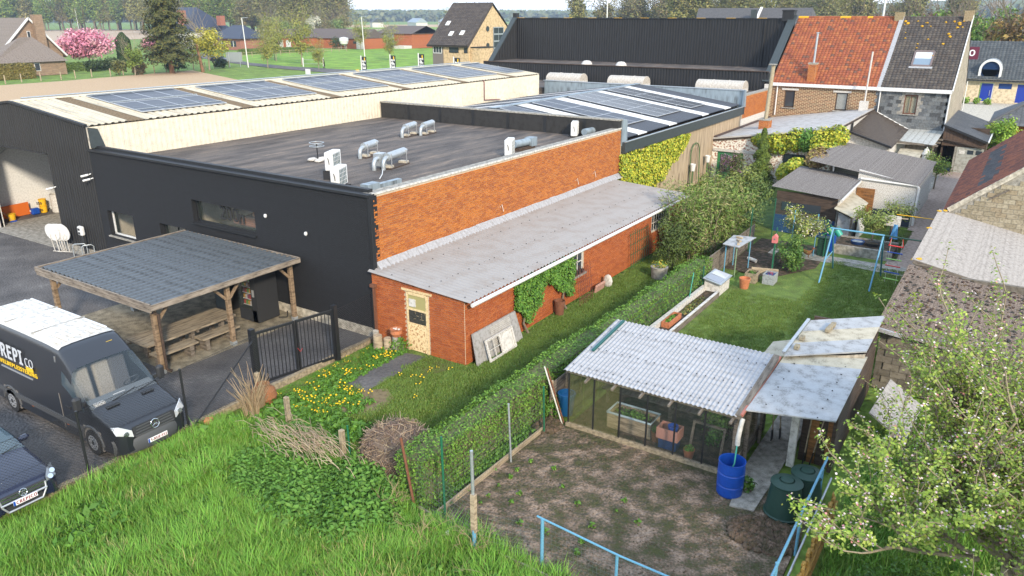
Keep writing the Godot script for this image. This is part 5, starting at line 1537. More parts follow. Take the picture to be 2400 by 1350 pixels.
func make_van():
	var t := thing("delivery_van", "black delivery van with white roof and grey company lettering parked by the pergola", "van", "", V(8.82, 0, -16.12))
	var paint := mat(L(.017, .019, .024), .32); paint.clearcoat_enabled = true; paint.clearcoat = .5; paint.clearcoat_roughness = .2
	# stations along the body: z, top height, plan half width, bottom
	var st := [[.0, .86, .70, .30], [-.06, .92, .80, .27], [-.2, 1.0, .88, .25], [-.5, 1.09, .915, .25], [-.85, 1.19, .92, .25], [-1.0, 1.24, .92, .25], [-1.3, 1.56, .92, .25], [-1.6, 1.87, .92, .25], [-1.78, 2.03, .92, .25], [-2.0, 2.22, .92, .25], [-2.2, 2.36, .92, .25], [-2.35, 2.43, .92, .25], [-2.9, 2.47, .92, .25], [-4.0, 2.49, .92, .25], [-5.2, 2.49, .92, .25], [-6.35, 2.47, .91, .25], [-6.5, 2.43, .88, .28]]
	var g := []
	for s in st:
		var row := []
		var H: float = s[1]; var hw: float = s[2]
		var prof := [[1.0, .0], [1.0, .22], [1.0, .45], [.995, .62], [.975, .78], [.95, .90], [.90, .965], [.80, .99], [.5, 1.0], [.0, 1.003]]
		var half := []
		for q in prof:
			var y: float = lerpf(s[3], H, q[1])
			var taper := 1.0 - .13 * smoothstep(1.0, 2.5, y)
			half.append(V(hw * q[0] * taper, y, s[0]))
		for k in half.size(): row.append(V(-half[k].x, half[k].y, half[k].z))
		for k in range(half.size() - 2, -1, -1): row.append(half[k])
		g.append(row)
	var skip := {}
	for i in [5, 6, 7]:
		for j in [5, 6, 7, 8, 9, 10, 11, 12]: skip[i * 1000 + j] = true   # windscreen
	for i in [6, 7]:
		for j in [3, 4, 13, 14]: skip[i * 1000 + j] = true                  # cab side windows
	for i in [8, 9]:
		for j in [3, 14]: skip[i * 1000 + j] = true
	var b := mb(); skin(b, g, skip)
	for j in g[0].size() - 1:
		b.tri(g[0][j], g[0][j + 1], V(0, .5, .0)); b.tri(g[-1][j + 1], g[-1][j], V(0, 1.2, -6.5))
	b.tri(g[0][-1], g[0][0], V(0, .5, 0)); b.b6(-.85, .85, .24, .27, -6.4, -.2)
	put(b, "body", paint, t)
	# windscreen and side glass
	var wsg := mb()
	for i in [5, 6, 7]:
		for j in [5, 6, 7, 8, 9, 10, 11, 12]: wsg.quad(g[i][j], g[i][j + 1], g[i + 1][j + 1], g[i + 1][j])
	put(wsg, "windscreen", glass(Color(.3, .37, .4, .12), .03), t)
	for sd in [[3, 4], [13, 14]]:
		var sg := mb()
		for i in [6, 7]:
			for j in sd: sg.quad(g[i][j], g[i][j + 1], g[i + 1][j + 1], g[i + 1][j])
		var jj: int = 3 if sd[0] == 3 else 14
		for i in [8, 9]: sg.quad(g[i][jj], g[i][jj + 1], g[i + 1][jj + 1], g[i + 1][jj])
		put(sg, "side_window", glass(Color(.35, .42, .46, .4), .03), t)
	# cab inside
	var da := mb(); da.prism([V(-.82, .9, -.95), V(-.82, 1.2, -1.02), V(-.82, 1.3, -1.35), V(-.82, 1.0, -1.6)], V(1.64, 0, 0)); put(da, "dashboard", mat(L(.10, .11, .115), .8), t)
	for x in [-.45, .08, .5]:
		var se := mb(); se.cbox(V(x, 1.35, -2.1), V(.42, .95, .16), .05, Basis(Vector3.RIGHT, -.2)); se.cbox(V(x, .85, -1.85), V(.42, .16, .5), .05)
		put(se, "seat", mat(L(.36, .33, .28), .35, .2, T.stain, 3.0) if x < .2 else mat(L(.06, .06, .065), .9), t)
	pbox(t, "bulkhead", mat(L(.16, .165, .17), .9), -.8, .8, .5, 2.2, -2.5, -2.45)
	var sw := []
	for k in 15: sw.append(V(.42 + cos(TAU * k / 14.0) * .19, 1.35 + sin(TAU * k / 14.0) * .14, -1.45 + sin(TAU * k / 14.0) * .12))
	ptube(t, "steering_wheel", M.black_plastic, sw, .018, 6)
	pbox(t, "paper", M.white, -.2, .1, 1.262, 1.268, -1.3, -1.22); pbox(t, "cloth", M.old_white, -.75, -.5, 1.2, 1.27, -1.15, -1.05)
	# white roof skin with raised ribs
	var rf := mb()
	var rg := []
	for i in range(11, 17):
		var row := []
		for j in range(6, 13): row.append(g[i][j] + V(0, .012, 0))
		rg.append(row)
	skin(rf, rg)
	var ro := put(rf, "roof_skin", M.white_dirty, t)
	for x in [-.6, -.42, -.22, .0, .22, .42, .6]:
		for q in [[-2.5, -3.6], [-3.75, -4.95], [-5.1, -6.3]]:
			pbox(ro, "roof_rib", M.white, x - .025, x + .025, 2.47 if absf(x) > .5 else 2.49, 2.512 if absf(x) < .5 else 2.497, q[0] + .05 * sin(x * 9.0), q[1])
	for z in [-3.68, -5.03]: pbox(ro, "roof_seam", M.concrete, -.68, .68, 2.49, 2.503, z - .02, z + .02)
	# front end
	var bp := mb()
	var bg := []
	for q in [[.22, .02], [.30, .06], [.45, .075], [.58, .06], [.62, .02]]:
		var row := []
		for k in 11:
			var a := -1.0 + .2 * k
			row.append(V(a * .93, q[0], q[1] - .30 * pow(absf(a), 3.0)))
		bg.append(row)
	skin(bp, bg); put(bp, "bumper", M.bumper, t)
	var gm := mb(); gm.box(V(0, .76, .0), V(1.05, .26, .05), Basis(Vector3.RIGHT, -.18)); var gr := put(gm, "grille", M.black_plastic, t)
	for k in 4: pbar(gr, "grille_bar", M.bumper, V(-.5 + .02 * k, .66 + k * .065, .045 - .012 * k), V(.5 - .02 * k, .66 + k * .065, .045 - .012 * k), .02, .025)
	var star := mb(); var ring := []
	for k in 21: ring.append(V(cos(TAU * k / 20.0) * .105, .79 + sin(TAU * k / 20.0) * .105, .065 - sin(TAU * k / 20.0) * .02))
	star.tube(ring, .012, 6)
	for k in 3:
		var a := PI / 2 + TAU * k / 3.0
		star.tube([V(0, .79, .068), V(cos(a) * .1, .79 + sin(a) * .1, .065 - sin(a) * .02)], [.016, .005], 5)
	put(star, "emblem", M.chrome, gr)
	for sx in [-1.0, 1.0]:
		var hl := mb(); hl.prism([V(sx * .55, .68, .03), V(sx * .88, .80, -.12), V(sx * .90, .98, -.26), V(sx * .78, .98, -.12), V(sx * .56, .84, .0)], V(0, 0, .03))
		var ho := put(hl, "headlight", mat(L(.62, .64, .66), .12, .3), t)
		var rf2 := mb(); rf2.tube([V(sx * .70, .79, .0), V(sx * .70, .80, .035)], .06, 14); put(rf2, "reflector", M.chrome, ho)
		var mr := mb(); mr.cbox(V(sx * 1.07, 1.38, -1.22), V(.2, .36, .16), .05); var mo := put(mr, "mirror", M.black_plastic, t)
		pbar(mo, "arm", M.black_plastic, V(sx * .88, 1.3, -1.25), V(sx * 1.02, 1.34, -1.22), .06, .1)
		pbox(t, "rubbing_strip", M.bumper, sx * .93 - .02, sx * .93 + .02, .52, .66, -5.6, -1.5)
		for z in [-1.08, -4.98]:
			var ar := mb(); var ap := []
			for k in 11: ap.append(V(sx * .925, .34 + sin(PI * k / 10.0) * .42, z + cos(PI * k / 10.0) * .44))
			ar.tube(ap, .035, 5); put(ar, "wheel_arch", M.bumper, t)
			pbox(t, "wheel_well", M.dark_hole, sx * .70, sx * .922, .2, .72, z - .38, z + .38)
			wheel(t, V(sx * .83, .34, z), .34, .24, sx)
		pbox(t, "vent", M.black_plastic, sx * .45 - .16, sx * .45 + .16, 1.195, 1.205, -.9, -.78)
	for x in [-.35, .3]: ptube(t, "wiper", M.black_plastic, [V(x, 1.25, -.98), V(x + .4, 1.29, -1.02), V(x + .62, 1.33, -1.06)], .012, 4)
	for z in [-2.2, -3.9]: pbox(t, "side_marker", M.orange_sheet, -.945, -.93, .5, .55, z, z + .08)
	pbox(t, "door_handle", M.black_plastic, -.945, -.92, 1.0, 1.05, -2.1, -1.9)
	pbox(t, "slide_rail", M.steel, -.925, -.895, 1.30, 1.33, -5.2, -3.6)
	pbox(t, "door_seam", M.dark_hole, -.928, -.915, .35, 1.3, -2.36, -2.345)
	pbox(t, "yellow_flash", M.yellow_paint, .3, .46, 2.28, 2.285, -2.12, -2.08)
	plate(t, "1-NUE-512", V(0, .42, .085), .5, .105, .0)
	# lettering on the side
	var sb := Basis(V(0, 0, 1), V(.055, .998, 0).normalized(), V(-1, .055, 0).normalized())
	ptext(t, "company_name", "CREPI", .40, V(-.895, 1.80, -4.72), sb, M.letter_grey, .006, true)
	ptext(t, "company_suffix", "CO", .24, V(-.895, 1.74, -3.67), sb, M.letter_grey, .006)
	ptext(t, "tagline", "GEVELBEPLEISTERING", .115, V(-.905, 1.46, -4.42), sb, M.yellow_paint, .006, true, 1.35)
	pbox(t, "yellow_block", M.yellow_paint, -.918, -.905, 1.54, 1.63, -3.82, -3.48)
func make_car():
	var t := thing("dark_hatchback", "dark blue hatchback with chrome trimmed nose parked in front of the van", "car", "", V(5.78, 0, -16.12))
	var paint := mat(L(.014, .018, .040), .25); paint.clearcoat_enabled = true; paint.clearcoat = .8; paint.clearcoat_roughness = .1
	var st := [[.0, .60, .60, .22], [-.08, .66, .72, .2], [-.3, .76, .79, .2], [-.7, .84, .81, .2], [-1.1, .90, .815, .2], [-1.25, .93, .815, .2], [-1.6, 1.15, .815, .2], [-1.95, 1.32, .815, .2], [-2.2, 1.37, .815, .2], [-2.8, 1.38, .81, .2], [-3.4, 1.30, .80, .2], [-3.8, .95, .78, .22], [-3.95, .7, .7, .25]]
	var g := []
	for s in st:
		var row := []; var half := []
		var H: float = s[1]; var hw: float = s[2]
		for q in [[1.0, .0], [1.0, .3], [1.0, .5], [.98, .66], [.94, .82], [.88, .93], [.76, .98], [.4, 1.0], [.0, 1.01]]:
			var y: float = lerpf(s[3], H, q[1])
			half.append(V(hw * q[0] * (1.0 - .24 * smoothstep(.85, 1.4, y)), y, s[0]))
		for k in half.size(): row.append(V(-half[k].x, half[k].y, half[k].z))
		for k in range(half.size() - 2, -1, -1): row.append(half[k])
		g.append(row)
	var skip := {}
	for i in [5, 6]:
		for j in range(5, 11): skip[i * 1000 + j] = true
	for i in [6, 7, 8, 9]:
		for j in [3, 4, 11, 12]: skip[i * 1000 + j] = true
	var b := mb(); skin(b, g, skip)
	for j in g[0].size() - 1:
		b.tri(g[0][j], g[0][j + 1], V(0, .4, 0)); b.tri(g[-1][j + 1], g[-1][j], V(0, .5, -3.95))
	b.b6(-.75, .75, .19, .22, -3.8, -.2)
	put(b, "body", paint, t)
	var wg := mb()
	for i in [5, 6]:
		for j in range(5, 11): wg.quad(g[i][j], g[i][j + 1], g[i + 1][j + 1], g[i + 1][j])
	put(wg, "windscreen", glass(Color(.45, .55, .6, .35), .03), t)
	for sd in [[3, 4], [11, 12]]:
		var sg := mb()
		for i in [6, 7, 8, 9]:
			for j in sd: sg.quad(g[i][j], g[i][j + 1], g[i + 1][j + 1], g[i + 1][j])
		put(sg, "side_window", glass(Color(.3, .36, .4, .5), .03), t)
	pbox(t, "dashboard", mat(L(.05, .052, .055), .8), -.7, .7, .75, .92, -1.75, -1.3)
	for x in [-.38, .38]:
		var se := mb(); se.cbox(V(x, .85, -2.5), V(.45, .75, .16), .05, Basis(Vector3.RIGHT, -.25)); put(se, "seat", M.black_plastic, t)
	var gm := mb(); gm.box(V(0, .56, -.01), V(.95, .13, .06), Basis(Vector3.RIGHT, -.3)); var gr := put(gm, "grille", M.black_plastic, t)
	for k in 2: pbar(gr, "chrome_bar", M.chrome, V(-.46, .535 + k * .06, .035 - k * .02), V(.46, .535 + k * .06, .035 - k * .02), .02, .015)
	var em := mb(); var ring := []
	for k in 19: ring.append(V(cos(TAU * k / 18.0) * .075, .585 + sin(TAU * k / 18.0) * .075, .045 - sin(TAU * k / 18.0) * .02))
	em.tube(ring, .009, 5)
	for q in [[-.04, .06, -.018, .012], [-.018, .012, .0, .05], [.0, .05, .018, .012], [.018, .012, .04, .06], [-.06, .03, -.03, -.058], [-.03, -.058, .0, .0], [.0, .0, .03, -.058], [.03, -.058, .06, .03]]:
		em.tube([V(q[0], .585 + q[1], .05), V(q[2], .585 + q[3], .05)], .007, 4)
	put(em, "emblem", M.chrome, gr)
	var sf := mb()
	for s in [-1.0, 1.0]: sf.tube([V(s * .46, .6, .02), V(s * .44, .44, .05), V(s * .34, .28, .06)], .022, 6)
	sf.tube([V(-.34, .28, .06), V(.34, .28, .06)], .025, 6); sf.tube([V(-.46, .47, .05), V(.46, .47, .05)], .025, 6)
	put(sf, "grille_surround", M.steel, t)
	pbox(t, "lower_grille", M.black_plastic, -.36, .36, .29, .40, .0, .04)
	plate(t, "CREPICO", V(0, .44, .085), .48, .105, -.05)
	for sx in [-1.0, 1.0]:
		var hl := mb(); hl.prism([V(sx * .48, .56, .02), V(sx * .72, .58, -.06), V(sx * .78, .76, -.34), V(sx * .62, .76, -.18), V(sx * .50, .68, -.02)], V(0, .02, .02))
		var ho := put(hl, "headlight", mat(L(.22, .24, .26), .12, .3), t)
		for q in [[.58, .64, .0], [.68, .69, -.12]]:
			var lm := mb(); lm.tube([V(sx * q[0], q[1], q[2]), V(sx * q[0], q[1] + .025, q[2] + .035)], .055, 12); put(lm, "lamp", M.chrome, ho)
		var mr := mb(); mr.cbox(V(sx * .83, .98, -1.5), V(.22, .14, .14), .05); put(mr, "mirror", paint, t)
		for z in [-.72, -3.15]:
			pbox(t, "wheel_well", M.dark_hole, sx * .62, sx * .818, .15, .6, z - .31, z + .31)
			wheel(t, V(sx * .74, .29, z), .29, .2, sx)
	for x in [-.3, .25]: ptube(t, "wiper", M.black_plastic, [V(x, .94, -1.24), V(x + .35, .98, -1.28)], .01, 4)

# ---------------------------------------------------------------- foliage
func leaf(m: MB, p: Vector3, out: Vector3, size: float, rg: RandomNumberGenerator, slim := .5):
	var d := V(rg.randf_range(-1, 1), rg.randf_range(-.6, 1), rg.randf_range(-1, 1)).normalized()
	var n := (out * .9 + V(rg.randf_range(-1, 1), rg.randf_range(-.4, 1), rg.randf_range(-1, 1)) * .8).normalized()
	var x := n.cross(d).normalized()
	if x.length() < .5: x = Vector3.RIGHT
	var y := n.cross(x)
	var a := p - y * size * .5; var b := p + x * size * slim * .5 + n * size * .08; var c := p + y * size * .5; var e := p - x * size * slim * .5 + n * size * .08
	m.tri_n(a, b, c, n, n, n); m.tri_n(a, c, e, n, n, n)
# leaves over a lumpy ellipsoid volume
func leaf_ball(m: MB, c: Vector3, r: Vector3, count: int, size: float, pal: Array, rg: RandomNumberGenerator, shell := .45, slim := .55):
	for k in count:
		var d := V(rg.randfn(), rg.randfn(), rg.randfn()).normalized()
		var q := pow(rg.randf(), shell)
		m.col = vary(pal[rg.randi() % pal.size()], .25)
		leaf(m, c + d * r * q, d, size * rg.randf_range(.6, 1.3), rg, slim)
# crown made of clumps spread in an ellipsoid
func clumpy(m: MB, c: Vector3, r: Vector3, clumps: int, per: int, size: float, pal: Array, rg: RandomNumberGenerator, cr := .38):
	for k in clumps:
		var d := V(rg.randfn(), rg.randfn(), rg.randfn()).normalized() * pow(rg.randf(), .42)
		var k2 := cr * rg.randf_range(.6, 1.2)
		var tint: Color = pal[rg.randi() % pal.size()]
		leaf_ball(m, c + d * r * (1.0 - k2 * .6), r * k2 * .8 + Vector3.ONE * r.length() * .04, per, size, [tint, tint, pal[rg.randi() % pal.size()]], rg, .5)
func leaf_box(m: MB, a: Vector3, b: Vector3, per_m2: float, size: float, pal: Array, rg: RandomNumberGenerator, rough := .06):
	var s := b - a
	var faces := [[s.x * s.z, 1], [s.x * s.y, 2], [s.x * s.y, 3], [s.z * s.y, 4], [s.z * s.y, 5]]
	for f in faces:
		for k in int(f[0] * per_m2):
			var p := a + V(rg.randf() * s.x, rg.randf() * s.y, rg.randf() * s.z)
			var n := Vector3.UP
			match f[1]:
				1: p.y = b.y
				2: p.z = b.z; n = V(0, 0, 1)
				3: p.z = a.z; n = V(0, 0, -1)
				4: p.x = a.x; n = V(-1, 0, 0)
				5: p.x = b.x; n = V(1, 0, 0)
			p += n * (rg.randf_range(-rough * 1.6, rough) + .05 * sin(p.x * 2.1 + p.y * 3.0) + .03 * sin(p.x * 6.3))
			m.col = vary(pal[rg.randi() % pal.size()], .25)
			leaf(m, p, n, size * rg.randf_range(.6, 1.3), rg, .6)
# branching limbs; returns the tips
func limbs(m: MB, p: Vector3, d: Vector3, length: float, r: float, depth: int, rg: RandomNumberGenerator, tips: Array, spread := .7, lift := .15):
	var q := p; var dd := d; var pts := [p]; var rs := [r]
	for k in 3:
		dd = (dd + V(rg.randf_range(-.25, .25), rg.randf_range(-.12, .2) + lift * .3, rg.randf_range(-.25, .25))).normalized()
		q += dd * length / 3.0
		pts.append(q); rs.append(r * (1.0 - .16 * (k + 1)))
		if depth <= 1: tips.append([q, dd])
	m.tube(pts, rs, 6 if depth > 1 else 4, false)
	if depth == 0:
		return
	var n := 4
	for k in n:
		var side := V(rg.randfn(), rg.randf_range(-.3, .7), rg.randfn()).normalized()
		limbs(m, pts[1 + (k % 3)], (dd * (1.0 - spread * .5) + side * spread).normalized(), length * rg.randf_range(.55, .8), r * .55, depth - 1, rg, tips, spread, lift)
func seeded(s: int) -> RandomNumberGenerator:
	var r := RandomNumberGenerator.new(); r.seed = s
	return r
func grass_tuft(blades: int, h: float, w: float, spread: float, pal: Array, sd: int) -> ArrayMesh:
	var m := mb(true); var rg := seeded(sd)
	for k in blades:
		m.col = vary(pal[rg.randi() % pal.size()], .25)
		var a := rg.randf() * TAU; var b := rg.randf() * TAU
		var p := V(cos(a), 0, sin(a)) * spread * sqrt(rg.randf())
		var lean := V(cos(b), 0, sin(b)) * h * rg.randf_range(.2, .85)
		var hh := h * rg.randf_range(.55, 1.15)
		var x := V(-sin(b), 0, cos(b)) * w
		var mid := p + V(0, hh * .62, 0) + lean * .4; var tip := p + V(0, hh, 0) + lean
		m.tri(p + x, p - x, mid + x * .7); m.tri(mid + x * .7, p - x, mid - x * .7); m.tri(mid + x * .7, mid - x * .7, tip)
	return m.mesh()
func sow(called: String, label: String, mesh: Mesh, n: int, inside: Callable, x0: float, x1: float, z0: float, z1: float, s0: float, s1: float, sd: int, y := .0, material: Material = null) -> MultiMeshInstance3D:
	var rg := seeded(sd); var xf := []
	var tries := 0
	while xf.size() < n and tries < n * 6:
		tries += 1
		var x := rg.randf_range(x0, x1); var z := rg.randf_range(z0, z1)
		if not inside.call(x, z): continue
		var s := rg.randf_range(s0, s1) * (1.0 + .28 * sin(x * 1.7 + 1.3 * sin(z * 1.1)) * sin(z * 2.3 + x))
		if z < -15.7 and z > -16.4: s *= .55
		xf.append(Transform3D(Basis(Vector3.UP, rg.randf() * TAU).scaled(V(s, s * rg.randf_range(.8, 1.2), s)), V(x, y, z)))
	var o := scatter(called, mesh, material if material else M.leaf, xf)
	o.set_meta("label", label); o.set_meta("category", "plants")
	return o

func make_plants():
	var GREEN := [L(.105, .255, .022), L(.13, .30, .027), L(.165, .34, .035), L(.11, .26, .023), L(.22, .33, .06)]
	var LAWN := [L(.09, .16, .02), L(.11, .185, .025), L(.14, .21, .03), L(.18, .21, .05)]
	var t1 := grass_tuft(16, .30, .009, .13, GREEN, 3)
	var t2 := grass_tuft(14, .42, .009, .12, [L(.13, .30, .028), L(.165, .34, .035), L(.20, .36, .05), L(.32, .32, .11)], 4)
	var weed := mb(true); var wr := seeded(8)
	leaf_ball(weed, V(0, .06, 0), V(.13, .09, .13), 26, .09, [L(.06, .16, .015), L(.09, .21, .02)], wr, .7, .45)
	var weedm := weed.mesh()
	var in_nettle := func(x: float, z: float) -> bool:
		return (pow((x - 9.75) / 1.15, 2.0) + pow((z + 11.1) / 1.75, 2.0) < 1.0 + .3 * sin(x * 5.0 + z * 3.0)) or (pow((x - 9.5) / .9, 2.0) + pow((z + 12.7) / 1.2, 2.0) < 1.0)
	var meadow := func(x: float, z: float) -> bool:
		if z < -16.28: return false
		if x > 10.3 and z > -9.4: return false
		return x < 10.9 + .2 * sin(z * 2.0) and not in_nettle.call(x, z)
	sow("meadow_grass", "tall bright green meadow grass in the foreground corner", t1, 9500, meadow, 3.0, 11.2, -16.3, -5.5, .6, 1.15, 21)
	sow("long_grass", "taller pale tipped grass tufts mixed into the foreground meadow", t2, 3800, func(x, z): return meadow.call(x, z) and sin(x * 1.3 + z * .7) + sin(z * 1.9) > -.3, 3.0, 10.5, -15.8, -5.5, .6, 1.05, 22)
	sow("meadow_weeds", "broad leaved dark weeds between the meadow grass", weedm, 520, func(x, z): return meadow.call(x, z) and sin(x * 2.3) * sin(z * 1.7 + 1.0) > .25, 3.5, 10.8, -16.0, -6.0, 1.0, 2.4, 34)
	sow("dry_meadow_tufts", "straw coloured tufts in the meadow grass", grass_tuft(12, .34, .007, .12, [L(.42, .34, .15), L(.34, .30, .12), L(.26, .28, .07)], 6), 420, func(x, z): return meadow.call(x, z) and sin(x * 1.1 + 2.0) * sin(z * .9) > .2, 3.5, 10.6, -16.1, -6.0, .6, 1.1, 35)
	sow("orchard_grass", "long green grass under the apple tree", t1, 3200, func(x, z): return true, 11.0, 21.5, -1.6, 4.5, .7, 1.2, 36)
	sow("verge_grass", "rough grass leaning over the yard kerb", t2, 420, func(x, z): return true, 3.5, 11.0, -16.3, -15.9, .5, .95, 23)
	var short := grass_tuft(18, .05, .007, .13, LAWN, 5)
	var lawn1 := func(x: float, z: float) -> bool:
		if x > 13.9 and x < 16.7 and z > -14.95 and z < -14.1: return false
		if pow((x - 13.4) / .95, 2.0) + pow((z + 13.7) / .65, 2.0) < .8: return false
		if x > 16.7 and z < -12.5: return false
		return x > 10.8 - .1 * z * .0
	sow("lawn_grass", "short worn grass of the strip lawn beside the brick lean-to", short, 14000, lawn1, 10.8, 33.0, -16.2, -9.7, .6, 1.4, 24)
	sow("back_lawn_grass", "short mown grass of the back lawn with the swing", short, 9000, func(x, z): return not (z < -5.7 and x > 28.0), 19.2, 34.0, -8.1, -2.4, .6, 1.2, 25)
	sow("far_lawn_grass", "short grass patch beyond the garden walk", short, 1800, func(x, z): return true, 35.5, 41.2, -5.7, -3.5, .7, 1.2, 26)
	sheet("far_lawn", [[35.4, -5.75], [41.3, -5.75], [41.3, -3.45], [35.4, -3.45]], .02, M.lawn)
	sheet("bare_patch", [[12.45, -13.9], [12.9, -14.35], [13.8, -14.25], [14.35, -13.7], [14.0, -13.1], [13.2, -12.95], [12.6, -13.3]], .012, M.dry_patch)
	sheet("mossy_patch", [[15.7, -13.9], [16.6, -14.1], [16.75, -13.2], [16.2, -13.0], [15.6, -13.3]], .012, M.moss_patch)
	# dandelions
	var fl := mb(true)
	for k in 3:
		fl.col = [L(.85, .56, .01), L(.8, .5, .01), L(.9, .62, .02)][k]
		fl.lathe([W(.0, .11 + .02), W(.02, .125), W(.024, .11), W(.0, .1)], V(.09 * k - .09, 0, .07 * (k % 2)), 7)
		fl.col = L(.12, .2, .04); fl.tube([V(.09 * k - .09, 0, .07 * (k % 2)), V(.09 * k - .09, .11, .07 * (k % 2))], .005, 3, false)
	sow("dandelion_flowers", "yellow dandelions in the grass beside the asphalt strip and gate", fl.mesh(), 85, func(x, z): return z < -14.95 + .35 * (x - 15.0) * .2 and z > -16.1 or (z < -13.6 and x < 13.8 and z > -15.2), 12.0, 16.3, -16.1, -13.4, .7, 1.3, 27, .02)
	sow("sparse_dandelions", "scattered yellow dandelions right of the asphalt strip", fl.mesh(), 9, func(x, z): return true, 14.2, 16.5, -13.9, -12.6, .6, 1.1, 28, .02)
	sow("dandelion_leaves", "dandelion leaves and weeds beside the gate and asphalt strip", weedm, 900, func(x, z): return z < -14.85 or (z < -13.4 and x < 13.6), 11.4, 16.6, -16.15, -13.0, .6, 1.2, 29)
	# nettles
	var net := mb(true); var nr := seeded(9)
	for k in 7:
		var p := V(nr.randf_range(-.16, .16), 0, nr.randf_range(-.16, .16)); var h := nr.randf_range(.14, .32)
		for q in 9:
			var a := q * 2.4; var y := h * (.25 + .75 * q / 8.0)
			net.col = vary([L(.055, .15, .016), L(.075, .185, .02), L(.10, .22, .026)][q % 3], .2)
			leaf(net, p + V(cos(a) * .06, y, sin(a) * .06), V(cos(a) * .5, .8, sin(a) * .5), .105, nr, .5)
	sow("nettle_bed", "dense bed of dark green nettles in the foreground meadow", net.mesh(), 900, in_nettle, 8.2, 11.3, -14.0, -9.0, .7, 1.25, 30)
	sow("ground_elder", "bright leafy weeds around the concrete posts", weedm, 420, func(x, z): return true, 10.3, 12.3, -15.6, -12.4, .9, 1.9, 31)
	# dry stems
	var dry := mb(true); var dr := seeded(10)
	for k in 16:
		dry.col = vary(L(.42, .31, .18), .25)
		var a := dr.randf() * TAU; var l := dr.randf_range(.35, .8)
		dry.tube([V(cos(a), 0, sin(a)) * .05, V(cos(a) * .14 * l, l * .6, sin(a) * .14 * l), V(cos(a) * .4 * l, l, sin(a) * .4 * l)], [.007, .006, .003], 3, false)
	sow("dry_grass_clump", "pale dry grass standing at the rusty clay jar", dry.mesh(), 10, func(x, z): return true, 10.9, 11.35, -15.6, -15.1, .9, 1.5, 32)
	sow("dry_kerb_stalks", "thin dry stalks sticking up along the yard kerb", dry.mesh(), 22, func(x, z): return true, 7.0, 10.6, -16.2, -15.8, .3, .75, 33)
	var ds := thing("fallen_dry_stems", "heap of pale fallen dry stems lying over the nettles", "dry stems")
	var dm := mb(true)
	for k in 240:
		dm.col = vary([L(.40, .30, .19), L(.50, .38, .24), L(.30, .21, .14)][k % 3], .2)
		var p := V(10.55 + dr.randfn() * .28, .42 + dr.randf() * .2, -13.0 + dr.randfn() * .75)
		var d := V(-.15 + dr.randfn() * .25, dr.randfn() * .10, .9 + dr.randfn() * .3) * dr.randf_range(.35, .75)
		dm.tube([p - d * .5, p + V(0, .06, 0), p + d * .5 - V(0, .05, 0)], .006, 3, false)
	put(dm, "stems", M.needle, ds)
	var bp := thing("brushwood_pile", "round heap of brown brushwood and dry grass by the hedge end", "brush pile")
	var bm := mb(true)
	for k in 3200:
		bm.col = vary([L(.24, .17, .125), L(.33, .24, .16), L(.16, .115, .09), L(.44, .33, .22)][k % 4], .25)
		var d := V(dr.randfn(), absf(dr.randfn()), dr.randfn()).normalized()
		var p := V(11.75, .05, -10.95) + d * V(.85, .95, 1.0) * pow(dr.randf(), .3)
		var e := V(dr.randfn(), dr.randfn() * .5 - .2, dr.randfn()).normalized() * dr.randf_range(.08, .22)
		bm.tube([p - e, p + e], .007, 3, false)
	put(bm, "twigs", M.needle, bp)
	var core := mb(); core.blob(V(11.75, .05, -10.95), V(.78, .88, .92), dr, .06, 7, 12); put(core, "heap", mat(L(.13, .095, .07), .95), bp)
	for q in [[9.8, -8.7], [9.75, -7.35], [10.1, -9.7]]:
		var br := thing("bare_bramble", ["pale bare bramble at the board end by the rusty post", "pale bare bramble under the tall grey post", "brown bramble stems at the foot of the hedge end"][[9.8, 9.75, 10.1].find(q[0])], "bramble", "bare brambles by the board edge")
		var lm := mb(); var tips := []
		for k in 5: limbs(lm, V(q[0] + dr.randf_range(-.2, .2), .0, q[1] + dr.randf_range(-.2, .2)), V(dr.randfn() * .5, .9, dr.randfn() * .5).normalized(), .45, .011, 2, dr, tips, .8, -.1)
		put(lm, "stems", M.straw, br)
	# box hedge
	var hd := thing("clipped_hedge", "long clipped green hedge dividing the strip lawn from the vegetable plot", "hedge")
	var hm := mb(true); var hr := seeded(11)
	var BOX := [L(.085, .185, .018), L(.115, .235, .024), L(.15, .27, .03), L(.07, .155, .016)]
	leaf_box(hm, V(10.45, .0, -9.85), V(19.0, 1.22, -9.1), 700, .062, BOX, hr)
	leaf_box(hm, V(19.0, .0, -9.82), V(28.2, 1.08, -9.12), 520, .066, BOX, hr)
	put(hm, "foliage", M.leaf, hd)
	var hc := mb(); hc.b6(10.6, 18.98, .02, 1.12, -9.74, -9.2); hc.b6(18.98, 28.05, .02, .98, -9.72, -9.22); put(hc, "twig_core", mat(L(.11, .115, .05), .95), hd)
	# ivy on the lean-to wall
	for k in 2:
		var iv := thing("wall_ivy", ["green ivy climbing the lean-to wall left of the rusty can", "green ivy climbing the lean-to wall up to the white window"][k], "ivy", "green ivy on the lean-to")
		var im := mb(true); var ir := seeded(40 + k)
		for n in 3600:
			var u := ir.randf(); var v := ir.randf()
			var x := 19.4 + u * 1.9 if k == 0 else 21.5 + u * 1.75
			var top := 1.95; var bot := .3 + .9 * pow(absf(u - .45) * 2.0, 1.4) if k == 0 else .35 + 1.0 * pow(1.0 - u, 1.3)
			var y := lerpf(bot, top, v) + .08 * sin(x * 9.0)
			im.col = vary([L(.07, .18, .018), L(.10, .235, .022), L(.055, .14, .015), L(.14, .27, .03)][n % 4], .22)
			leaf(im, V(x, y, -12.68 + ir.randf() * .2 + .06 * sin(x * 5.0) * sin(y * 6.0)), V(0, .25, 1), .085, ir, .75)
		put(im, "foliage", M.leaf, iv)
		var x0 := 20.0 if k == 0 else 22.6
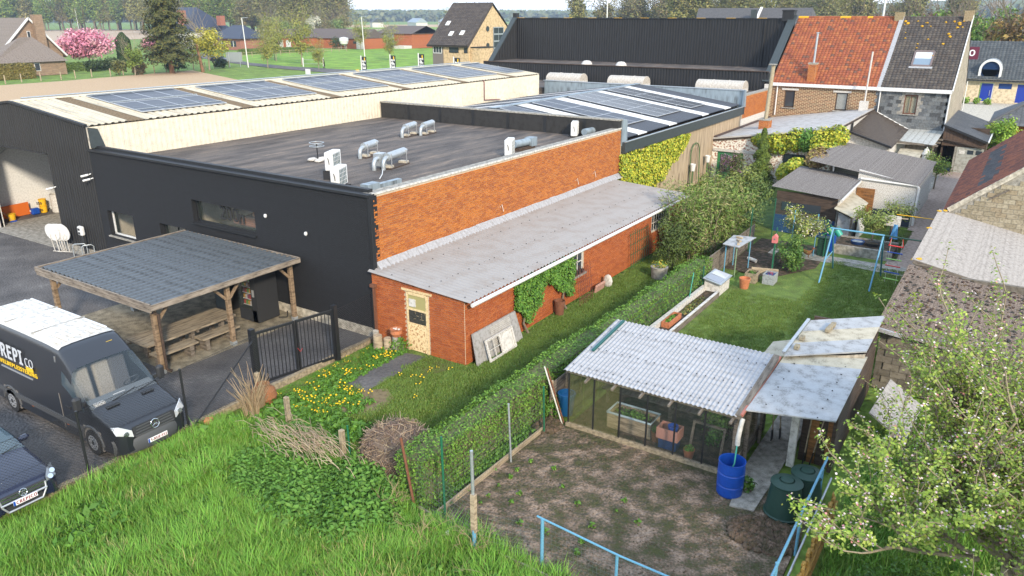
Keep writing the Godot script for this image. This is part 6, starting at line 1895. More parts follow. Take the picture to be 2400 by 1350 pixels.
		ptube(iv, "stem", M.bark, [V(x0, 0, -12.5), V(x0 - .1, .35, -12.62), V(x0 + .1, .9, -12.64)], [.05, .04, .025], 6)
	# golden ivy on the tan wall and over the annex
	var GOLD := [L(.36, .38, .024), L(.46, .44, .03), L(.25, .32, .024), L(.52, .48, .05), L(.15, .25, .025)]
	var gi := thing("golden_ivy", "golden green ivy spread over the tan wall below the dark gutter", "ivy")
	var gm := mb(true); var gr := seeded(44)
	for n in 13000:
		var x := gr.randf_range(34.6, 43.7); var top := 3.5 + .05 * sin(x * 3.0)
		var bot := 1.2 if x < 40.0 else 1.2 + (x - 40.0) * .55
		if x > 42.6: bot = 2.3 + (x - 42.6) * .8
		var y := gr.randf_range(bot + .12 * sin(x * 4.0), top)
		gm.col = vary(GOLD[gr.randi() % 5], .2)
		leaf(gm, V(x, y, -16.38 + gr.randf() * .22 + .05 * sin(x * 4.0) * sin(y * 5.0)), V(0, .2, 1), .115, gr, .8)
	put(gm, "foliage", M.leaf, gi)
	ptube(gi, "stem", M.bark, [V(36, 0, -16.3), V(36.2, 1.5, -16.36), V(37.5, 2.6, -16.36)], .06, 6)
	var ga := thing("golden_ivy_thicket", "thick golden ivy hanging over the annex front and shed roof edge", "ivy")
	var am := mb(true); var ar := seeded(45)
	for q in [[V(48.6, 2.7, -13.2), V(.5, .45, .8), 0], [V(48.6, 2.6, -12.3), V(.6, .7, .9), 0], [V(48.5, 2.9, -11.2), V(.6, .75, .8), 0], [V(48.4, 2.95, -10.5), V(.7, .75, .7), 1], [V(48.3, 3.0, -9.7), V(.7, .9, .8), 0], [V(48.5, 3.3, -8.9), V(.7, .7, .7), 0], [V(47.6, 2.6, -9.3), V(1.2, .55, .9), 0], [V(45.5, 2.55, -9.2), V(1.6, .5, .6), 2], [V(44.0, 2.6, -8.9), V(1.6, .4, .6), 2], [V(44.5, 1.6, -10.6), V(.9, .6, .6), 0], [V(43.4, 2.3, -9.9), V(1.0, .4, .5), 0]]:
		leaf_ball(am, q[0], q[1], 1500, .15, GOLD if q[2] == 0 else ([L(.07, .17, .02), L(.10, .22, .025)] if q[2] == 1 else [L(.24, .16, .06), L(.30, .24, .05), L(.17, .11, .06)]), ar, .4, .8)
	put(am, "foliage", M.leaf, ga)
	ptube(ga, "stem", M.bark, [V(48.4, 0, -10.0), V(48.45, 1.5, -10.2), V(48.5, 2.6, -10.6)], .07, 6)
	pbox(get_node("white_brick_annex"), "dark_window", M.window_glass, 48.6, 48.66, .9, 2.0, -11.9, -10.2)
	for k in 5: pbox(get_node("white_brick_annex"), "window_bar", M.black_steel, 48.57, 48.6, .9, 2.0, -11.8 + k * .35, -11.77 + k * .35)
	# bamboo and evergreens by the lean-to
	var bb := thing("bamboo_thicket", "tall arching bamboo thicket at the end of the lean-to", "bamboo")
	var bbm := mb(true); var br2 := seeded(46); var cane := mb()
	for k in 70:
		var p := V(br2.randf_range(30.2, 35.8), 0, br2.randf_range(-12.3, -10.2)); var h := br2.randf_range(1.8, 3.2)
		var ln := V(br2.randfn(), 0, br2.randfn()) * .35 + V(-.25, 0, .2)
		cane.tube([p, p + V(0, h * .6, 0) + ln * .3, p + V(0, h, 0) + ln], [.014, .011, .005], 4, false)
		for q in 150:
			var f := br2.randf_range(.25, 1.05)
			bbm.col = vary([L(.11, .19, .03), L(.16, .25, .04), L(.22, .28, .07), L(.30, .28, .12)][br2.randi() % 4], .2)
			leaf(bbm, p + V(0, h * f, 0) + ln * f + V(br2.randfn(), br2.randfn() * .5, br2.randfn()) * .2, V(0, .6, .4), .24, br2, .16)
	put(bbm, "foliage", M.leaf, bb); put(cane, "canes", M.bark_pale, bb)
	bush("round_evergreen", "dense dark green rounded shrub in front of the bamboo", V(29.2, 0, -11.2), V(1.0, 1.1, .95), 4200, .09, [L(.075, .11, .02), L(.10, .145, .028), L(.055, .085, .018)], 50)
	bush("bright_evergreen", "lighter shrub between the dark shrub and the bamboo", V(30.6, 0, -10.6), V(.9, 1.0, .7), 3000, .09, [L(.10, .16, .03), L(.14, .20, .04), L(.26, .2, .1)], 51)
	bush("hen_run_laurel", "glossy green shrub in front of the hen run", V(31.6, 0, -6.9), V(.95, .85, .75), 2600, .10, [L(.055, .13, .02), L(.08, .17, .025), L(.12, .2, .035)], 52)
	bush("lilac_bush", "shrub with mauve flower heads before the green annex doors", V(47.3, 0, -14.6), V(.8, 1.1, 1.0), 2600, .11, [L(.12, .14, .05), L(.15, .17, .06), L(.33, .17, .30), L(.10, .12, .04)], 53)
	bush("wall_shrub", "green shrub at the foot of the bamboo near the arch", V(42.0, 0, -14.0), V(1.0, .9, 1.0), 2000, .12, [L(.15, .20, .03), L(.22, .25, .04), L(.10, .15, .03)], 54)
	bush("hen_run_ivy", "dark climbing plants along the far side of the hen run", V(37.0, 0, -10.2), V(2.2, 1.5, .8), 4200, .12, [L(.07, .12, .025), L(.10, .15, .03), L(.14, .19, .04)], 55)
	bush("yucca_fringe", "feathery green growth between the bamboo and the conifer", V(39.5, 0, -11.6), V(1.6, 1.4, 1.0), 3600, .14, [L(.13, .18, .035), L(.20, .23, .05), L(.09, .13, .03)], 56)
	bush("green_tree_shrub", "bright green bush behind the garage and red barn", V(64.5, 0, -.9), V(3.0, 1.75, 1.3), 5200, .2, [L(.14, .26, .02), L(.20, .32, .03), L(.26, .36, .04)], 57)
	bush("greenhouse_corner_weeds", "low green weeds beside the blue butt at the greenhouse corner", V(15.6, 0, -8.95), V(.35, .3, .25), 500, .07, [L(.08, .2, .02), L(.12, .25, .03)], 58)
	bush("mint_clump", "leafy clump beside the door of the lean-to", V(16.5, 0, -15.05), V(.32, .28, .36), 420, .085, [L(.09, .2, .02), L(.12, .25, .03)], 59)
	# spire shaped young conifer
	var cf := thing("young_conifer", "slim young conifer in front of the annex", "conifer")
	var cm := mb(true); var cr := seeded(60)
	for k in 5200:
		var f := pow(cr.randf(), .8); var y := .3 + 3.25 * (1.0 - f) ; var a := cr.randf() * TAU
		var rr := (.10 + .95 * f) * (.75 + .25 * sin(y * 9.0 + a * 2.0)) * pow(cr.randf(), .35)
		cm.col = vary([L(.10, .15, .02), L(.14, .20, .03), L(.07, .11, .02)][k % 3], .22)
		leaf(cm, V(47.9 + cos(a) * rr, y - rr * .2, -13.0 + sin(a) * rr), V(cos(a), .4, sin(a)), .19, cr, .3)
	put(cm, "crown", M.needle, cf); ptube(cf, "trunk", M.bark, [V(47.9, 0, -13), V(47.9, 3.4, -13)], [.06, .015], 6)
	# vegetable seedlings, one by one
	var sp := [[11.38, -8.29], [11.7, -8.31], [12.14, -8.34], [12.56, -8.3], [12.88, -8.34], [12.12, -7.76], [11.75, -7.73], [11.25, -7.19], [10.54, -8.3], [10.53, -7.71], [13.37, -8.27], [13.16, -5.71], [12.74, -5.7], [12.62, -5.14], [11.99, -5.9], [11.09, -5.76], [11.44, -5.86], [13.4, -7.64], [12.87, -7.1], [12.5, -6.5], [11.3, -6.6]]
	var proto := mb(true); var sr := seeded(61)
	leaf_ball(proto, V(0, .05, 0), V(.075, .06, .075), 22, .06, [L(.09, .21, .02), L(.14, .28, .03)], sr, .6, .7)
	var pm := proto.mesh()
	for k in sp.size():
		var o := put(pm, "vegetable_seedling", M.leaf)
		o.position = V(sp[k][0], .005, sp[k][1]); o.rotation.y = k; o.scale = Vector3.ONE * sr.randf_range(.7, 1.25)
		tag(o, "small green vegetable seedling in the bare soil plot", "seedling", "seedlings in the vegetable plot")
	var cl := mb(); cl.blob(Vector3.ZERO, V(.5, .35, .45), sr, .25, 5, 7)
	var cs := cl.mesh()
	sow("soil_clods", "dug over dark soil clods by the green compost bins", cs, 420, func(x, z): return pow((x - 13.7) / .6, 2.0) + pow((z + 2.85) / .65, 2.0) < 1.0, 13.0, 14.4, -3.6, -2.2, .06, .26, 62, .02, M.clod)
	sow("soil_crumbs", "small stones and crumbs on the vegetable plot", cs, 2600, func(x, z): return true, 10.4, 15.2, -8.5, -2.4, .012, .05, 63, .004, M.clod)
	sow("soil_mound", "mound of loose earth at the greenhouse corner", cs, 60, func(x, z): return pow((x - 15.0) / .35, 2.0) + pow((z + 8.8) / .3, 2.0) < 1.0, 14.6, 15.4, -9.1, -8.5, .1, .3, 64, .02, M.clod)
	sow("plot_edge_weeds", "green weeds in the strip between hedge and wooden edging", weedm, 150, func(x, z): return true, 10.7, 14.7, -9.2, -8.85, .5, 1.2, 65)
func bush(called: String, label: String, p: Vector3, r: Vector3, n: int, size: float, pal: Array, sd: int) -> Node3D:
	var t := thing(called, label, "shrub")
	var m := mb(true); var rg := seeded(sd)
	clumpy(m, p + V(0, r.y * .95, 0), r, 26, int(n / 26.0), size, pal, rg, .45)
	put(m, "foliage", M.leaf, t)
	for k in 4:
		var a := TAU * k / 4.0
		ptube(t, "stem", M.bark, [p + V(cos(a), 0, sin(a)) * .08, p + V(cos(a) * r.x * .4, r.y, sin(a) * r.z * .4)], [.03, .012], 5)
	return t

# ---------------------------------------------------------------- greenhouse and panel shed
func make_greenhouse():
	var t := thing("glass_greenhouse", "lean greenhouse with dirty glass front and white corrugated roof", "greenhouse")
	var F := 15.4; var Y := 1.6
	# roof: five by two sheets, seen from above
	for i in 4:
		for j in 2:
			var m := mb(); m.ribs(V(15.15 + j * 1.45, 1.66 + .175 * j + .008 * (1 - j) + .005 * (i % 2), -8.42 + i * 1.09), V(0, 0, 1.1), V(1.52, .185, 0), .11, .03)
			put(m, "roof_sheet", M.gh_roof, t)
	var bo := mb()
	for x in [15.45, 16.4, 17.5]:
		for k in 20: bo.lathe([W(0, .025), W(.014, .015), W(.018, .0)], V(x, 1.70 + (x - 15.15) * .121, -8.3 + k * .22), 5)
	put(bo, "roof_bolts", M.black_metal, t).set_meta("kind", "stuff")
	pbar(t, "verge_board", M.wood_old, V(15.2, 1.66, -4.02), V(18.1, 2.0, -4.02), .14, .12)
	pbar(t, "green_capping", mat(L(.01, .09, .08), .5), V(16.2, 1.87, -8.15), V(18.0, 2.08, -8.15), .07, .05)
	pbar(t, "eave_rail", M.wood_pale, V(F, Y - .03, -8.4), V(F, Y - .03, -4.05), .06, .12)
	pbar(t, "base_rail", M.kerb, V(F - .02, .05, -8.42), V(F - .02, .05, -4.1), .12, .1)
	for k in 6: pbar(t, "rafter_end", M.wood_old, V(F - .42, 1.58, -7.72 + k * .72), V(F + .4, 1.68, -7.72 + k * .72), .05, .06)
	for k in 7:
		var z := -8.38 + k * .715
		pbar(t, "glazing_bar", M.black_metal, V(F, .1, z), V(F, Y - .1, z), .035, .035)
		if k < 6: pbox(t, "pane", M.glass_dirty if k < 2 else M.glass, F - .006, F + .006, .1, Y - .09, z + .02, z + .695)
	# right hand end and left end, back
	for k in 4:
		var x := F + k * .85
		pbar(t, "corner_post", M.wood_old, V(x, 0, -4.1), V(x, 1.62 + (x - F) * .12, -4.1), .07, .07)
		if k < 3: pbox(t, "end_pane", M.glass_dirty, x + .05, x + .8, .35, 1.6, -4.106, -4.094)
		if k < 3: pbox(t, "end_board", M.wood_old, x + .04, x + .81, .0, .34, -4.13, -4.08)
		if k < 3: pbox(t, "left_pane", M.glass, x + .05, x + .8, .1, 1.6, -8.406, -8.394)
	pbox(t, "back_wall", M.wood_old, 18.0, 18.08, 0, .5, -8.4, -4.1)
	for k in 6: pbox(t, "back_pane", M.glass_dirty, 18.03, 18.042, .52, 1.92, -8.36 + k * .71, -7.68 + k * .71)
	ptube(t, "downpipe", M.white_dirty, [V(15.25, 1.62, -3.93), V(15.15, 1.5, -3.93), V(15.12, 1.2, -3.95), V(15.12, 1.02, -3.95)], .055, 8)
	sheet("greenhouse_floor", [[15.48, -8.35], [17.98, -8.35], [17.98, -4.15], [15.48, -4.15]], .02, M.dark_soil)
	# staging and contents
	var tr := thing("zinc_edged_planter", "long wooden planter with pale rim inside the greenhouse", "planter")
	pbox(tr, "front_board", M.wood_pale, 15.85, 15.9, .02, .42, -7.5, -6.3); pbox(tr, "back_board", M.wood_pale, 16.4, 16.45, .02, .42, -7.5, -6.3); pbox(tr, "end_board", M.wood_pale, 15.9, 16.4, .02, .42, -7.5, -7.44); pbox(tr, "end_board", M.wood_pale, 15.9, 16.4, .02, .42, -6.36, -6.3)
	var rim := mb(); rim.tube([V(15.85, .45, -7.5), V(15.85, .45, -6.3), V(16.45, .45, -6.3), V(16.45, .45, -7.5), V(15.85, .45, -7.5)], .03, 6); put(rim, "rim", mat(L(.40, .52, .58), .5), tr)
	pbox(tr, "soil", M.dark_soil, 15.9, 16.4, .02, .36, -7.44, -6.36)
	var lf := mb(true); leaf_ball(lf, V(16.15, .42, -6.9), V(.25, .1, .5), 300, .08, [L(.08, .2, .02), L(.12, .26, .03)], seeded(71)); put(lf, "seedlings", M.leaf, tr)
	var cr := thing("pink_crate", "pink plastic crate with a blue bucket behind the greenhouse glass", "crate")
	for q in [[15.6, 15.63, -6.05, -5.5], [15.97, 16.0, -6.05, -5.5], [15.63, 15.97, -6.05, -6.02], [15.63, 15.97, -5.53, -5.5]]: pbox(cr, "side", mat(L(.52, .25, .19), .6), q[0], q[1], .3, .58, q[2], q[3])
	pbox(cr, "bottom", mat(L(.52, .25, .19), .6), 15.63, 15.97, .3, .33, -6.02, -5.53)
	pbox(cr, "stand", M.blue_board, 15.65, 15.95, .02, .298, -6.0, -5.55)
	pot("blue_bucket", "small blue bucket standing in the pink crate in the greenhouse", "bucket", V(15.8, .335, -5.7), .13, .3, M.blue_plastic)
	pot("clay_flower_pot", "clay pot with green plant on the greenhouse floor by the glass", "flower pot", V(15.62, .02, -5.2), .14, .22, M.terracotta, true)
	pot("clay_trough_pot", "brownish clay pot beside the planter in the greenhouse", "flower pot", V(15.9, .02, -6.15), .15, .28, M.terracotta_dark, true)
	pot("greenhouse_watering_can", "green watering can on the greenhouse staging", "watering can", V(17.3, .5, -6.2), .15, .22, M.green_dark)
	var stg := thing("greenhouse_staging", "grey wooden staging along the back of the greenhouse", "staging")
	for k in 4: pbox(stg, "plank", M.wood_old, 16.9 + k * .25, 17.13 + k * .25, .46, .5, -8.2, -4.4)
	for z in [-8.1, -6.3, -4.6]: pbox(stg, "leg", M.wood_old, 17.0, 17.08, .02, .46, z, z + .08)
	bush("tomato_plants", "dense green plants growing on the right of the greenhouse", V(16.6, .02, -4.85), V(.55, .6, .45), 900, .1, [L(.07, .18, .02), L(.11, .24, .03)], 72)
	bush("greenhouse_fern", "leafy plants on the left staging of the greenhouse", V(17.2, .5, -7.9), V(.5, .35, .4), 600, .09, [L(.09, .2, .02), L(.14, .26, .03)], 73)
	bush("greenhouse_vine", "bushy greenery against the middle back of the greenhouse", V(17.3, .5, -6.8), V(.4, .45, .6), 700, .09, [L(.06, .15, .02), L(.10, .2, .03)], 74)
	var fr := thing("old_wooden_frame", "empty wooden window frame leaning inside the greenhouse", "frame")
	for q in [[V(15.75, .02, -5.25), V(16.0, .8, -5.25)], [V(15.75, .02, -4.5), V(16.0, .8, -4.5)], [V(16.0, .8, -5.28), V(16.0, .8, -4.47)]]: pbar(fr, "rail", M.wood_old, q[0], q[1], .05, .05)
	var blv := thing("blue_fibre_sheet", "blue board leaning against the back wall of the greenhouse", "board")
	pbar(blv, "panel", mat(L(.03, .13, .26), .7), V(17.85, 1.0, -7.6), V(17.85, 1.0, -6.9), .03, .9)
	# shed of flat panels to the right
	var s := thing("panel_roofed_shed", "garden shed roofed with flat pale panels beside the greenhouse", "shed")
	var xl := [15.4, 16.6, 17.5, 18.1, 18.75]; var xr := [15.9, 17.1, 18.1, 18.75, 19.5]
	for k in 4:
		var m := mb(); m.prism([V(xl[k], 1.78 + .03 * k, -3.93), V(xl[k + 1] + .02, 1.81 + .03 * k, -3.93), V(xr[k + 1] + .02, 1.84 + .03 * k, -2.14), V(xr[k], 1.81 + .03 * k, -2.14)], V(0, -.03, 0))
		put(m, "roof_panel", M.panel_cream if k == 3 else M.panel_sheet, s)
	var bolts := mb()
	for k in 14: bolts.lathe([W(0, .022), W(.016, .012), W(.02, .0)], V(15.8 + (k % 7) * .48, 1.83 + .01 * (k % 7), -3.6 + 1.1 * int(k / 7.0)), 6)
	put(bolts, "panel_screws", M.black_metal, s).set_meta("kind", "stuff")
	for k in 3:
		var a := 18.3 + k * .9; var c := 19.65 + k * .93
		var m := mb(); m.prism([V(a, 2.0 + .01 * k, -3.88), V(a + .92, 2.01 + .01 * k, -3.88), V(c + .95, 2.03 + .01 * k, -2.2), V(c, 2.02 + .01 * k, -2.2)], V(0, -.035, 0))
		put(m, "upper_panel", M.panel_cream if k == 1 else M.panel_sheet, s)
	pbar(s, "edge_bar", M.galv, V(18.4, 2.03, -3.93), V(21.0, 2.05, -3.93), .08, .06)
	var bm := mb(); bm.prism([V(18.5, 1.85, -3.8), V(19.5, 1.98, -2.2), V(19.2, 1.85, -2.2)], V(.05, 0, 0)); put(bm, "infill_board", M.wood_pale, s)
	pbox(s, "side_wall", M.wood_dark, 16.8, 21.8, 0, 1.78, -2.3, -2.22)
	pbox(s, "back_wall", M.wood_dark, 21.6, 21.68, 0, 1.95, -3.9, -2.3)
	for k in 4: pbox(s, "front_board", M.wood_brown if k % 2 else M.wood_dark, 17.0, 17.05, 0, 1.75, -3.0 + k * .19, -2.82 + k * .19)
	pbox(s, "white_post", M.white_dirty, 16.55, 16.68, 0, 1.78, -3.16, -3.0)
	for k in 2: pbox(s, "door_post", M.wood_old, 16.0 + 1.2 * k, 16.08 + 1.2 * k, 0, 1.76, -4.02, -3.96)
	pbar(s, "red_gutter", mat(L(.38, .13, .09), .7), V(15.2, 1.72, -3.95), V(18.4, 1.88, -3.99), .06, .06)
	for k in 5:
		var p: Vector3 = [V(20.4, 2.045, -3.3), V(20.62, 2.045, -3.28), V(20.84, 2.045, -3.26), V(19.5, 2.03, -3.75), V(18.85, 2.02, -3.72)][k]
		var b := mb(); b.cbox(p + V(0, .05, 0), V(.2, .1, .12), .01)
		single(b, "loose_brick", M.blocks[1], ["beige brick weighing the shed roof, leftmost of the row of three", "beige brick weighing the shed roof, middle of the row of three", "beige brick weighing the shed roof, rightmost of the row of three", "beige stone at the front edge of the upper shed roof", "beige stone nearest the greenhouse on the upper shed roof"][k], "brick", "bricks weighing down the shed roof")
	var bs := mb(); bs.prism([V(20.2, 1.0, -4.9), V(21.4, 1.0, -4.9), V(22.2, 1.05, -4.0), V(20.6, 1.05, -4.0)], V(0, -.03, 0))
	var bst := thing("beige_table_top", "beige sheet on legs behind the white greenhouse roof", "table"); put(bs, "sheet_top", M.panel_cream, bst)
	for q in [[20.6, -4.75], [21.3, -4.75], [21.8, -4.15], [20.8, -4.15]]: pbox(bst, "leg", M.wood_old, q[0], q[0] + .06, 0, .98, q[1], q[1] + .06)
	var tools := [["garden_spade", "spade leaning by the shed door with dark blade", V(17.5, .0, -3.75), V(17.75, 1.35, -3.85)], ["garden_fork", "fork leaning beside the spade at the shed door", V(17.7, .0, -3.6), V(17.9, 1.3, -3.75)], ["garden_rake", "rake handle leaning against the brown boards", V(16.95, .0, -2.7), V(16.98, 1.45, -2.5)], ["garden_hoe", "hoe leaning against the brown boards by the post", V(16.9, .0, -2.85), V(16.97, 1.3, -2.8)]]
	for q in tools:
		var o := thing(q[0], q[1], "garden tool")
		ptube(o, "handle", M.wood_pale, [q[2].lerp(q[3], .2), q[3]], .016, 6)
		pbar(o, "blade", M.black_steel, q[2], q[2].lerp(q[3], .22), .16, .02, V(0, 0, 1))
	# water barrel and compost bins
	var ba := thing("blue_rain_barrel", "open blue plastic rain barrel with a green hose", "barrel")
	var bmm := mb(); bmm.lathe([W(0, 0), W(.26, 0), W(.28, .04), W(.29, .25), W(.275, .27), W(.29, .29), W(.295, .55), W(.28, .57), W(.295, .59), W(.285, .80), W(.295, .83), W(.275, .83), W(.265, .3), W(0, .3)], V(14.75, .01, -3.92), 28)
	put(bmm, "barrel_body", M.blue_plastic, ba)
	ptube(ba, "hose", M.teal, [V(15.1, 1.05, -3.95), V(15.0, .9, -3.93), V(14.86, .7, -3.9), V(14.75, .5, -3.95)], .018, 6)
	var cn := ["dark green compost bin with flat lid beside the concrete path", "second dark green compost bin next to the blue fence rails"]
	for k in 2:
		var p: Vector3 = [V(14.65, 0, -2.72), V(15.25, 0, -2.45)][k]
		var o := thing("compost_bin", cn[k], "compost bin", "green compost bins")
		var c := mb(); c.lathe([W(0, .01), W(.40, .01), W(.41, .06), W(.38, .08), W(.31, .72), W(.33, .74), W(.33, .78), W(.30, .79), W(.16, .83), W(.15, .80), W(.0, .81)], p, 26); put(c, "bin", M.green_dark, o)
		var lid := mb(); lid.lathe([W(0, .86), W(.13, .85), W(.14, .81)], p, 18); put(lid, "lid", M.green_dark, o)
	bush("path_sedge", "spiky green plant at the foot of the blue barrel", V(15.0, 0, -3.6), V(.16, .2, .18), 160, .13, [L(.07, .16, .02), L(.11, .2, .03)], 75)
func pot(called: String, label: String, cat: String, p: Vector3, r: float, h: float, m: Material, plant := false) -> Node3D:
	var t := thing(called, label, cat)
	var b := mb(); b.lathe([W(0, 0), W(r * .72, 0), W(r * .95, h * .85), W(r, h * .86), W(r, h), W(r * .88, h), W(r * .85, h * .8), W(0, h * .78)], p, 18)
	put(b, "pot_body", m, t)
	if plant:
		var l := mb(true); leaf_ball(l, p + V(0, h * 1.05, 0), V(r, h * .45, r), 120, .06, [L(.09, .21, .02), L(.13, .26, .03)], seeded(int(p.x * 100))); put(l, "plant", M.leaf, t)
	return t

# ---------------------------------------------------------------- fences, posts, pots and playthings
func make_garden_things():
	# edges of the vegetable plot
	var e := thing("wooden_plot_edging", "pale wooden boards edging the vegetable plot along the hedge", "edging")
	for k in 3: pbar(e, "board", M.wood_pale, V(10.47 + k * 1.43, .06, -8.82 + .02 * k), V(11.88 + k * 1.43, .06, -8.80 + .02 * k), .035, .16)
	pbar(e, "dark_board", M.wood_dark, V(10.6, .07, -9.28), V(13.2, .07, -9.22), .03, .16); pbar(e, "cap_board", M.wood_pale, V(10.6, .16, -9.3), V(13.3, .16, -9.24), .12, .03)
	var b := thing("weathered_plot_board", "weathered grey board edge between the meadow and vegetable plot", "edging")
	pbar(b, "board", M.wood_grey, V(10.4, .09, -9.2), V(10.1, .09, -7.5), .04, .2); pbar(b, "board", M.wood_grey, V(10.1, .09, -7.48), V(10.05, .09, -5.4), .04, .2)
	# posts with a mesh fence
	var posts := [[10.36, -9.27, 1.75, M.rust, "leaning rusty iron post at the corner of the vegetable plot", .03, V(-.03, 0, -.28)], [10.55, -8.62, 1.95, M.green_post, "green metal post in front of the hedge end", .025, V(.02, 0, -.05)], [13.13, -8.66, 1.5, M.galv, "grey metal post at the middle of the hedge", .025, V(.05, 0, -.1)], [14.72, -8.7, 1.3, M.green_post, "green metal post near the greenhouse corner", .025, V(0, 0, -.03)]]
	for q in posts:
		var t := thing("fence_post", q[4], "post", "posts along the vegetable plot")
		ptube(t, "pole", q[3], [V(q[0], 0, q[1]), V(q[0], q[2], q[1]) + q[6]], q[5], 8)
	var gp := thing("patched_post", "tall post patched from grey pipe, wood and blue paint at the plot corner", "post")
	ptube(gp, "blue_foot", M.blue_paint, [V(10.0, 0, -7.45), V(10.0, .55, -7.46)], .04, 8)
	pbox(gp, "wood_sleeve", M.wood_pale, 9.97, 10.06, .5, 1.35, -7.52, -7.42); ptube(gp, "pipe", M.galv, [V(10.02, 1.2, -7.48), V(10.02, 2.3, -7.5)], .032, 8)
	var wf := thing("wire_plot_fence", "thin wire mesh fence around the vegetable plot", "fence")
	var w := mb()
	for seg in [[V(10.36, .15, -9.2), V(10.02, .15, -7.48), 1.1], [V(10.02, .15, -7.48), V(10.35, .15, -6.15), .85], [V(10.42, .1, -8.68), V(14.7, .1, -8.68), .9], [V(10.35, .05, -6.15), V(10.3, .05, -3.4), .95]]:
		var L0: float = seg[0].distance_to(seg[1])
		for k in int(L0 / .08) + 1: w.tube([seg[0].lerp(seg[1], k * .08 / L0), seg[0].lerp(seg[1], k * .08 / L0) + V(0, seg[2], 0)], .0018, 3, false)
		for k in int(seg[2] / .1) + 1: w.tube([seg[0] + V(0, k * .1, 0), seg[1] + V(0, k * .1, 0)], .0018, 3, false)
	put(w, "wire_mesh", M.wire, wf)
	# blue pipe frames
	var bf := thing("blue_pipe_frame", "peeling blue pipe frame along the front of the vegetable plot", "fence")
	ptube(bf, "upright", M.blue_paint, [V(10.35, 0, -6.12), V(10.35, 1.12, -6.12)], .035, 8); ptube(bf, "upright", M.blue_paint, [V(10.3, 0, -4.55), V(10.3, 1.05, -4.55)], .03, 8)
	ptube(bf, "rail", M.blue_paint, [V(10.37, 1.13, -6.25), V(10.28, 1.06, -4.5), V(10.2, 1.1, -3.3)], .02, 8)
	var rf := thing("blue_side_rails", "long peeling blue rails slanting along the right garden edge", "fence")
	ptube(rf, "rail", M.blue_paint, [V(11.2, .95, -2.14), V(15.7, 1.02, -2.16)], .026, 8); ptube(rf, "rail", M.galv, [V(11.5, .6, -1.98), V(15.5, .66, -2.0)], .022, 8)
	for x in [11.7, 13.4, 15.2]: ptube(rf, "upright", M.blue_paint, [V(x, 0, -2.15), V(x, 1.0, -2.15)], .03, 8)
	var pf := thing("wooden_palisade", "yellowed wooden palisade under the blossoming apple tree", "fence")
	for k in 28: pbox(pf, "pale", M.wood_yellow, 11.6 + k * .115, 11.6 + k * .115 + .1, .0, .75 + .05 * sin(k * 1.7), -1.82 + .02 * sin(k * 2.0), -1.77 + .02 * sin(k * 2.0))
	for y in [.2, .55]: pbar(pf, "rail", M.wood_yellow, V(11.6, y, -1.74), V(14.85, y, -1.74), .05, .07)
	var st := mb(); st.cbox(V(10.05, .1, -8.15), V(.16, .24, .12), .03, Basis(Vector3.UP, .5)); single(st, "pale_stone", M.white_dirty, "pale stone lying against the weathered board", "stone")
	# concrete posts and jar
	var cp := [[10.97, -12.0, "short concrete post with a green stake beside the brushwood pile"], [11.38, -14.37, "short concrete post standing in the leafy weeds"], [11.9, -16.15, "concrete post at the kerb beside the clay jar"]]
	for q in cp:
		var t := thing("concrete_post", q[2], "post", "old concrete posts")
		var m := mb(); m.cbox(V(q[0], .42, q[1]), V(.12, .86, .12), .015); put(m, "shaft", M.kerb, t)
		if q[0] < 11.0: ptube(t, "green_stake", M.green_post, [V(q[0] + .1, 0, q[1] + .12), V(q[0] + .1, .95, q[1] + .1)], .025, 6)
	var jr := thing("rusty_clay_jar", "big round rust brown clay jar at the kerb by the gate", "jar")
	var jm := mb(); jm.lathe([W(0, 0), W(.18, 0), W(.30, .15), W(.35, .32), W(.31, .5), W(.19, .6), W(.16, .64), W(.19, .68), W(.15, .68), W(.13, .6), W(0, .55)], V(11.75, .01, -15.75), 24); put(jm, "jar_body", M.terracotta_dark, jr)
	var rf2 := mb(); rf2.cbox(V(10.25, .12, -16.1), V(.22, .2, .2), .02, Basis(Vector3.UP, .7)); single(rf2, "red_tile_piece", M.terracotta, "broken red clay piece lying by the kerb near the jar", "brick")
	# stumps by the lean-to
	var sl := ["grey concrete shard behind the log stumps", "tall weathered log stump by the lean-to", "short weathered log stump by the lean-to", "pale concrete cylinder carrying the clay bowl"]
	var sp := [[16.42, -16.0, .1, .55, M.concrete], [16.2, -15.72, .15, .52, M.wood_pale], [16.38, -15.48, .13, .42, M.wood_pale], [16.5, -15.2, .14, .5, M.concrete]]
	for k in 4:
		var m := mb(); var q = sp[k]
		if k == 0: m.cbox(V(q[0], .28, q[1]), V(.12, .56, .2), .03, Basis(Vector3.UP, .3))
		else: m.lathe([W(0, 0), W(q[2] * 1.05, 0), W(q[2], q[3] * .5), W(q[2] * .97, q[3] - .02), W(q[2] * .9, q[3]), W(0, q[3])], V(q[0], .0, q[1]), 14)
		single(m, ["concrete_shard", "log_stump", "log_stump", "concrete_cylinder"][k], q[4], sl[k], "stump" if k in [1, 2] else "concrete piece")
	var bw := thing("clay_bowl", "round clay bowl filled with pale shells on the concrete cylinder", "bowl")
	var bwm := mb(); bwm.lathe([W(0, 0), W(.12, 0), W(.19, .12), W(.18, .22), W(.2, .25), W(.16, .24), W(.0, .2)], V(16.5, .5, -15.2), 18); put(bwm, "bowl_body", M.terracotta, bw)
	for k in 9:
		var sm := mb(); sm.blob(V(16.5 + rng.randf_range(-.1, .1), .74, -15.2 + rng.randf_range(-.1, .1)), V(.04, .02, .03), rng, .2, 4, 6); put(sm, "shell", M.white_dirty, bw)
	# boards leaning on the lean-to
	var lb := thing("grey_board", "grey weathered board with wire grating leaning on the lean-to", "board")
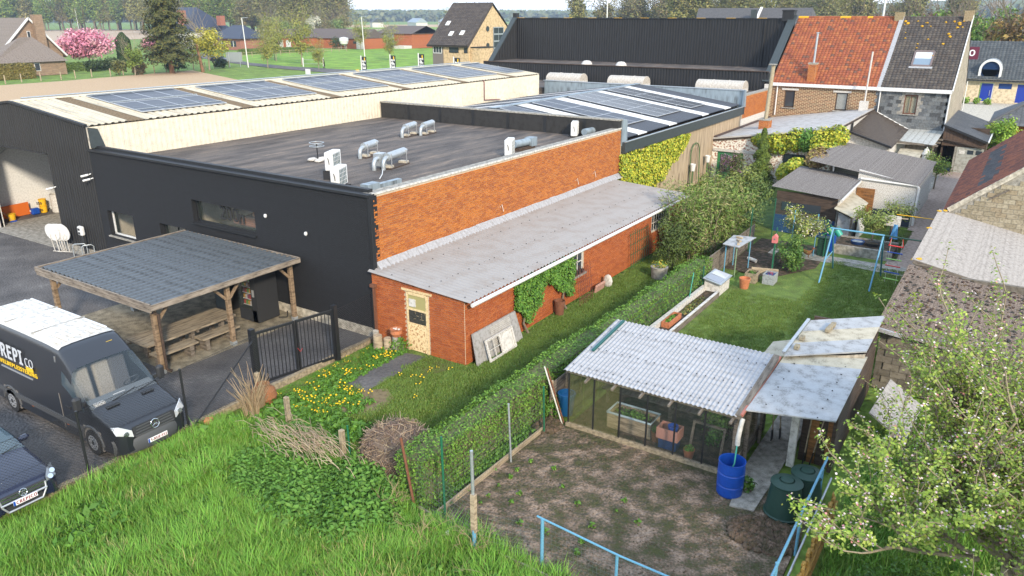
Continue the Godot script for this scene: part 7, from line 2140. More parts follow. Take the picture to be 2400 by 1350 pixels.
	var lm := mb(); lm.prism([V(16.95, .0, -12.42), V(19.5, .0, -12.42), V(19.35, .98, -12.64), V(17.0, .98, -12.64)], V(0, 0, .04)); put(lm, "panel", mat(L(.36, .35, .34), .85, 0, T.stain, 1.0), lb)
	var gr := mb()
	for k in 20: gr.bar(V(17.9 + k * .055, .3, -12.43), V(17.9 + k * .055, .92, -12.575), .008, .008)
	for k in 12: gr.bar(V(17.88, .3 + k * .055, -12.425 - k * .0125), V(18.97, .3 + k * .055, -12.425 - k * .0125), .008, .008)
	put(gr, "grating", M.white_dirty, lb)
	var wfm := thing("old_window_frame", "old white window frame leaning in front of the grey board", "window frame")
	for q in [[V(17.4, .02, -12.2), V(17.4, .68, -12.4)], [V(18.1, .02, -12.2), V(18.1, .68, -12.4)], [V(18.8, .02, -12.2), V(18.8, .68, -12.4)], [V(17.36, .66, -12.39), V(18.84, .66, -12.39)], [V(17.36, .05, -12.21), V(18.84, .05, -12.21)]]: pbar(wfm, "frame_bar", M.old_white, q[0], q[1], .07, .05, V(0, 0, 1))
	pbar(wfm, "glazing_bar", M.old_white, V(17.75, .05, -12.21), V(17.75, .65, -12.39), .02, .02, V(0, 0, 1)); pbar(wfm, "glazing_bar", M.old_white, V(17.43, .35, -12.3), V(18.07, .35, -12.3), .02, .02)
	var bp := mb(); bp.prism([V(18.14, .08, -12.23), V(18.76, .08, -12.23), V(18.76, .62, -12.39), V(18.14, .62, -12.39)], V(0, 0, .01)); put(bp, "board_panel", M.white_dirty, wfm)
	pot("rusty_can", "tall rusty metal can against the lean-to between the ivy", "can", V(22.0, 0, -12.45), .2, .55, M.rust)
	# rusty trellis and window boxes
	var rt := thing("rusty_trellis", "rusty iron trellis leaning at the white window of the lean-to", "trellis")
	for k in 8: pbar(rt, "rod", M.rust_thin, V(23.1 + k * .14, 0, -12.2), V(23.3 + k * .14, 1.35 + .1 * sin(k * 2.0), -12.5), .014, .014)
	for k in 4: pbar(rt, "cross_rod", M.rust_thin, V(23.05, .25 + .3 * k, -12.23 - .06 * k), V(24.35, .25 + .3 * k, -12.23 - .06 * k), .012, .012)
	for k in 3: pot("black_flower_pot", ["black plastic pot on the white window sill, left one", "black plastic pot on the white window sill, middle one", "black plastic pot on the white window sill, right one"][k], "flower pot", V(23.5 + k * .27, .975, -12.68), .08, .14, M.black_plastic)
	var gt := thing("green_trellis", "green metal trellis standing against the lean-to wall", "trellis")
	for k in 9: pbar(gt, "rod", M.green_post, V(28.1 + k * .22, .05, -12.5), V(28.1 + k * .22, 1.55 + .08 * sin(k * .8), -12.62), .014, .014)
	for k in 4: pbar(gt, "cross_rod", M.green_post, V(28.05, .2 + .42 * k, -12.52 - .03 * k), V(29.9, .2 + .42 * k, -12.52 - .03 * k), .014, .014)
	var pl := thing("round_stone_planter", "round grey stone planter with green plant on the strip lawn", "planter")
	var plm := mb(); plm.lathe([W(0, 0), W(.3, 0), W(.33, .3), W(.36, .5), W(.3, .5), W(0, .45)], V(27.7, 0, -11.1), 18); put(plm, "planter_body", M.concrete, pl)
	var pll := mb(true); leaf_ball(pll, V(27.7, .6, -11.1), V(.32, .18, .32), 260, .08, [L(.1, .19, .03), L(.5, .4, .05), L(.14, .24, .03)], seeded(80)); put(pll, "plant", M.leaf, pl)
	var ws := mb(); ws.blob(V(25.6, .25, -12.35), V(.07, .27, .2), seeded(81), .04, 6, 10); single(ws, "white_standing_stone", M.white_dirty, "rounded white stone leaning on the lean-to wall", "stone")
	var ps := mb(); ps.cbox(V(25.0, .17, -12.4), V(.75, .34, .1), .04, Basis(Vector3.RIGHT, .2)); single(ps, "pink_slab", mat(L(.46, .26, .2), .9, 0, T.stain, 1.5), "pinkish stone slab at the foot of the lean-to wall", "stone")
	# cold frame, raised bed, trough
	var rb := thing("raised_bed", "long raised bed with pale board rims and dark soil beside the hedge", "raised bed")
	pbar(rb, "rim_board", M.white_dirty, V(19.5, .16, -8.98), V(27.0, .16, -8.95), .14, .34); pbar(rb, "front_board", M.wood_old, V(19.5, .1, -8.37), V(26.9, .1, -8.35), .05, .22); pbar(rb, "cap_board", M.white_dirty, V(19.5, .22, -8.4), V(26.9, .22, -8.38), .1, .025)
	pbox(rb, "soil", M.dark_soil, 19.5, 26.95, 0, .14, -8.9, -8.42)
	var rl := mb(true); leaf_ball(rl, V(25.0, .18, -8.65), V(1.2, .12, .2), 330, .09, [L(.16, .17, .04), L(.10, .15, .03), L(.25, .2, .06)], seeded(82)); put(rl, "plants", M.leaf, rb)
	var tt := thing("terracotta_trough", "long terracotta flower trough lying on the raised bed", "planter")
	for q in [[22.6, 23.7, -8.86, -8.82], [22.6, 23.7, -8.62, -8.58], [22.6, 22.64, -8.82, -8.62], [23.66, 23.7, -8.82, -8.62]]: pbox(tt, "side", M.terracotta, q[0], q[1], .145, .34, q[2], q[3])
	pbox(tt, "soil", M.dark_soil, 22.64, 23.66, .145, .28, -8.82, -8.62)
	var tl := mb(true); leaf_ball(tl, V(23.1, .33, -8.72), V(.45, .07, .09), 150, .06, [L(.1, .24, .02), L(.14, .3, .03)], seeded(83)); put(tl, "plants", M.leaf, tt)
	var cf := thing("cold_frame", "white cold frame with grey glazed lid beside the raised bed", "cold frame")
	var cfm := mb(); cfm.prism([V(26.95, 0, -8.95), V(26.95, .62, -8.95), V(26.95, .48, -8.35), V(26.95, 0, -8.35)], V(1.15, 0, 0)); put(cfm, "box", M.white_dirty, cf)
	var cl := mb(); cl.prism([V(26.85, .65, -9.0), V(28.2, .65, -9.0), V(28.2, .50, -8.28), V(26.85, .50, -8.28)], V(0, -.03, 0)); put(cl, "lid", M.galv, cf)
	for k in 2: 
		var cg := mb(); cg.prism([V(26.95 + k * .62, .655, -8.92), V(27.5 + k * .62, .655, -8.92), V(27.5 + k * .62, .525, -8.36), V(26.95 + k * .62, .525, -8.36)], V(0, -.01, 0)); put(cg, "pane", mat(L(.22, .24, .28) if k == 0 else L(.45, .46, .48), .1), cf)
	pot("orange_clay_pot", "large orange clay pot on the back lawn edge", "flower pot", V(28.4, 0, -7.85), .22, .42, M.terracotta)
	var gx := ["stone coloured planting box with small plants before the hen run", "pale grey planting box with blue rim before the hen run"]
	for k in 2:
		var p: Vector3 = [V(29.4, 0, -7.85), V(29.6, 0, -7.2)][k]
		var o := thing("planting_box", gx[k], "planter")
		var bm = M.kerb if k == 0 else mat(L(.34, .37, .38), .8, 0, T.stain, 1.5)
		for q in [[-.3, .3, -.22, -.19], [-.3, .3, .19, .22], [-.3, -.27, -.19, .19], [.27, .3, -.19, .19]]: pbox(o, "side", bm, p.x + q[0], p.x + q[1], 0, .4, p.z + q[2], p.z + q[3])
		pbox(o, "soil", M.dark_soil if k == 0 else M.blue_board, p.x - .27, p.x + .27, 0, .34, p.z - .19, p.z + .19)
		var l := mb(true); leaf_ball(l, p + V(0, .38, 0), V(.22, .06, .15), 90, .06, [L(.09, .2, .02)] if k == 0 else [L(.4, .05, .04), L(.05, .12, .3)], seeded(84 + k)); put(l, "plants", M.leaf, o)
	var yb := mb(); yb.bar(V(29.75, .3, -8.0), V(30.0, .3, -7.0), .04, .35); single(yb, "yellow_board", M.wood_pale, "yellowish board behind the two planting boxes", "board")
	# table board on poles
	var tb := thing("board_on_poles", "grey board with three wooden blocks held up by thin poles", "table")
	var tm := mb(); tm.prism([V(29.55, 1.3, -9.2), V(31.1, 1.3, -9.25), V(31.25, 1.3, -8.35), V(29.4, 1.3, -8.5)], V(0, -.03, 0)); put(tm, "board", M.panel_sheet, tb)
	for q in [[29.5, -8.6], [31.0, -8.5], [29.7, -9.1], [31.0, -9.15]]: ptube(tb, "pole", mat(L(.2, .28, .16), .6) if q[0] < 29.6 else M.blue_paint, [V(q[0], 0, q[1]), V(q[0], 1.27, q[1])], .025, 6)
	for k in 3:
		var bm := mb(); bm.cbox(V(29.8 + k * .45, 1.335, -8.65 - .12 * k), V(.28, .07, .1), .01, Basis(Vector3.UP, .3 + .5 * k)); single(bm, "wooden_block", M.wood_pale, ["wooden block at the near corner of the grey board on poles", "wooden block in the middle of the grey board on poles", "wooden block at the far end of the grey board on poles"][k], "wood block", "blocks on the grey board")
	var sf := thing("weathered_plank_fence", "weathered grey plank fence behind the hen run and cold frame", "fence")
	for k in 16: pbox(sf, "plank", M.wood_old, 28.3 + k * .4, 28.3 + k * .4 + .38, .0, .95, -9.42, -9.38)
	var hp := thing("hedge_panel_fence", "low weathered plank panel between hedge and greenhouse", "fence")
	for k in 5: pbar(hp, "plank", M.wood_old, V(15.5, .12 + .19 * k, -9.0), V(17.2, .12 + .19 * k, -9.0), .02, .17)
	for x in [15.5, 16.3, 17.1]: pbox(hp, "post", M.wood_pale, x, x + .09, 0, 1.05, -9.02 + .035, -8.95)
	pot("blue_water_butt", "teal blue water butt at the left corner of the greenhouse", "water butt", V(15.9, 0, -8.72), .24, .62, mat(L(.01, .12, .30), .5))
	var lp := thing("leaning_poles", "two long metal poles leaning by the blue water butt", "poles")
	ptube(lp, "pole", M.white_dirty, [V(15.35, 0, -8.53), V(15.45, 1.45, -9.15)], .02, 6); ptube(lp, "pole", M.rust, [V(15.4, 0, -8.5), V(15.5, 1.4, -9.1)], .02, 6)
	# netting along the hedge
	chain_fence("hedge_netting", "green wire netting between the hedge and the raised bed", [V(18.6, .05, -9.04), V(27.0, .05, -9.04)], .95, M.green_wire, [0, 1], .12, .002)
	var ss := thing("teal_stick", "teal stick leaning at the hedge behind the raised bed", "stick"); ptube(ss, "pole", M.teal, [V(25.3, .0, -8.95), V(25.8, 1.15, -9.0)], .018, 6)
	# swing frame
	var sw := thing("blue_swing_frame", "tall blue metal swing frame on the back lawn", "swing frame")
	for z in [-5.5, -3.65]:
		ptube(sw, "leg", M.blue_paint, [V(30.6, 0, z - .05), V(31.75, 2.0, z)], .032, 8); ptube(sw, "leg", mat(L(.04, .16, .20), .5), [V(32.9, 0, z), V(31.75, 2.0, z)], .032, 8)
	ptube(sw, "top_bar", M.blue_paint, [V(31.75, 2.0, -5.6), V(31.7, 2.0, -3.6)], .034, 8); ptube(sw, "top_bar", M.green_dark, [V(31.7, 2.0, -3.6), V(31.65, 1.99, -2.25)], .03, 8)
	ptube(sw, "brace", M.blue_paint, [V(31.1, .85, -5.52), V(32.3, .9, -5.5)], .02, 6)
	var rl2 := thing("rope_ladder", "rope ladder with red, blue and green rungs hanging from the swing frame", "rope ladder")
	for s in [-1.0, 1.0]: ptube(rl2, "rope", M.white_dirty, [V(31.68, 1.97, -3.15 + s * .2), V(31.75, .15, -3.15 + s * .2)], .008, 4)
	var rc := [M.red_plastic, M.blue_plastic, mat(L(.3, .55, .12), .5), M.red_plastic, M.blue_plastic, mat(L(.3, .55, .12), .5)]
	for k in 6: ptube(rl2, "rung", rc[k], [V(31.7 + .01 * k, 1.65 - k * .27, -3.42), V(31.7 + .01 * k, 1.63 - k * .27, -2.88)], .024, 7)
	ptube(rl2, "hanger", M.red_plastic, [V(31.68, 1.95, -3.35), V(31.68, 1.65, -3.4)], .012, 5); ptube(rl2, "hanger", M.red_plastic, [V(31.68, 1.95, -2.95), V(31.68, 1.65, -2.9)], .012, 5)
	# planter wall with tubs
	var pb := thing("low_planter_wall", "low concrete planter wall before the small far lawn", "planter")
	pbox(pb, "front_wall", M.concrete, 35.2, 35.32, 0, .42, -6.0, -3.6); pbox(pb, "back_wall", M.concrete, 36.9, 37.0, 0, .42, -6.0, -3.6); pbox(pb, "soil", M.dark_soil, 35.32, 36.9, 0, .36, -6.0, -3.6)
	for k in 2:
		var o := thing("shallow_tub", ["shallow blue tub filled with water on the planter wall", "shallow dark grey tub on the planter wall"][k], "tub")
		var m := mb(); var p := V(36.05, .365, -5.15 + .62 * k)
		m.lathe([W(0, 0), W(.25, 0), W(.3, .14), W(.27, .14), W(.24, .08), W(0, .08)], p, 18); put(m, "basin", M.blue_board if k == 0 else M.black_plastic, o)
		var wm := mb(); wm.lathe([W(.25, .1), W(0, .1)], p, 18); put(wm, "water", mat(L(.25, .30, .33), .05) if k == 0 else M.dark_soil, o)
	bush("dark_low_shrub", "small dark shrub on the far lawn by the tree trunk", V(37.6, 0, -3.9), V(.55, .28, .5), 500, .09, [L(.03, .05, .015), L(.05, .07, .02)], 86)
	# clothes line with washing
	var cln := thing("clothes_post", "T shaped grey clothes post with drying line", "clothes line")
	ptube(cln, "post", M.wood_grey, [V(37.9, 0, -4.1), V(37.2, 1.55, -4.0)], .06, 8); pbar(cln, "cross_bar", M.wood_grey, V(36.9, 1.5, -4.7), V(37.2, 1.5, -3.4), .05, .05)
	ptube(cln, "line", M.yellow_plastic, [V(37.3, 1.62, -3.9), V(37.35, 1.6, -3.0), V(37.3, 1.6, -2.2)], .018, 5)
	var tw := thing("blue_towel", "light blue cloth hanging from the clothes post", "towel"); var twm := mb()
	var tg := []
	for i in 6:
		var row := []
		for j in 5: row.append(V(36.2 + .05 * sin(j * 2.0 + i), 1.42 - .13 * i, -3.75 + (j - 2) * .06 * (.6 + .15 * i)))
		tg.append(row)
	skin(twm, tg); put(twm, "cloth", mat(L(.10, .30, .55), .9), tw)
	var tw2 := thing("white_laundry", "white patterned cloth hanging over the clothes post", "laundry"); var twn := mb(); twn.b6(36.95, 36.98, 1.15, 1.62, -4.3, -3.65); put(twn, "cloth", M.white_dirty, tw2)
	# watering cans, bins
	var wc := ["green watering can hanging at the hen run corner", "teal watering can hanging beside the green one"]
	for k in 2:
		var o := thing("watering_can", wc[k], "watering can"); var p := V(34.2 + .1 * k, 1.25 - .05 * k, -6.0 + .32 * k)
		var mm = M.green_bright if k == 0 else M.teal
		ptube(o, "can", mm, [p + V(0, .1, -.12), p + V(0, -.12, .05)], .14, 12); ptube(o, "spout", mm, [p, p + V(-.1, -.2, -.3)], [.03, .02], 6)
		ptube(o, "handle", mm, [p + V(0, .1, -.2), p + V(0, .28, -.05), p + V(0, .1, .1)], .014, 5)
	var bn := thing("blue_bin", "dark blue plastic bin beside the swing frame", "bin"); var bnm := mb(); bnm.cbox(V(35.4, .42, -6.15), V(.4, .8, .35), .03); put(bnm, "bin_body", M.blue_plastic, bn); pbox(bn, "lid", M.blue_plastic, 35.18, 35.62, .83, .87, -6.34, -5.96)
	var gb := thing("green_bin", "dark green wheeled bin behind the swing frame", "bin"); var gbm := mb(); gbm.cbox(V(34.6, .4, -6.3), V(.45, .8, .45), .04); put(gbm, "bin_body", M.green_dark, gb); pbox(gb, "lid", M.green_dark, 34.36, 34.84, .81, .86, -6.54, -6.06)
	# hen run with net, hens, nest box
	var av := thing("netted_hen_run", "hen run fenced and roofed with green netting", "hen run")
	sheet("hen_run_soil", [[30.4, -9.35], [35.9, -9.35], [35.9, -6.2], [32.5, -6.1], [30.4, -7.2]], .012, M.dark_soil)
	for q in [[31.0, -7.5, 1.9, M.green_post], [34.3, -6.2, 1.7, M.green_post], [36.3, -9.0, 1.9, M.green_post], [33.3, -9.2, 2.0, M.green_post], [32.9, -7.3, 2.25, M.blue_paint], [34.2, -6.6, 1.9, M.blue_paint]]: ptube(av, "post", q[3], [V(q[0], 0, q[1]), V(q[0] + .05, q[2], q[1])], .025, 7)
	var nm := mb()
	for k in 40:
		var f := k / 39.0
		var a := V(31.0, 1.75, -7.5).lerp(V(34.3, 1.7, -6.2), f); var c := V(32.2, 1.9, -9.3).lerp(V(36.5, 1.9, -9.2), f)
		nm.tube([a, a.lerp(c, .5) + V(0, .12 * sin(f * 9.0), 0), c], .002, 3, false); nm.tube([a, V(a.x, 0, a.z)], .002, 3, false)
		var d := V(31.0, 1.75, -7.5).lerp(V(32.2, 1.9, -9.3), f); var g := V(34.3, 1.7, -6.2).lerp(V(36.5, 1.9, -9.2), f)
		nm.tube([d, d.lerp(g, .5) + V(0, .12 * sin(f * 7.0), 0), g], .002, 3, false)
		if k < 18: nm.tube([V(31.0, k * .1, -7.5), V(34.3, k * .1, -6.2)], .002, 3, false)
	put(nm, "netting", M.green_wire, av)
	pbox(av, "partition_board", M.wood_old, 31.4, 33.0, 0, .55, -7.65, -7.62)
	ptube(av, "feed_pipe", M.white_dirty, [V(32.0, .12, -8.8), V(31.8, .1, -8.4)], .08, 10)
	var nb := thing("pink_nest_box", "pink bird house on a green pole before the hen run", "bird house"); ptube(nb, "pole", M.green_post, [V(30.7, 0, -7.45), V(30.7, 1.75, -7.45)], .02, 6)
	var nbm := mb(); nbm.prism([V(30.6, 1.35, -7.55), V(30.6, 1.6, -7.55), V(30.6, 1.72, -7.45), V(30.6, 1.6, -7.35), V(30.6, 1.35, -7.35)], V(.2, 0, 0)); put(nbm, "house", mat(L(.55, .16, .15), .7), nb)
	pbox(nb, "door_hole", M.dark_hole, 30.592, 30.599, 1.48, 1.54, -7.48, -7.42)
	for k in 2: hen(["brown hen pecking on the left in the hen run", "brown hen with red comb on the right in the hen run"][k], [V(33.45, .01, -7.7), V(33.9, .01, -6.75)][k], [.6, -1.2][k])
	# arch with wall pots on the tan wall
	var ar := thing("green_garden_arch", "green metal arch standing against the tan wall", "garden arch")
	var ap := [V(44.4, 0, -16.2), V(44.4, 1.9, -16.3)]
	for k in 9: ap.append(V(45.15 - cos(PI * k / 8.0) * .75, 2.0 + sin(PI * k / 8.0) * .72, -16.3))
	ap.append(V(45.9, 0, -16.2)); ptube(ar, "hoop", mat(L(.07, .13, .045), .6), ap, .035, 7)
	for k in 5: ptube(ar, "wire", M.twig, [V(44.6 + k * .27, .3, -16.38), V(44.6 + k * .27, 2.4, -16.38)], .012, 4)
	for k in 2: pot("white_wall_pot", ["white wall pot at the foot of the green arch", "white wall pot on the right of the green arch"][k], "flower pot", [V(44.4, 1.15, -16.1), V(46.95, 1.3, -16.1)][k], .17, .42, M.white)
	for q in [[V(44.4, 0, -16.1), 1.15], [V(46.95, 0, -16.1), 1.3]]: ptube(ar, "pot_stand", mat(L(.07, .13, .045), .6), [q[0], q[0] + V(0, q[1], 0)], .05, 7)
	var gb2 := thing("green_garden_bench", "low green bench at the foot of the arch", "bench")
	for k in 3: pbox(gb2, "slat", M.green_dark, 45.0, 46.8, .40, .44, -15.7 + k * .16, -15.58 + k * .16)
	for x in [45.15, 46.6]: pbox(gb2, "leg", M.green_dark, x, x + .08, 0, .4, -15.65, -15.3)
func hen(label: String, p: Vector3, turn: float):
	var t := thing("brown_hen", label, "hen", "hens in the run", p, turn)
	var m := mb()
	var g := []
	# one continuous body: rings from tail to head
	for q in [[-.24, .34, .015, .05], [-.2, .30, .05, .08], [-.1, .23, .10, .10], [.0, .21, .115, .11], [.08, .23, .09, .10], [.13, .30, .05, .06], [.16, .37, .035, .04], [.19, .40, .032, .035], [.22, .40, .02, .02], [.26, .385, .003, .004]]:
		var row := []
		for k in 13:
			var a := TAU * k / 12.0
			row.append(V(q[0], q[1] + sin(a) * q[3], cos(a) * q[2]))
		g.append(row)
	skin(m, g)
	for s in [-1.0, 1.0]:
		m.tube([V(.0, .14, s * .05), V(.02, .08, s * .05), V(.01, .01, s * .05)], [.03, .012, .01], 6)
		for k in 3: m.tube([V(.01, .01, s * .05), V(.06, .005, s * .05 + (k - 1) * .03)], .006, 4)
	put(m, "body", mat(L(.26, .11, .035), .9, 0, T.stain, 6.0), t)
	var c := mb(); c.prism([V(.16, .43, -.006), V(.18, .47, -.006), V(.2, .445, -.006), V(.22, .46, -.006), V(.23, .42, -.006)], V(0, 0, .012)); put(c, "comb", M.red_plastic, t)

# ---------------------------------------------------------------- trees near by
func make_near_trees():
	# blossoming apple tree in the right foreground
	var t := thing("apple_tree", "blossoming apple tree with pink white flowers in the right foreground", "tree")
	var rg := seeded(101); var lm := mb(); var tips := []
	var base := V(13.9, 0, 1.3)
	lm.tube([base, base + V(.05, .5, .02), base + V(-.05, 1.0, -.05)], [.17, .14, .12], 9, false)
	var fork := base + V(-.05, .95, -.05)
	for k in 12:
		var a := TAU * k / 12.0 + .3
		limbs(lm, fork + V(0, .05 * (k % 4), 0), V(cos(a) * 1.2, .35 + .4 * (k % 3), sin(a)).normalized(), 1.9, .075, 3, rg, tips, .72, .15)
	for k in 5: limbs(lm, fork, V(.5 + .25 * k, .85, -.6 + .12 * k).normalized(), 2.3, .07, 3, rg, tips, .6, .25)
	for k in 2: limbs(lm, fork + V(-.5, .3, -.5), V(-.75 + .5 * k, .3, -1.0).normalized(), 1.9, .05, 3, rg, tips, .55, .05)
	put(lm, "trunk", M.bark_pale, t)
	var cm := mb(true); var fm := mb(true)
	for q in tips:
		var p: Vector3 = q[0]
		for k in 11:
			cm.col = vary([L(.20, .30, .035), L(.27, .36, .05), L(.15, .24, .03), L(.32, .38, .08)][rg.randi() % 4], .2)
			leaf(cm, p + V(rg.randfn(), rg.randfn(), rg.randfn()) * .06, q[1], .07, rg, .6)
		if rg.randf() < .5:
			for k in 4:
				fm.col = [L(.66, .46, .44), L(.70, .58, .56), L(.58, .24, .25), L(.74, .66, .64)][rg.randi() % 4]
				leaf(fm, p + V(rg.randfn(), rg.randfn(), rg.randfn()) * .04 + V(0, .02, 0), Vector3.UP, .045, rg, .95)
	put(cm, "crown", M.leaf, t); put(fm, "blossom", M.leaf, t)
	# grass and undergrowth below it
	bush("orchard_undergrowth", "wild green undergrowth below the apple tree", V(12.9, 0, -.2), V(1.6, .35, 1.1), 1800, .1, [L(.05, .12, .015), L(.08, .17, .02)], 102)
	var cm2 := mb(); cm2.bar(V(18.3, .75, -1.35), V(20.4, .8, -1.2), 1.0, .04, V(.1, .8, .5)); single(cm2, "pale_sheet", M.fibre, "pale sheet lying under the apple tree by the block wall", "sheet")
	# small bare-ish tree over the far lawn and one by the driveway
	small_tree("pear_tree", "sparse young tree with thin leaves over the small far lawn", V(36.8, 0, -4.7), 2.0, [L(.16, .22, .04), L(.22, .26, .06)], 103, 1.35)
	small_tree("driveway_tree", "leafy small tree in a black pot beside the driveway", V(52.6, 0, -3.75), 2.2, [L(.09, .17, .025), L(.15, .24, .03), L(.28, .34, .05)], 104, 1.0)
	small_tree("cherry_sapling", "young cherry tree with white blossom at the hen run", V(33.3, 0, -7.0), 2.3, [L(.20, .25, .04), L(.28, .30, .05), L(.55, .52, .42), L(.15, .2, .04), L(.30, .26, .06), L(.22, .27, .04)], 105, 2.0)
	small_tree("thin_sapling", "thin sapling with a bent stem behind the clothes post", V(39.6, 0, -4.0), 1.9, [L(.14, .2, .04), L(.24, .27, .06)], 106, .7)
	# garden trees that stand behind the photographer's right, outside the picture
	for k in 3:
		var p: Vector3 = [V(6.0, 0, 3.2), V(9.2, 0, 4.2), V(3.0, 0, 4.6)][k]
		var o := thing("orchard_tree", ["full crowned garden tree at the near edge of the orchard", "full crowned garden tree nearest the apple tree", "full crowned garden tree farthest from the apple tree"][k], "tree", "orchard trees outside the view")
		var om := mb(true); clumpy(om, p + V(0, 3.7, 0), V(2.0, 1.9, 1.9), 40, 70, .2, [L(.12, .22, .03), L(.17, .27, .04)], seeded(107 + k)); put(om, "crown", M.leaf, o)
		ptube(o, "trunk", M.bark, [p, p + V(.1, 1.6, 0), p + V(0, 3.6, 0)], [.16, .13, .06], 8)
func small_tree(called: String, label: String, p: Vector3, h: float, pal: Array, sd: int, dens: float):
	var t := thing(called, label, "tree"); var rg := seeded(sd); var m := mb(); var tips := []
	m.tube([p, p + V(.03, h * .3, .02), p + V(0, h * .55, 0)], [.05, .042, .035], 6, false)
	for k in 6:
		var a := TAU * k / 6.0
		limbs(m, p + V(0, h * (.35 + .04 * k), 0), V(cos(a), .6, sin(a)).normalized(), h * .32, .02, 2, rg, tips, .8, .15)
	put(m, "trunk", M.bark, t)
	var c := mb(true)
	for q in tips:
		for k in int(4 * dens) + 1:
			c.col = vary(pal[rg.randi() % pal.size()], .2)
			leaf(c, q[0] + V(rg.randfn(), rg.randfn(), rg.randfn()) * .1, q[1], .095, rg, .6)
	put(c, "crown", M.leaf, t)

# ---------------------------------------------------------------- woods, fields and houses far off
func tree_kind(called: String, h: float, w: float, pal: Array, sd: int, bare: bool, clumps := 34, per := 60, leaf_k := .055) -> Array:
	# returns [trunk mesh, crown mesh]
	var rg := seeded(sd); var m := mb(); var tips := []
	m.tube([Vector3.ZERO, V(.1, h * .3, 0), V(0, h * .6, .1), V(.1, h * .92, 0)], [h * .017, h * .014, h * .009, h * .003], 6, false)
	for k in 9:
		var a := rg.randf() * TAU
		limbs(m, V(.05, h * (.25 + .065 * k), .03), V(cos(a) * .8, .9, sin(a) * .8).normalized(), w * .75, h * .006, 1, rg, tips, .6, .3)
	var c := mb(true)
	if bare:
		for q in tips:
			for k in 13:
				c.col = vary(pal[rg.randi() % pal.size()], .22)
				leaf(c, q[0] + V(rg.randfn(), rg.randfn() * 1.2, rg.randfn()) * w * .12, q[1], h * leaf_k * .8, rg, .5)
	clumpy(c, V(0, h * .58, 0), V(w * .5, h * .40, w * .5), clumps, per, h * leaf_k, pal, rg, .34)
	return [m.mesh(), c.mesh()]
func plant_tree(called: String, kind: Array, bark: Material, label: String, group: String, p: Vector3, turn: float, s: Vector3):
	var t := thing(called, label, "tree", group, p, turn)
	t.scale = s
	put(kind[0], "trunk", bark, t); put(kind[1], "crown", M.leaf, t)
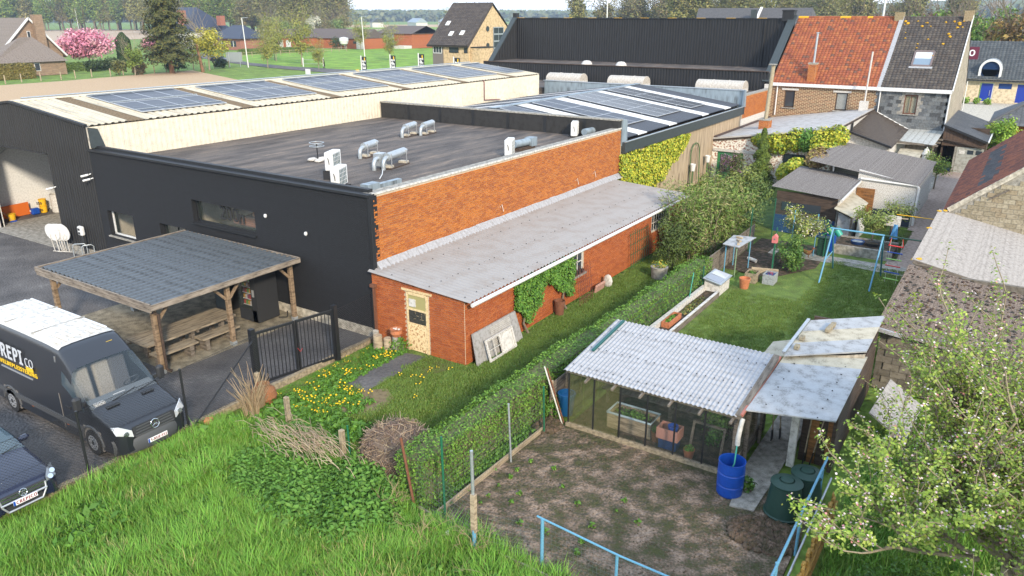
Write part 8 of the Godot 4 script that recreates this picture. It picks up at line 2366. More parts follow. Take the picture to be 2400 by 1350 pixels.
func make_far():
	var FRESH := [L(.19, .27, .035), L(.14, .22, .03), L(.25, .31, .05), L(.10, .17, .025)]
	var OLIVE := [L(.21, .215, .055), L(.26, .25, .07), L(.17, .175, .05), L(.29, .25, .08)]
	var BROWN := [L(.20, .165, .075), L(.25, .20, .08), L(.155, .135, .065), L(.20, .21, .06)]
	var YEL := [L(.36, .34, .04), L(.44, .40, .05), L(.28, .28, .045)]
	var k_poplar := [tree_kind("a", 24, 9, FRESH, 201, true, 48, 46, .042), tree_kind("b", 25, 8, OLIVE, 202, true, 40, 46, .042), tree_kind("c", 23, 10, FRESH, 203, true, 48, 46, .042)]
	var k_brown := [tree_kind("d", 20, 10, BROWN, 204, true, 44, 46, .045), tree_kind("e", 19, 11, OLIVE, 205, true, 46, 46, .045)]
	var k_bush := [tree_kind("f", 8, 8, [L(.16, .24, .06), L(.22, .28, .08), L(.12, .2, .05)], 206, false, 40, 50, .06), tree_kind("g", 8, 7, [L(.55, .52, .42), L(.62, .60, .5), L(.3, .33, .18)], 207, false, 36, 50, .06), tree_kind("h", 9, 8, BROWN, 208, false, 36, 50, .055)]
	var rg := seeded(210)
	# the wood along the left and middle distance, in rows of trees: [x, z] from, to, number, kinds, label
	var rows := [
		[W(255, -640), W(395, -520), 34, k_poplar, "tall pale green poplar in the long row behind the reed field"],
		[W(275, -600), W(372, -515), 24, k_poplar, "tall pale green poplar in the long row behind the reed field"],
		[W(290, -455), W(372, -392), 24, k_poplar, "fresh green tree in the wood behind the blue roofed house"],
		[W(275, -425), W(352, -368), 24, [k_poplar[0], k_brown[1]], "fresh green tree in the wood behind the blue roofed house"],
		[W(298, -372), W(345, -346), 26, k_brown, "brownish budding tree at the wood edge behind the brick barns"],
		[W(288, -345), W(318, -326), 22, [k_brown[0], k_brown[1], k_poplar[1]], "brownish budding tree at the wood edge behind the brick barns"],
		[W(330, -170), W(405, -66), 30, [k_poplar[1], k_brown[0], k_poplar[1]], "thin olive green tree in the row behind the black building"],
		[W(300, -120), W(352, -30), 24, [k_poplar[1], k_brown[1]], "thin olive green tree in the row behind the black building"]]
	var gi := 0
	for r in rows:
		for k in r[2]:
			var f: float = (k + rg.randf_range(-.3, .3)) / r[2]
			var p: Vector2 = r[0].lerp(r[1], f) + W(rg.randf_range(-9, 9), rg.randf_range(-9, 9))
			var s := rg.randf_range(.85, 1.15) * (.82 if gi >= 6 else 1.0)
			plant_tree("wood_tree", r[3][rg.randi() % r[3].size()], M.bark, r[4], r[4], V(p.x, 0, p.y), rg.randf() * TAU, V(s * 1.35, s * 1.05, s * 1.35))
		gi += 1
	for k in 16:
		var f := k / 15.0
		var p := W(262, -318).lerp(W(293, -292), f) + W(rg.randf_range(-4, 4), rg.randf_range(-4, 4))
		plant_tree("wood_shrub", k_bush[1] if k in [10, 11] else k_bush[0 if k % 3 else 2], M.bark, "pale blossoming shrub at the wood edge" if k in [10, 11] else "round green shrub along the wood edge behind the barns", "pale blossoming shrubs" if k in [10, 11] else "shrubs along the wood edge", V(p.x, 0, p.y), rg.randf() * TAU, Vector3.ONE * rg.randf_range(.9, 1.4))
	# street and garden trees in the middle distance
	var k_young := tree_kind("i", 7, 4.5, [L(.26, .27, .05), L(.32, .31, .06), L(.2, .22, .05)], 211, true, 30, 40, .05)
	var young := [[106.9, -129.3, .85, "slim yellowish young tree at the road beside the lamp post"], [118.6, -132.3, 1.25, "rounder yellowish young tree across the road"], [141, -127, .9, "thin budding tree on the pasture before the brick barn"], [128, -152, 1.1, "yellow green tree beside the road behind the car"], [125, -148, 1.0, "round yellow green tree right of the yellow tree"], [178, -172, 1.1, "yellow green tree beside the long brick barn"], [215, -165, 1.5, "slim dark yellow tree behind the second brick barn"], [110.5, -118.5, .6, "low pale green bush at the road edge"], [72, -170, 1.2, "yellowish tree right of the hipped house"]]
	for q in young: plant_tree("young_tree", k_young, M.bark_pale, q[3], "young roadside trees", V(q[0], 0, q[1]), q[0], V(q[2], q[2], q[2]))
	var k_green := tree_kind("j", 8, 7, [L(.12, .22, .03), L(.17, .28, .04), L(.09, .17, .025)], 212, false, 46, 60, .05)
	var green := [[225, -165, 1.3, "light green round tree left of the beige house"], [190, -60, 1.0, "green tree behind the beige house gable"], [176.8, -34, 1.3, "green tree behind the tiled roofs"], [168.6, -21.8, 1.36, "dense green tree between the reddish trees"], [139.8, -7.3, 1.32, "large green tree behind the blue door house"], [151.9, -4.5, 1.5, "green bushy tree at the right edge behind the roofs"], [170, -40, 1.0, "pale green tree behind the house ridge"], [164.3, -15, 1.45, "round green tree near the right chimney"]]
	for q in green: plant_tree("green_tree", k_green, M.bark, q[3], "green garden trees", V(q[0], 0, q[1]), q[0], V(q[2], q[2], q[2]))
	var k_red := tree_kind("k", 8, 7, [L(.16, .06, .045), L(.20, .085, .06), L(.13, .055, .04)], 213, false, 46, 60, .05)
	var red := [[187.7, -29.6, 1.45, "reddish brown tree behind the tiled roofs, left one"], [173.9, -19.9, 1.5, "reddish brown tree behind the tiled roofs, middle one"], [171.4, -13.9, 1.5, "reddish brown tree behind the right chimney"], [159.6, -11.5, 1.36, "dark reddish tree farther behind the roofs"]]
	for q in red: plant_tree("copper_tree", k_red, M.bark, q[3], "copper red trees", V(q[0], 0, q[1]), q[0], V(q[2], q[2], q[2]))
	var k_rust := tree_kind("l", 9, 8, [L(.22, .14, .04), L(.28, .19, .05), L(.15, .09, .04)], 214, false, 46, 60, .05)
	plant_tree("rusty_tree", k_rust, M.bark, "rusty yellow brown tree at the right edge behind the roofs", "", V(132, 0, -2.7), .5, Vector3.ONE * 1.25)
	# named trees of the garden on the left
	var pk := tree_kind("m", 6.4, 10.5, [L(.60, .22, .33), L(.66, .30, .40), L(.52, .17, .26), L(.70, .40, .46)], 215, false, 90, 90, .075)
	plant_tree("pink_cherry_tree", pk, M.bark, "broad cherry tree covered in pink blossom", "", V(92.0, 0, -168), .3, V(1.15, 1.25, 1.15))
	plant_tree("pink_plum_tree", pk, M.bark, "distant pinkish tree beside the big conifer", "", V(128, 0, -200), 1.3, V(.7, .8, .7))
	plant_tree("yellow_tree", tree_kind("n", 7.2, 7, YEL, 216, false, 46, 60, .05), M.bark_pale, "golden yellow tree with spreading pale stems by the field", "", V(96.3, 0, -133.5), .3, V(1.3, 1.2, 1.3))
	var tp := tree_kind("o", 5.2, 3.4, [L(.13, .19, .03), L(.18, .24, .035)], 217, false, 30, 70, .06)
	plant_tree("clipped_tree", tp, M.bark_pale, "round clipped tree on pale stems left of the big conifer", "", V(79.9, 0, -131.8), .2, V(1.15, 1.1, 1.15))
	# big spruce
	var sp := thing("tall_spruce", "very tall dark spruce towering in front of the wood", "tree", "", V(87.4, 0, -132.3))
	var sm := mb(true); var sr := seeded(218)
	for k in 15000:
		var f := pow(sr.randf(), .62); var y := 2.6 + 16.5 * (1.0 - f); var a := sr.randf() * TAU
		var br := .62 + .38 * sin(a * 5.0 + floor(y * 1.1) * 2.4)
		var rr := (.3 + 5.9 * pow(f, .8)) * br * pow(sr.randf(), .4)
		sm.col = vary([L(.055, .065, .014), L(.08, .085, .018), L(.10, .095, .02), L(.045, .055, .014)][k % 4], .25)
		leaf(sm, V(cos(a) * rr, y - rr * .18 + .25 * sin(a * 5.0), sin(a) * rr), V(cos(a), .5, sin(a)), .62, sr, .35)
	put(sm, "crown", M.needle, sp); ptube(sp, "trunk", mat(L(.24, .13, .07), .95), [V(0, 0, 0), V(.1, 8, 0), V(0, 18, 0)], [.45, .3, .05], 8)
	ptube(sp, "second_trunk", mat(L(.24, .13, .07), .95), [V(5.5, 0, 1.5), V(5.0, 5, 1.2)], [.35, .2], 7)
	var cy := thing("dark_cypress", "dark green columnar cypress right of the pink cherry", "tree", "", V(99.5, 0, -167))
	var cym := mb(true)
	for k in 4200:
		var y := sr.randf_range(.1, 6.6); var a := sr.randf() * TAU; var rr := 1.55 * minf(1.0, (6.9 - y) * .55) * (.85 + .15 * sr.randf())
		cym.col = vary([L(.025, .05, .012), L(.035, .065, .016)][k % 2], .2)
		leaf(cym, V(cos(a) * rr, y, sin(a) * rr), V(cos(a), .3, sin(a)), .36, sr, .5)
	put(cym, "crown", M.needle, cy); ptube(cy, "trunk", M.bark, [Vector3.ZERO, V(0, 5, 0)], .15, 6)
	# far tree line and its houses: one mass each
	var far := mb(true); var fr := seeded(220)
	for k in 2600:
		var f := fr.randf()
		var p := W(650, -1350).lerp(W(1750, -560), f) + W(fr.randf_range(-60, 60), fr.randf_range(-60, 60))
		far.col = vary([L(.10, .12, .05), L(.14, .15, .06), L(.08, .11, .045)][k % 3], .2)
		for q in 5: leaf(far, V(p.x + fr.randfn() * 4, fr.randf_range(1, 18), p.y + fr.randfn() * 4), V(-.5, .6, .4), 10, fr, .8)
	for k in 2600:
		var f := fr.randf()
		var p := W(1300, -400).lerp(W(1500, 260), f) + W(fr.randf_range(-90, 90), fr.randf_range(-90, 90))
		far.col = vary([L(.10, .13, .06), L(.13, .15, .07), L(.15, .12, .07)][k % 3], .2)
		for q in 4: leaf(far, V(p.x + fr.randfn() * 4, fr.randf_range(1, 17) + maxf(0, (p.y + 250) * .05), p.y + fr.randfn() * 4), V(-.8, .6, .1), 11, fr, .8)
	for k in 1600:
		var p := W(480, -1500).lerp(W(240, -1000), fr.randf()) + W(fr.randf_range(-60, 60), fr.randf_range(-60, 60))
		far.col = vary(L(.10, .13, .055), .2)
		for q in 4: leaf(far, V(p.x + fr.randfn() * 4, fr.randf_range(1, 17), p.y + fr.randfn() * 4), V(.2, .6, .8), 11, fr, .8)
	var fo := put(far, "distant_woodland", M.leaf); fo.set_meta("kind", "stuff"); fo.set_meta("label", "blue grey woodland along the horizon"); fo.set_meta("category", "woodland")
	var hill := mb()
	hill.prism([V(1500, -2, -900), V(1650, 34, -200), V(1720, 62, 500), V(1720, 60, 1200), V(1500, -2, 1300)], V(900, 0, 0))
	setting(hill, "distant_hill", mat(L(.13, .15, .08), .95, 0, T.stain, .01))
	for q in [[560, -470, 9, 40, "long grey farm shed far beyond the fields"], [545, -505, 8, 14, "small white farmhouse far beyond the fields"], [640, -500, 9, 22, "pale farm buildings behind the far grey shed"]]:
		var t := thing("distant_farm", q[4], "farm building", "", V(q[0], 0, q[1]), .9)
		pbox(t, "wall", M.white_dirty, -q[3] * .5, q[3] * .5, 0, 4.5, -5, 5)
		var r := mb(); r.prism([V(-q[3] * .5 - .5, 4.4, -5.5), V(-q[3] * .5 - .5, 8, 0), V(-q[3] * .5 - .5, 4.4, 5.5)], V(q[3] + 1.0, 0, 0)); put(r, "roof", M.zinc_panel if q[3] > 20 else M.anthracite, t)
		for k in 3: pbox(t, "window", M.window_glass, -q[3] * .3 + k * q[3] * .3, -q[3] * .3 + k * q[3] * .3 + 1.2, 1.5, 2.8, 4.98, 5.03)
	for k in 7:
		var p := V(420 + 22 * k + 9 * (k % 3), 0, -52 + 11 * k)
		var t := thing("distant_house", ["white walled house among the far trees, leftmost", "far house with orange roof among the trees", "pale gabled house in the far village", "small far house with brown roof", "far white house below the hill", "far house with grey roof below the hill", "far pale house at the right end of the village"][k], "house", "", p, .4 + k)
		pbox(t, "wall", M.white_dirty if k % 2 == 0 else M.cream, -6, 6, 0, 5.5, -4.5, 4.5)
		var r := mb(); r.prism([V(-6.5, 5.4, -5), V(-6.5, 9.5, 0), V(-6.5, 5.4, 5)], V(13, 0, 0)); put(r, "roof", M.terracotta_dark if k % 3 == 1 else M.anthracite, t)
		for q in 3: pbox(t, "window", M.window_glass, -4 + q * 3, -2.8 + q * 3, 2.5, 4.0, 4.48, 4.53)

# ---------------------------------------------------------------- buildings in the middle distance
func make_mid():
	# hipped house at the left edge
	var t := thing("hipped_brick_house", "brown brick house with steep grey tiled roofs at the left edge", "house")
	var wallm := mat(L(.30, .215, .15), .95, 0, brick_picture(L(.9, .85, .8), L(.7, .66, .62), L(1.0, 1.0, 1.0)), .3, T.gritty, .5)
	var tilem := mat(L(.235, .195, .165), .95, 0, T.stain, .5, T.gritty, 1.0)
	# main gable faces +z at z = -150, ridge along z
	var g := mb(); g.prism([V(67.5, 0, -153), V(67.5, 3.0, -153), V(73.8, 9.4, -153), V(79.0, 3.2, -153), V(79.0, 0, -153)], V(0, 0, -22)); put(g, "main_wall", wallm, t)
	var r := mb(); r.prism([V(66.9, 2.8, -152.6), V(73.8, 9.65, -152.6), V(73.8, 9.35, -152.6), V(66.9, 2.5, -152.6)], V(0, 0, -23)); r.prism([V(79.5, 2.9, -152.6), V(73.8, 9.65, -152.6), V(73.8, 9.35, -152.6), V(79.5, 2.6, -152.6)], V(0, 0, -23)); put(r, "main_roof", tilem, t)
	pbar(t, "verge_board", M.white, V(67.0, 2.9, -152.5), V(73.8, 9.6, -152.5), .2, .3); pbar(t, "verge_board", M.white, V(79.5, 2.95, -152.5), V(73.8, 9.6, -152.5), .2, .3)
	pbox(t, "chimney", wallm, 74.4, 76.0, 0, 10.2, -152.95, -151.9)
	pbox(t, "gable_window", M.window_glass, 73.4, 73.8, 6.0, 7.3, -152.96, -152.9); pbox(t, "window_frame", M.white, 73.3, 73.9, 5.9, 7.4, -152.98, -152.95)
	pbox(t, "annex_wall", wallm, 60.0, 76.0, 0, 2.4, -152.5, -146.8)
	var h := mb(); var ev := [V(63.5, 2.35, -146.2), V(76.3, 2.35, -146.2), V(76.6, 2.35, -153.0), V(63.5, 2.35, -153.0)]; var ha := V(70.6, 6.4, -150.4); var hb := V(73.2, 6.4, -151.2)
	h.quad(ev[0], ev[1], hb, ha); h.tri(ev[1], ev[2], hb); h.quad(ev[2], ev[3], ha, hb); h.tri(ev[3], ev[0], ha); h.quad(ev[3], ev[2], ev[1], ev[0]); put(h, "hipped_roof", tilem, t)
	pbox(t, "window", M.window_glass, 70.6, 71.4, .9, 2.1, -146.84, -146.76); pbox(t, "window_frame", M.white, 70.5, 71.5, .8, 2.2, -146.82, -146.79)
	hedge_box("brown_beech_hedge", "clipped brownish hedge before the hipped brick house", V(50, 0, -143.5), V(68.0, 2.4, -141.5), [L(.15, .12, .025), L(.20, .16, .03), L(.11, .10, .02)], 301)
	hedge_box("far_garden_hedge", "low green hedge right of the hipped brick house", V(79, 0, -155), V(88, 1.5, -153.5), [L(.08, .13, .02), L(.11, .17, .025)], 302)
	hedge_box("roadside_hedge", "long clipped hedge in front of the brick barn by the pasture", V(140, 0, -181), V(166, 1.4, -179), [L(.09, .15, .025), L(.13, .19, .03)], 303)
	hedge_box("beech_screen", "brown beech hedge left of the beige house", V(118, 0, -91), V(132, 2.3, -88), [L(.17, .12, .04), L(.12, .13, .03)], 304)
	for k in 7:
		var p: Vector3 = [V(83, 0, -150), V(87, 0, -152), V(79.5, 0, -136), V(82.5, 0, -134.5), V(91, 0, -137), V(102, 0, -137.5), V(182, 0, -186)][k]
		bush("garden_shrub", ["dark shrub below the pink cherry", "dark shrub right of the pink cherry", "leafless olive shrub at the field fence", "brown twiggy shrub at the field fence", "dark undergrowth below the tall spruce", "dark shrub beside the yellow tree", "dark shrub in front of the long brick barn"][k], p, [V(2.2, 1.2, 2), V(2.5, 1.3, 2), V(1.8, 1.6, 1.6), V(1.6, 1.2, 1.4), V(3.0, 1.1, 2.0), V(1.8, 1.0, 1.4), V(3.2, 2.0, 2.4)][k], 900, .4, [L(.03, .055, .014), L(.05, .08, .02)] if k in [0, 1, 4, 5, 6] else ([L(.14, .14, .04), L(.10, .11, .03)] if k == 2 else [L(.24, .18, .08), L(.19, .15, .07)]), 310 + k)
	# field fence posts
	var fp := thing("field_fence", "row of short wooden posts along the ploughed field", "fence")
	for k in 17:
		var f := k / 16.0
		var p := V(56, 0, -133).lerp(V(104, 0, -138), f) + V(0, 0, .6 * sin(k * 2.0))
		ptube(fp, "post", M.wood_pale, [p, p + V(0, 1.35, 0)], .09, 6)
	# blue roofed house
	var bh := thing("blue_roofed_house", "house with dark blue hipped roofs behind the yellow tree", "house")
	var slate := mat(L(.030, .038, .066), .5, 0, T.stain, .4)
	pbox(bh, "tall_wall", M.white_dirty, 157, 173, 0, 5.5, -246, -226)
	hip(bh, "tall_roof", slate, 156, 174, -247, -225, 5.4, 12.6, 4.0)
	pbox(bh, "low_wall", mat(L(.36, .16, .11), .95, 0, T.stain, .5), 160, 170, 0, 3.4, -218, -205)
	hip(bh, "low_roof", slate, 159, 171, -219, -204, 3.35, 7.2, 3.0)
	for k in 2: pbox(bh, "chimney", mat(L(.30, .12, .08), .95), 158 + 10 * k, 159.8 + 10 * k, 7, 11.6 - 1.6 * k, -232 + 6 * k, -230 + 6 * k)
	for k in 2: pbox(bh, "window", M.window_glass, 159.9, 160.02, 1.0, 2.6, -215 + 5.5 * k, -212.6 + 5.5 * k)
	for k in 2: pbox(bh, "window_frame", M.white, 159.85, 159.95, .9, 2.7, -213.9 + 5.5 * k, -213.7 + 5.5 * k)
	# brick barns
	var orange := mat(L(.42, .13, .05), .95, 0, T.stain, .4)
	var oldroof := mat(L(.13, .105, .095), .95, 0, T.stain, .3)
	var b1 := thing("long_brick_barn", "long low orange brick barn with mottled dark roof", "barn")
	# the gable looks towards the road, the ridge runs back along +x -z towards the second barn
	pbox(b1, "front_gable_wall", orange, 176, 186, 0, 3.3, -207, -199)
	var g1 := mb(); g1.prism([V(175.7, 3.3, -207.5), V(175.7, 6.0, -203), V(175.7, 3.3, -198.5)], V(11, 0, 0)); put(g1, "gable_roof", oldroof, b1)
	var g2 := mb(); g2.prism([V(175.95, 3.3, -207), V(175.95, 5.7, -203), V(175.95, 3.3, -199)], V(-.1, 0, 0)); put(g2, "gable", orange, b1)
	for k in 2: pbox(b1, "white_door", M.white, 175.85, 176.02, 0, 2.6, -206.3 + k * 3.6, -204.2 + k * 3.6)
	pbox(b1, "long_wall", orange, 186, 196, 0, 3.2, -204, -178)
	var g3 := mb(); g3.prism([V(185.4, 3.1, -205), V(191, 6.0, -205), V(196.6, 3.1, -205)], V(0, 0, 27)); put(g3, "long_roof", oldroof, b1)
	for k in 3: pbox(b1, "window", M.window_glass, 185.9, 186.02, 1.6, 2.4, -192 + k * 4.6, -190.6 + k * 4.6)
	pbox(b1, "sliding_door", M.white_dirty, 185.9, 186.02, 0, 2.7, -181.5, -178.6)
	var tk := thing("white_feed_tank", "white round feed tank in front of the long brick barn", "tank"); var tkm := mb(); tkm.lathe([W(0, 1.0), W(1.2, 1.6), W(1.5, 2.6), W(1.4, 3.4), W(0, 3.7)], V(183, 0, -184), 14); put(tkm, "vessel", M.white, tk)
	for k in 3: ptube(tk, "leg", M.steel, [V(183 + cos(k * 2.1), 0, -184 + sin(k * 2.1)), V(183 + cos(k * 2.1), 1.6, -184 + sin(k * 2.1))], .08, 5)
	var b2 := thing("tall_brick_barn", "tall orange brick barn with grey sliding door", "barn")
	pbox(b2, "wall", orange, 199, 213, 0, 4.6, -184.5, -169.5)
	var q2 := mb(); q2.prism([V(198.4, 4.5, -185), V(206, 6.9, -185), V(213.6, 4.5, -185)], V(0, 0, 16)); put(q2, "roof", oldroof, b2)
	var q3 := mb(); q3.prism([V(199, 4.6, -169.4), V(206, 6.8, -169.4), V(213, 4.6, -169.4)], V(0, 0, .4)); put(q3, "gable", orange, b2)
	pbox(b2, "sliding_door", M.galv, 198.85, 199.02, 0, 4.4, -181.5, -177); pbox(b2, "low_annex", M.white_dirty, 195, 198.8, 0, .9, -174, -169.5)
	# beige house
	var bg := thing("beige_gabled_house", "tall beige brick house with steep dark roof and tall stair window", "house")
	var beige := mat(L(.62, .46, .27), .95, 0, T.stain, .3, T.gritty, .4)
	pbox(bg, "front_wall", beige, 101.8, 102.2, 0, 6.0, -80.2, -75.1)
	pbox(bg, "grey_wall", mat(L(.16, .14, .125), .9), 101.8, 102.2, 0, 6.0, -82.4, -80.25)
	var gg := mb(); gg.prism([V(102.2, 0, -75.1), V(102.2, 6.0, -75.1), V(108.3, 11.7, -75.1), V(114.6, 6.8, -75.1), V(114.6, 0, -75.1)], V(0, 0, -.4)); put(gg, "gable_wall", beige, bg)
	pbox(bg, "core", beige, 102.3, 114.4, 0, 6.0, -82.4, -75.6)
	var dark := mats_of([L(.075, .062, .055), L(.09, .075, .066), L(.062, .052, .048)], .9, .6)
	var rs := mb(); rs.prism([V(101.2, 5.5, -83.2), V(108.4, 12.0, -82.0), V(108.4, 12.0, -74.95), V(101.2, 5.5, -74.8)], V(.15, -.25, 0)); var ro := put(rs, "roof", dark[0], bg)
	pieces(ro, "roof_tile", [tile_shape(.40, .36, .06)], tile_places(V(101.15, 5.55, -83.0), V(0, 0, 8.1), V(7.2, 6.48, 0), .39, .345, []), dark, 60)
	var rb := mb(); rb.quad(V(108.4, 12.0, -82.0), V(115.2, 6.4, -82.0), V(115.2, 6.4, -74.9), V(108.4, 12.0, -74.9)); put(rb, "rear_roof", dark[1], bg)
	for q in [[-81.3, .44], [-79.4, .2], [-77.3, .22]]:
		var o := V(101.2 + 7.2 * q[1], 5.62 + 6.48 * q[1], q[0]); var sd := V(7.2, 6.48, 0).normalized()
		pbar(bg, "skylight", M.white, o + V(-.03, .06, 0), o + sd * .95 + V(-.03, .06, 0), .75, .1, V(-.67, .74, 0))
	for q in [[-78.9, 1.75, 4.45, 1.2], [-75.95, .6, 4.45, 1.2]]: window(bg, V(101.75, q[2], q[0]), V(0, 0, 1), q[1], q[3], V(1, 0, 0), M.black_metal, M.window_glass, 3 if q[1] > 1 else 1, 2, .08)
	window(bg, V(101.75, 4.3, -82.2), V(0, 0, 1), 1.7, 1.3, V(1, 0, 0), M.white, M.window_glass, 3, 1, .1)
	for k in 4: window(bg, V(108.6, 3.9 + k * 1.1, -75.0), V(1, 0, 0), 2.9, 1.0, V(0, 0, 1), M.galv, M.window_glass, 2, 1, .12)
	for y in [5.4, 8.0]:
		var rd := mb(); rd.tube([V(107.0, y, -75.08), V(107.0, y, -75.0)], .42, 16); put(rd, "round_window", M.window_glass, bg)
	pbox(bg, "gable_return", beige, 102.25, 105.8, 0, 5.2, -75.05, -73.2); pbox(bg, "return_trim", M.black_metal, 102.2, 105.9, 5.2, 5.35, -75.05, -73.1)
	pbox(bg, "garage_door", M.anthracite, 101.76, 101.79, 0, 2.2, -82, -80.4); pbox(bg, "shop_window", M.window_glass, 101.76, 101.79, 0, 2.5, -79.8, -76)
	ptube(bg, "antenna", M.black_steel, [V(108.3, 11.9, -78.5), V(108.3, 13.5, -78.5)], .05, 5)
	# roof peeking over the black building
	var pr := thing("far_ridge_house", "grey tiled house roof showing above the black cladding", "house")
	var prm := mb(); prm.prism([V(95, 7.2, -36), V(99.5, 10.9, -37), V(104, 7.2, -36)], V(0, 0, 14)); put(prm, "roof", mat(L(.10, .10, .105), .85, 0, T.stain, .5), pr)
	pbox(pr, "wall", M.cream, 95.5, 103.5, 0, 7.3, -35.7, -22.3); pbox(pr, "chimney", M.anthracite, 97, 97.6, 9, 10.7, -29.5, -28.9)
	pbar(pr, "party_verge", M.white, V(95, 7.3, -29), V(99.5, 10.95, -29), .3, .15)
	# house with the blue door
	var bd := thing("blue_door_house", "cream house with blue doors and white arched dormer", "house")
	var w := mb(); wall(w, V(106, .5, -6.6), V(0, 0, 1), 12, 2.75, V(.3, 0, 0), [[1.8, 3.2, .15, 2.2], [3.65, 4.95, 1.6, 2.2], [5.5, 7.6, .15, 2.2]]); put(w, "wall", mat(L(.70, .58, .40), .9, 0, T.stain, .4), bd)
	pbox(bd, "blue_door", mat(L(.008, .035, .30), .4), 106.05, 106.15, .6, 2.65, -4.65, -3.5); pbox(bd, "door_sidelight", M.white, 106.03, 106.1, .6, 2.65, -3.5, -3.38); pbox(bd, "door_handle", M.steel, 105.98, 106.05, 1.3, 1.9, -3.75, -3.7)
	pbox(bd, "blue_window", mat(L(.01, .05, .2), .2), 106.05, 106.15, 2.1, 2.7, -2.95, -1.65); pbox(bd, "second_blue_door", mat(L(.008, .035, .30), .4), 106.05, 106.15, .6, 2.65, -1.1, 1.0)
	pbox(bd, "side_wall", M.cream, 106.3, 116, .5, 3.2, -6.6, -6.3)
	var ds := mats_of([L(.075, .085, .09), L(.09, .10, .105), L(.065, .072, .078)], .8, .6)
	var dr := mb(); dr.prism([V(105.4, 3.1, -7.0), V(111, 7.1, -7.0), V(111, 7.1, 6), V(105.4, 3.1, 6)], V(0, -.2, 0)); var dro := put(dr, "roof", ds[0], bd)
	pieces(dro, "roof_tile", [tile_shape(.37, .36, .06)], tile_places(V(105.35, 3.15, -7.0), V(0, 0, 13), V(5.6, 4.0, 0), .36, .345, [[2.1, 4.0, .2, 2.9]]), ds, 60)
	pbox(bd, "eave_board", M.white_dirty, 105.4, 105.6, 3.0, 3.15, -7.0, 6)
	var dm := mb(); var dn := mb()
	for k in 12:
		var a0 := PI * k / 12.0; var a1 := PI * (k + 1) / 12.0
		for q in [[1.0, .82]]:
			var p0 := V(105.7, 4.2 + sin(a0) * 1.15, -4.05 - cos(a0) * 1.15); var p1 := V(105.7, 4.2 + sin(a1) * 1.15, -4.05 - cos(a1) * 1.15)
			var i0 := V(105.7, 4.2 + sin(a0) * .9, -4.05 - cos(a0) * .9); var i1 := V(105.7, 4.2 + sin(a1) * .9, -4.05 - cos(a1) * .9)
			dm.quad(i0, i1, p1, p0); dm.quad(p0, p1, p1 + V(.12, 0, 0), p0 + V(.12, 0, 0)); dn.quad(p0 + V(.12, 0, 0), p1 + V(.12, 0, 0), p1 + V(2.8, 0, 0), p0 + V(2.8, 0, 0))
	for s in [-1.0, 1.0]: dm.b6(105.68, 105.82, 3.1, 4.2, -4.05 + s * 1.025 - .125, -4.05 + s * 1.025 + .125)
	put(dm, "dormer_arch", M.white, bd); put(dn, "dormer_roof", M.galv, bd)
	var dg := mb(); dg.tube([V(105.9, 4.2, -4.05), V(105.95, 4.2, -4.05)], .9, 18); dg.b6(105.9, 105.95, 3.15, 4.2, -4.95, -3.15); put(dg, "dormer_window", mat(L(.015, .035, .09), .08), bd)
	pbox(bd, "chimney", beige, 109, 110, 5.5, 8.2, .2, 1.2)
	sheet("terrace", [[76, -6.9], [105.9, -6.9], [105.9, 8], [76, 8]], .52, M.pale_concrete)
	var tw := thing("terrace_wall", "low orange brick wall below the pale terrace", "wall"); pbox(tw, "brick_face", mat(L(.36, .12, .045), .95, 0, T.stain, .8), 75.7, 75.98, 0, .45, -4.3, 4); pbox(tw, "coping", M.concrete, 75.65, 76.02, .45, .53, -4.35, 4)
	for k in 3: bush("terrace_plant", ["leafy plant on the terrace left of the blue door", "low leafy plant on the terrace before the blue door", "leafy plant on the terrace under the blue door"][k], V(103.5, .52, -5.8 + k * 1.1), V(.6, .4, .45), 300, .25, [L(.16, .28, .04), L(.22, .34, .05)], 330 + k)
	# hipped shed roof at right
	var hs := thing("grey_hip_shed", "shed with grey tiled hipped roof at the right edge", "shed")
	var hw := mats_of([L(.12, .125, .135), L(.10, .105, .115), L(.14, .145, .155)], .8, .8)
	pbox(hs, "wall", M.bricks[3], 69.6, 78, 0, 2.3, -1.7, 6)
	var hr := mb(); hr.quad(V(69.1, 2.25, -2.1), V(69.1, 2.25, 6.5), V(73.5, 4.4, 4.0), V(73.5, 4.4, 1.2)); hr.tri(V(78.5, 2.25, -2.1), V(69.1, 2.25, -2.1), V(73.5, 4.4, 1.2)); hr.quad(V(78.5, 2.25, 6.5), V(78.5, 2.25, -2.1), V(73.5, 4.4, 1.2), V(73.5, 4.4, 4.0)); var hro := put(hr, "roof", hw[0], hs)
	var ht := mb(); ht.box(Vector3.ZERO, V(.38, .02, .36))
	var hp := []
	for i in 21:
		for j in 13:
			var z := -1.9 + i * .4; var f := j / 13.0
			var x := 69.2 + f * 4.3
			if z > -2.0 + f * 3.3 and z < 6.4 - f * 2.5: hp.append(Transform3D(Basis(V(0, 0, 1), .46) * Basis(Vector3.UP, PI / 2), V(x, 2.32 + f * 2.15, z)))
	pieces(hro, "roof_tile", [ht.mesh()], hp, hw, 200)
	pbar(hs, "hip_ridge", hw[1], V(69.1, 2.32, -2.1), V(73.5, 4.5, 1.2), .2, .1)
	# flags, lamps, sign, person, cars
	for k in 4:
		var z: float = [-80.3, -74.8, -69.7, -63.7][k]; var fh: float = [4.65, 4.95, 5.25, 4.95][k]
		var f := thing("flag_pole", ["leftmost black banner flag behind the cream hall", "second black banner flag from the left behind the cream hall", "third black banner flag from the left behind the cream hall", "rightmost black banner flag in front of the beige house"][k], "flag", "black banner flags", V(83, 0, z))
		ptube(f, "pole", M.white, [Vector3.ZERO, V(0, fh, 0)], .08, 7)
		pbox(f, "banner", mat(L(.02, .022, .028), .8), -.02, .02, fh - 3.0, fh - .12, .12, 1.0)
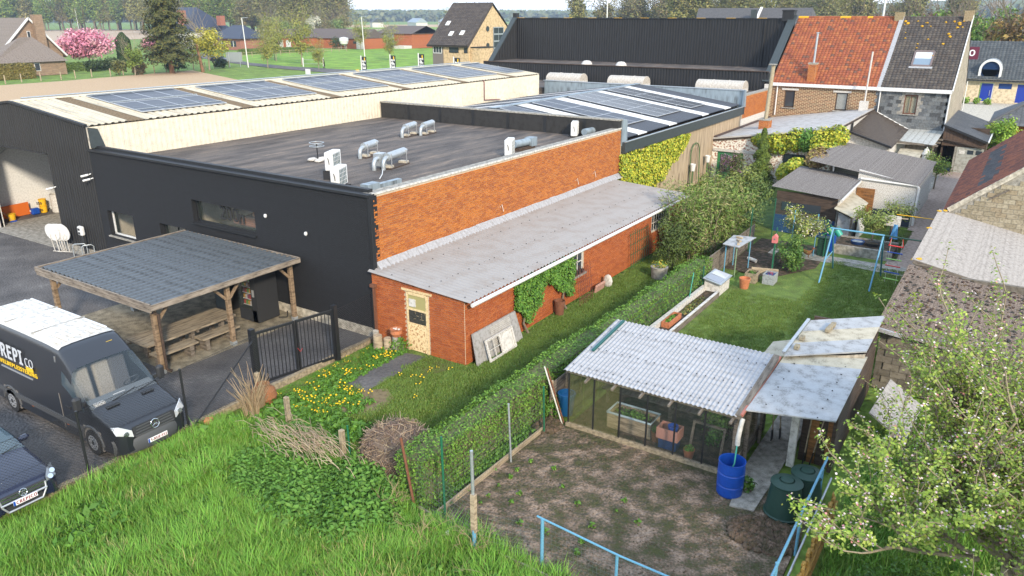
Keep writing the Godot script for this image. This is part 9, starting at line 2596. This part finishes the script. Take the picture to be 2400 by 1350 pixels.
		ptext(f, "lettering", "CREPI", .62, V(-.035, fh - 1.75, .56), Basis(V(0, 1, 0), V(0, 0, -1), V(-1, 0, 0)), M.letter_white, .01, true)
		pbox(f, "yellow_stripe", M.yellow_paint, -.04, -.022, fh - .75, fh - .25, .62, .78)
	for q in [[106.5, -134.8, 9.6, "white street lamp beside the road sign"], [148.4, -142.2, 9.8, "white street lamp on the pasture by the barns"], [92, -14, 13.5, "white street lamp rising behind the red roof"], [120, -60, 13.5, "white street lamp right of the beige house"], [260, -480, 14, "distant white lamp behind the pink cherry"]]:
		var l := thing("street_lamp", q[3], "street lamp", "street lamps", V(q[0], 0, q[1]))
		ptube(l, "pole", M.white, [Vector3.ZERO, V(-.25, q[2], -.1)], [.13, .09], 7); pbar(l, "lamp_arm", M.galv, V(-.25, q[2], -.1), V(.3, q[2] + .06, 1.1), .16, .1)
	var sg := thing("road_sign_back", "grey back of a big road sign on two posts", "road sign")
	var sgm := mb(); sgm.bar(V(104.6, 2.0, -139), V(106.6, 2.0, -136.6), .06, 1.9); put(sgm, "sign_board", mat(L(.22, .25, .26), .6), sg)
	for q in [[104.9, -138.6], [106.3, -137.0]]: ptube(sg, "post", M.galv, [V(q[0], 0, q[1]), V(q[0], 3.0, q[1])], .06, 6)
	var tg := thing("pasture_gate", "white posts with a small gate at the pasture edge", "gate")
	for q in [[114.2, -127], [116.5, -123.5]]: ptube(tg, "post", M.white, [V(q[0], 0, q[1]), V(q[0], 1.8, q[1])], .12, 6)
	for y in [.6, 1.4]: pbar(tg, "rail", M.galv, V(114.2, y, -127), V(116.5, y, -123.5), .05, .05)
	var pfn := thing("pasture_fence", "wooden rail fence along the far edge of the pasture", "fence")
	for k in 14:
		var p := V(128, 0, -168).lerp(V(172, 0, -172), k / 13.0); ptube(pfn, "post", M.wood_pale, [p, p + V(0, 1.3, 0)], .08, 5)
		if k < 13:
			for y in [.6, 1.15]: pbar(pfn, "rail", M.wood_pale, p + V(0, y, 0), V(128, y, -168).lerp(V(172, y, -172), (k + 1) / 13.0), .05, .08)
	single(cube_mesh(V(96.5, .75, -106.3), V(.1, .9, 1.2)), "white_notice_board", M.white, "small white board on the verge behind the cream hall", "board")
	single(cube_mesh(V(106.9, .3, -104.5), V(.5, .6, .5)), "yellow_marker", M.yellow_paint, "yellow marker at the road edge by the left flag", "marker")
	person_far(V(113.1, 0, -119.7))
	simple_car("passing_car", "black car passing on the road by the yellow tree", V(114.5, .03, -154.5), .35, L(.012, .012, .014))
	simple_car("parked_hatch", "dark parked car before the beige house", V(97.0, .0, -80.5), 1.2, L(.03, .07, .07))
	simple_car("parked_pickup", "grey blue covered trailer parked before the beige house", V(98.5, .0, -76.5), 1.4, L(.10, .15, .18), 1.5)
	var pu := thing("purple_shop_sign", "purple sign with white letters behind the slate house gable", "sign", "", V(85, 0, -5.35))
	pbox(pu, "sign_board", M.maroon, 0, .1, 6.2, 7.3, -.6, .9); ptext(pu, "letters", "DO", .55, V(-.02, 6.75, .1), Basis(V(0, 0, 1), Vector3.UP, V(-1, 0, 0)), M.letter_white, .01, true); ptube(pu, "pole", M.galv, [V(.05, 0, .1), V(.05, 6.2, .1)], .08, 6)
func cube_mesh(p: Vector3, s: Vector3) -> MB:
	var m := mb(); m.cbox(p, s, .02); return m
func hip(parent: Node, called: String, m: Material, x0: float, x1: float, z0: float, z1: float, y0: float, y1: float, in_by: float):
	var h := mb(); var cx := (x0 + x1) * .5
	var a := V(cx, y1, z0 + in_by * 1.6); var b := V(cx, y1, z1 - in_by * 1.6)
	h.quad(V(x0, y0, z0), V(x0, y0, z1), b, a); h.quad(V(x1, y0, z1), V(x1, y0, z0), a, b); h.tri(V(x0, y0, z1), V(x1, y0, z1), b); h.tri(V(x1, y0, z0), V(x0, y0, z0), a)
	put(h, called, m, parent)
func hedge_box(called: String, label: String, a: Vector3, b: Vector3, pal: Array, sd: int):
	var t := thing(called, label, "hedge"); var m := mb(true)
	leaf_box(m, a, b, 40, .32, pal, seeded(sd), .1); put(m, "foliage", M.leaf, t)
	pbox(t, "twig_core", mat(pal[0] * .8, .95), a.x + .15, b.x - .15, 0, b.y - .15, a.z + .15, b.z - .15)
func person_far(p: Vector3):
	var t := thing("person", "person in black clothes walking on the pasture edge", "person", "", p, .8)
	var m := mb(); var g := []
	for q in [[.86, .19, .13], [1.0, .20, .14], [1.2, .21, .14], [1.38, .23, .13], [1.46, .15, .1], [1.5, .065, .07], [1.56, .065, .075], [1.6, .085, .10], [1.68, .095, .11], [1.76, .08, .095], [1.81, .02, .02]]:
		var row := []
		for k in 13: row.append(V(cos(TAU * k / 12.0) * q[1], q[0], sin(TAU * k / 12.0) * q[2]))
		g.append(row)
	skin(m, g)
	m.tube([V(-.1, .9, 0), V(-.11, .5, .12), V(-.11, .06, .05)], [.1, .07, .05], 8); m.tube([V(.1, .9, 0), V(.11, .5, -.05), V(.11, .06, -.22)], [.1, .07, .05], 8)
	m.tube([V(-.22, 1.4, 0), V(-.27, 1.1, -.08), V(-.24, .85, .05)], [.06, .05, .035], 7); m.tube([V(.22, 1.4, 0), V(.27, 1.1, .05), V(.24, .85, .18)], [.06, .05, .035], 7)
	for s in [[-.11, .12], [.11, -.16]]: m.box(V(s[0], .04, s[1]), V(.09, .08, .26))
	put(m, "body", mat(L(.012, .012, .014), .9), t)
func simple_car(called: String, label: String, p: Vector3, turn: float, col: Color, tall := 1.0):
	var t := thing(called, label, "car", "", p, turn)
	var m := mb(); var g := []
	for q in [[2.0, .6, .75], [1.8, .75, .85], [.9, .9, .88], [.3, 1.4 * tall, .8], [-1.2, 1.45 * tall, .8], [-1.9, 1.0 * tall, .85], [-2.05, .6, .8]]:
		var row := []
		for s in [[-1.0, .0], [-1.0, .6], [-.88, .95], [.0, 1.0], [.88, .95], [1.0, .6], [1.0, .0]]: row.append(V(s[0] * q[2], .28 + (q[1] - .28) * s[1], q[0]))
		g.append(row)
	skin(m, g); m.b6(-.75, .75, .28, .6, -2.0, 1.95); put(m, "body", mat(col, .3), t)
	pbox(t, "rear_window", M.window_glass, -.6, .6, .95, 1.3, -1.86, -1.6); pbox(t, "windscreen", M.window_glass, -.62, .62, .98, 1.3, .42, .62)
	for s in [-1.0, 1.0]:
		pbox(t, "tail_light", M.red_plastic, s * .7 - .1, s * .7 + .1, .65, .8, -2.02, -1.95)
		for z in [-1.3, 1.25]:
			var w := mb(); w.tube([V(s * .7, .3, z), V(s * .88, .3, z)], .3, 14); put(w, "wheel", M.rubber, t)

func _ready():
	rng.seed = 20240
	make_world()
	make_materials()
	make_ground()
	make_warehouse()
	make_hall()
	make_grey_hall()
	make_black_building()
	make_row_houses()
	make_annexes()
	make_sheds()
	make_brick_shed()
	make_mid()
	make_pergola()
	make_roof_machines()
	make_van()
	make_car()
	make_greenhouse()
	make_garden_things()
	make_plants()
	make_near_trees()
	make_far()
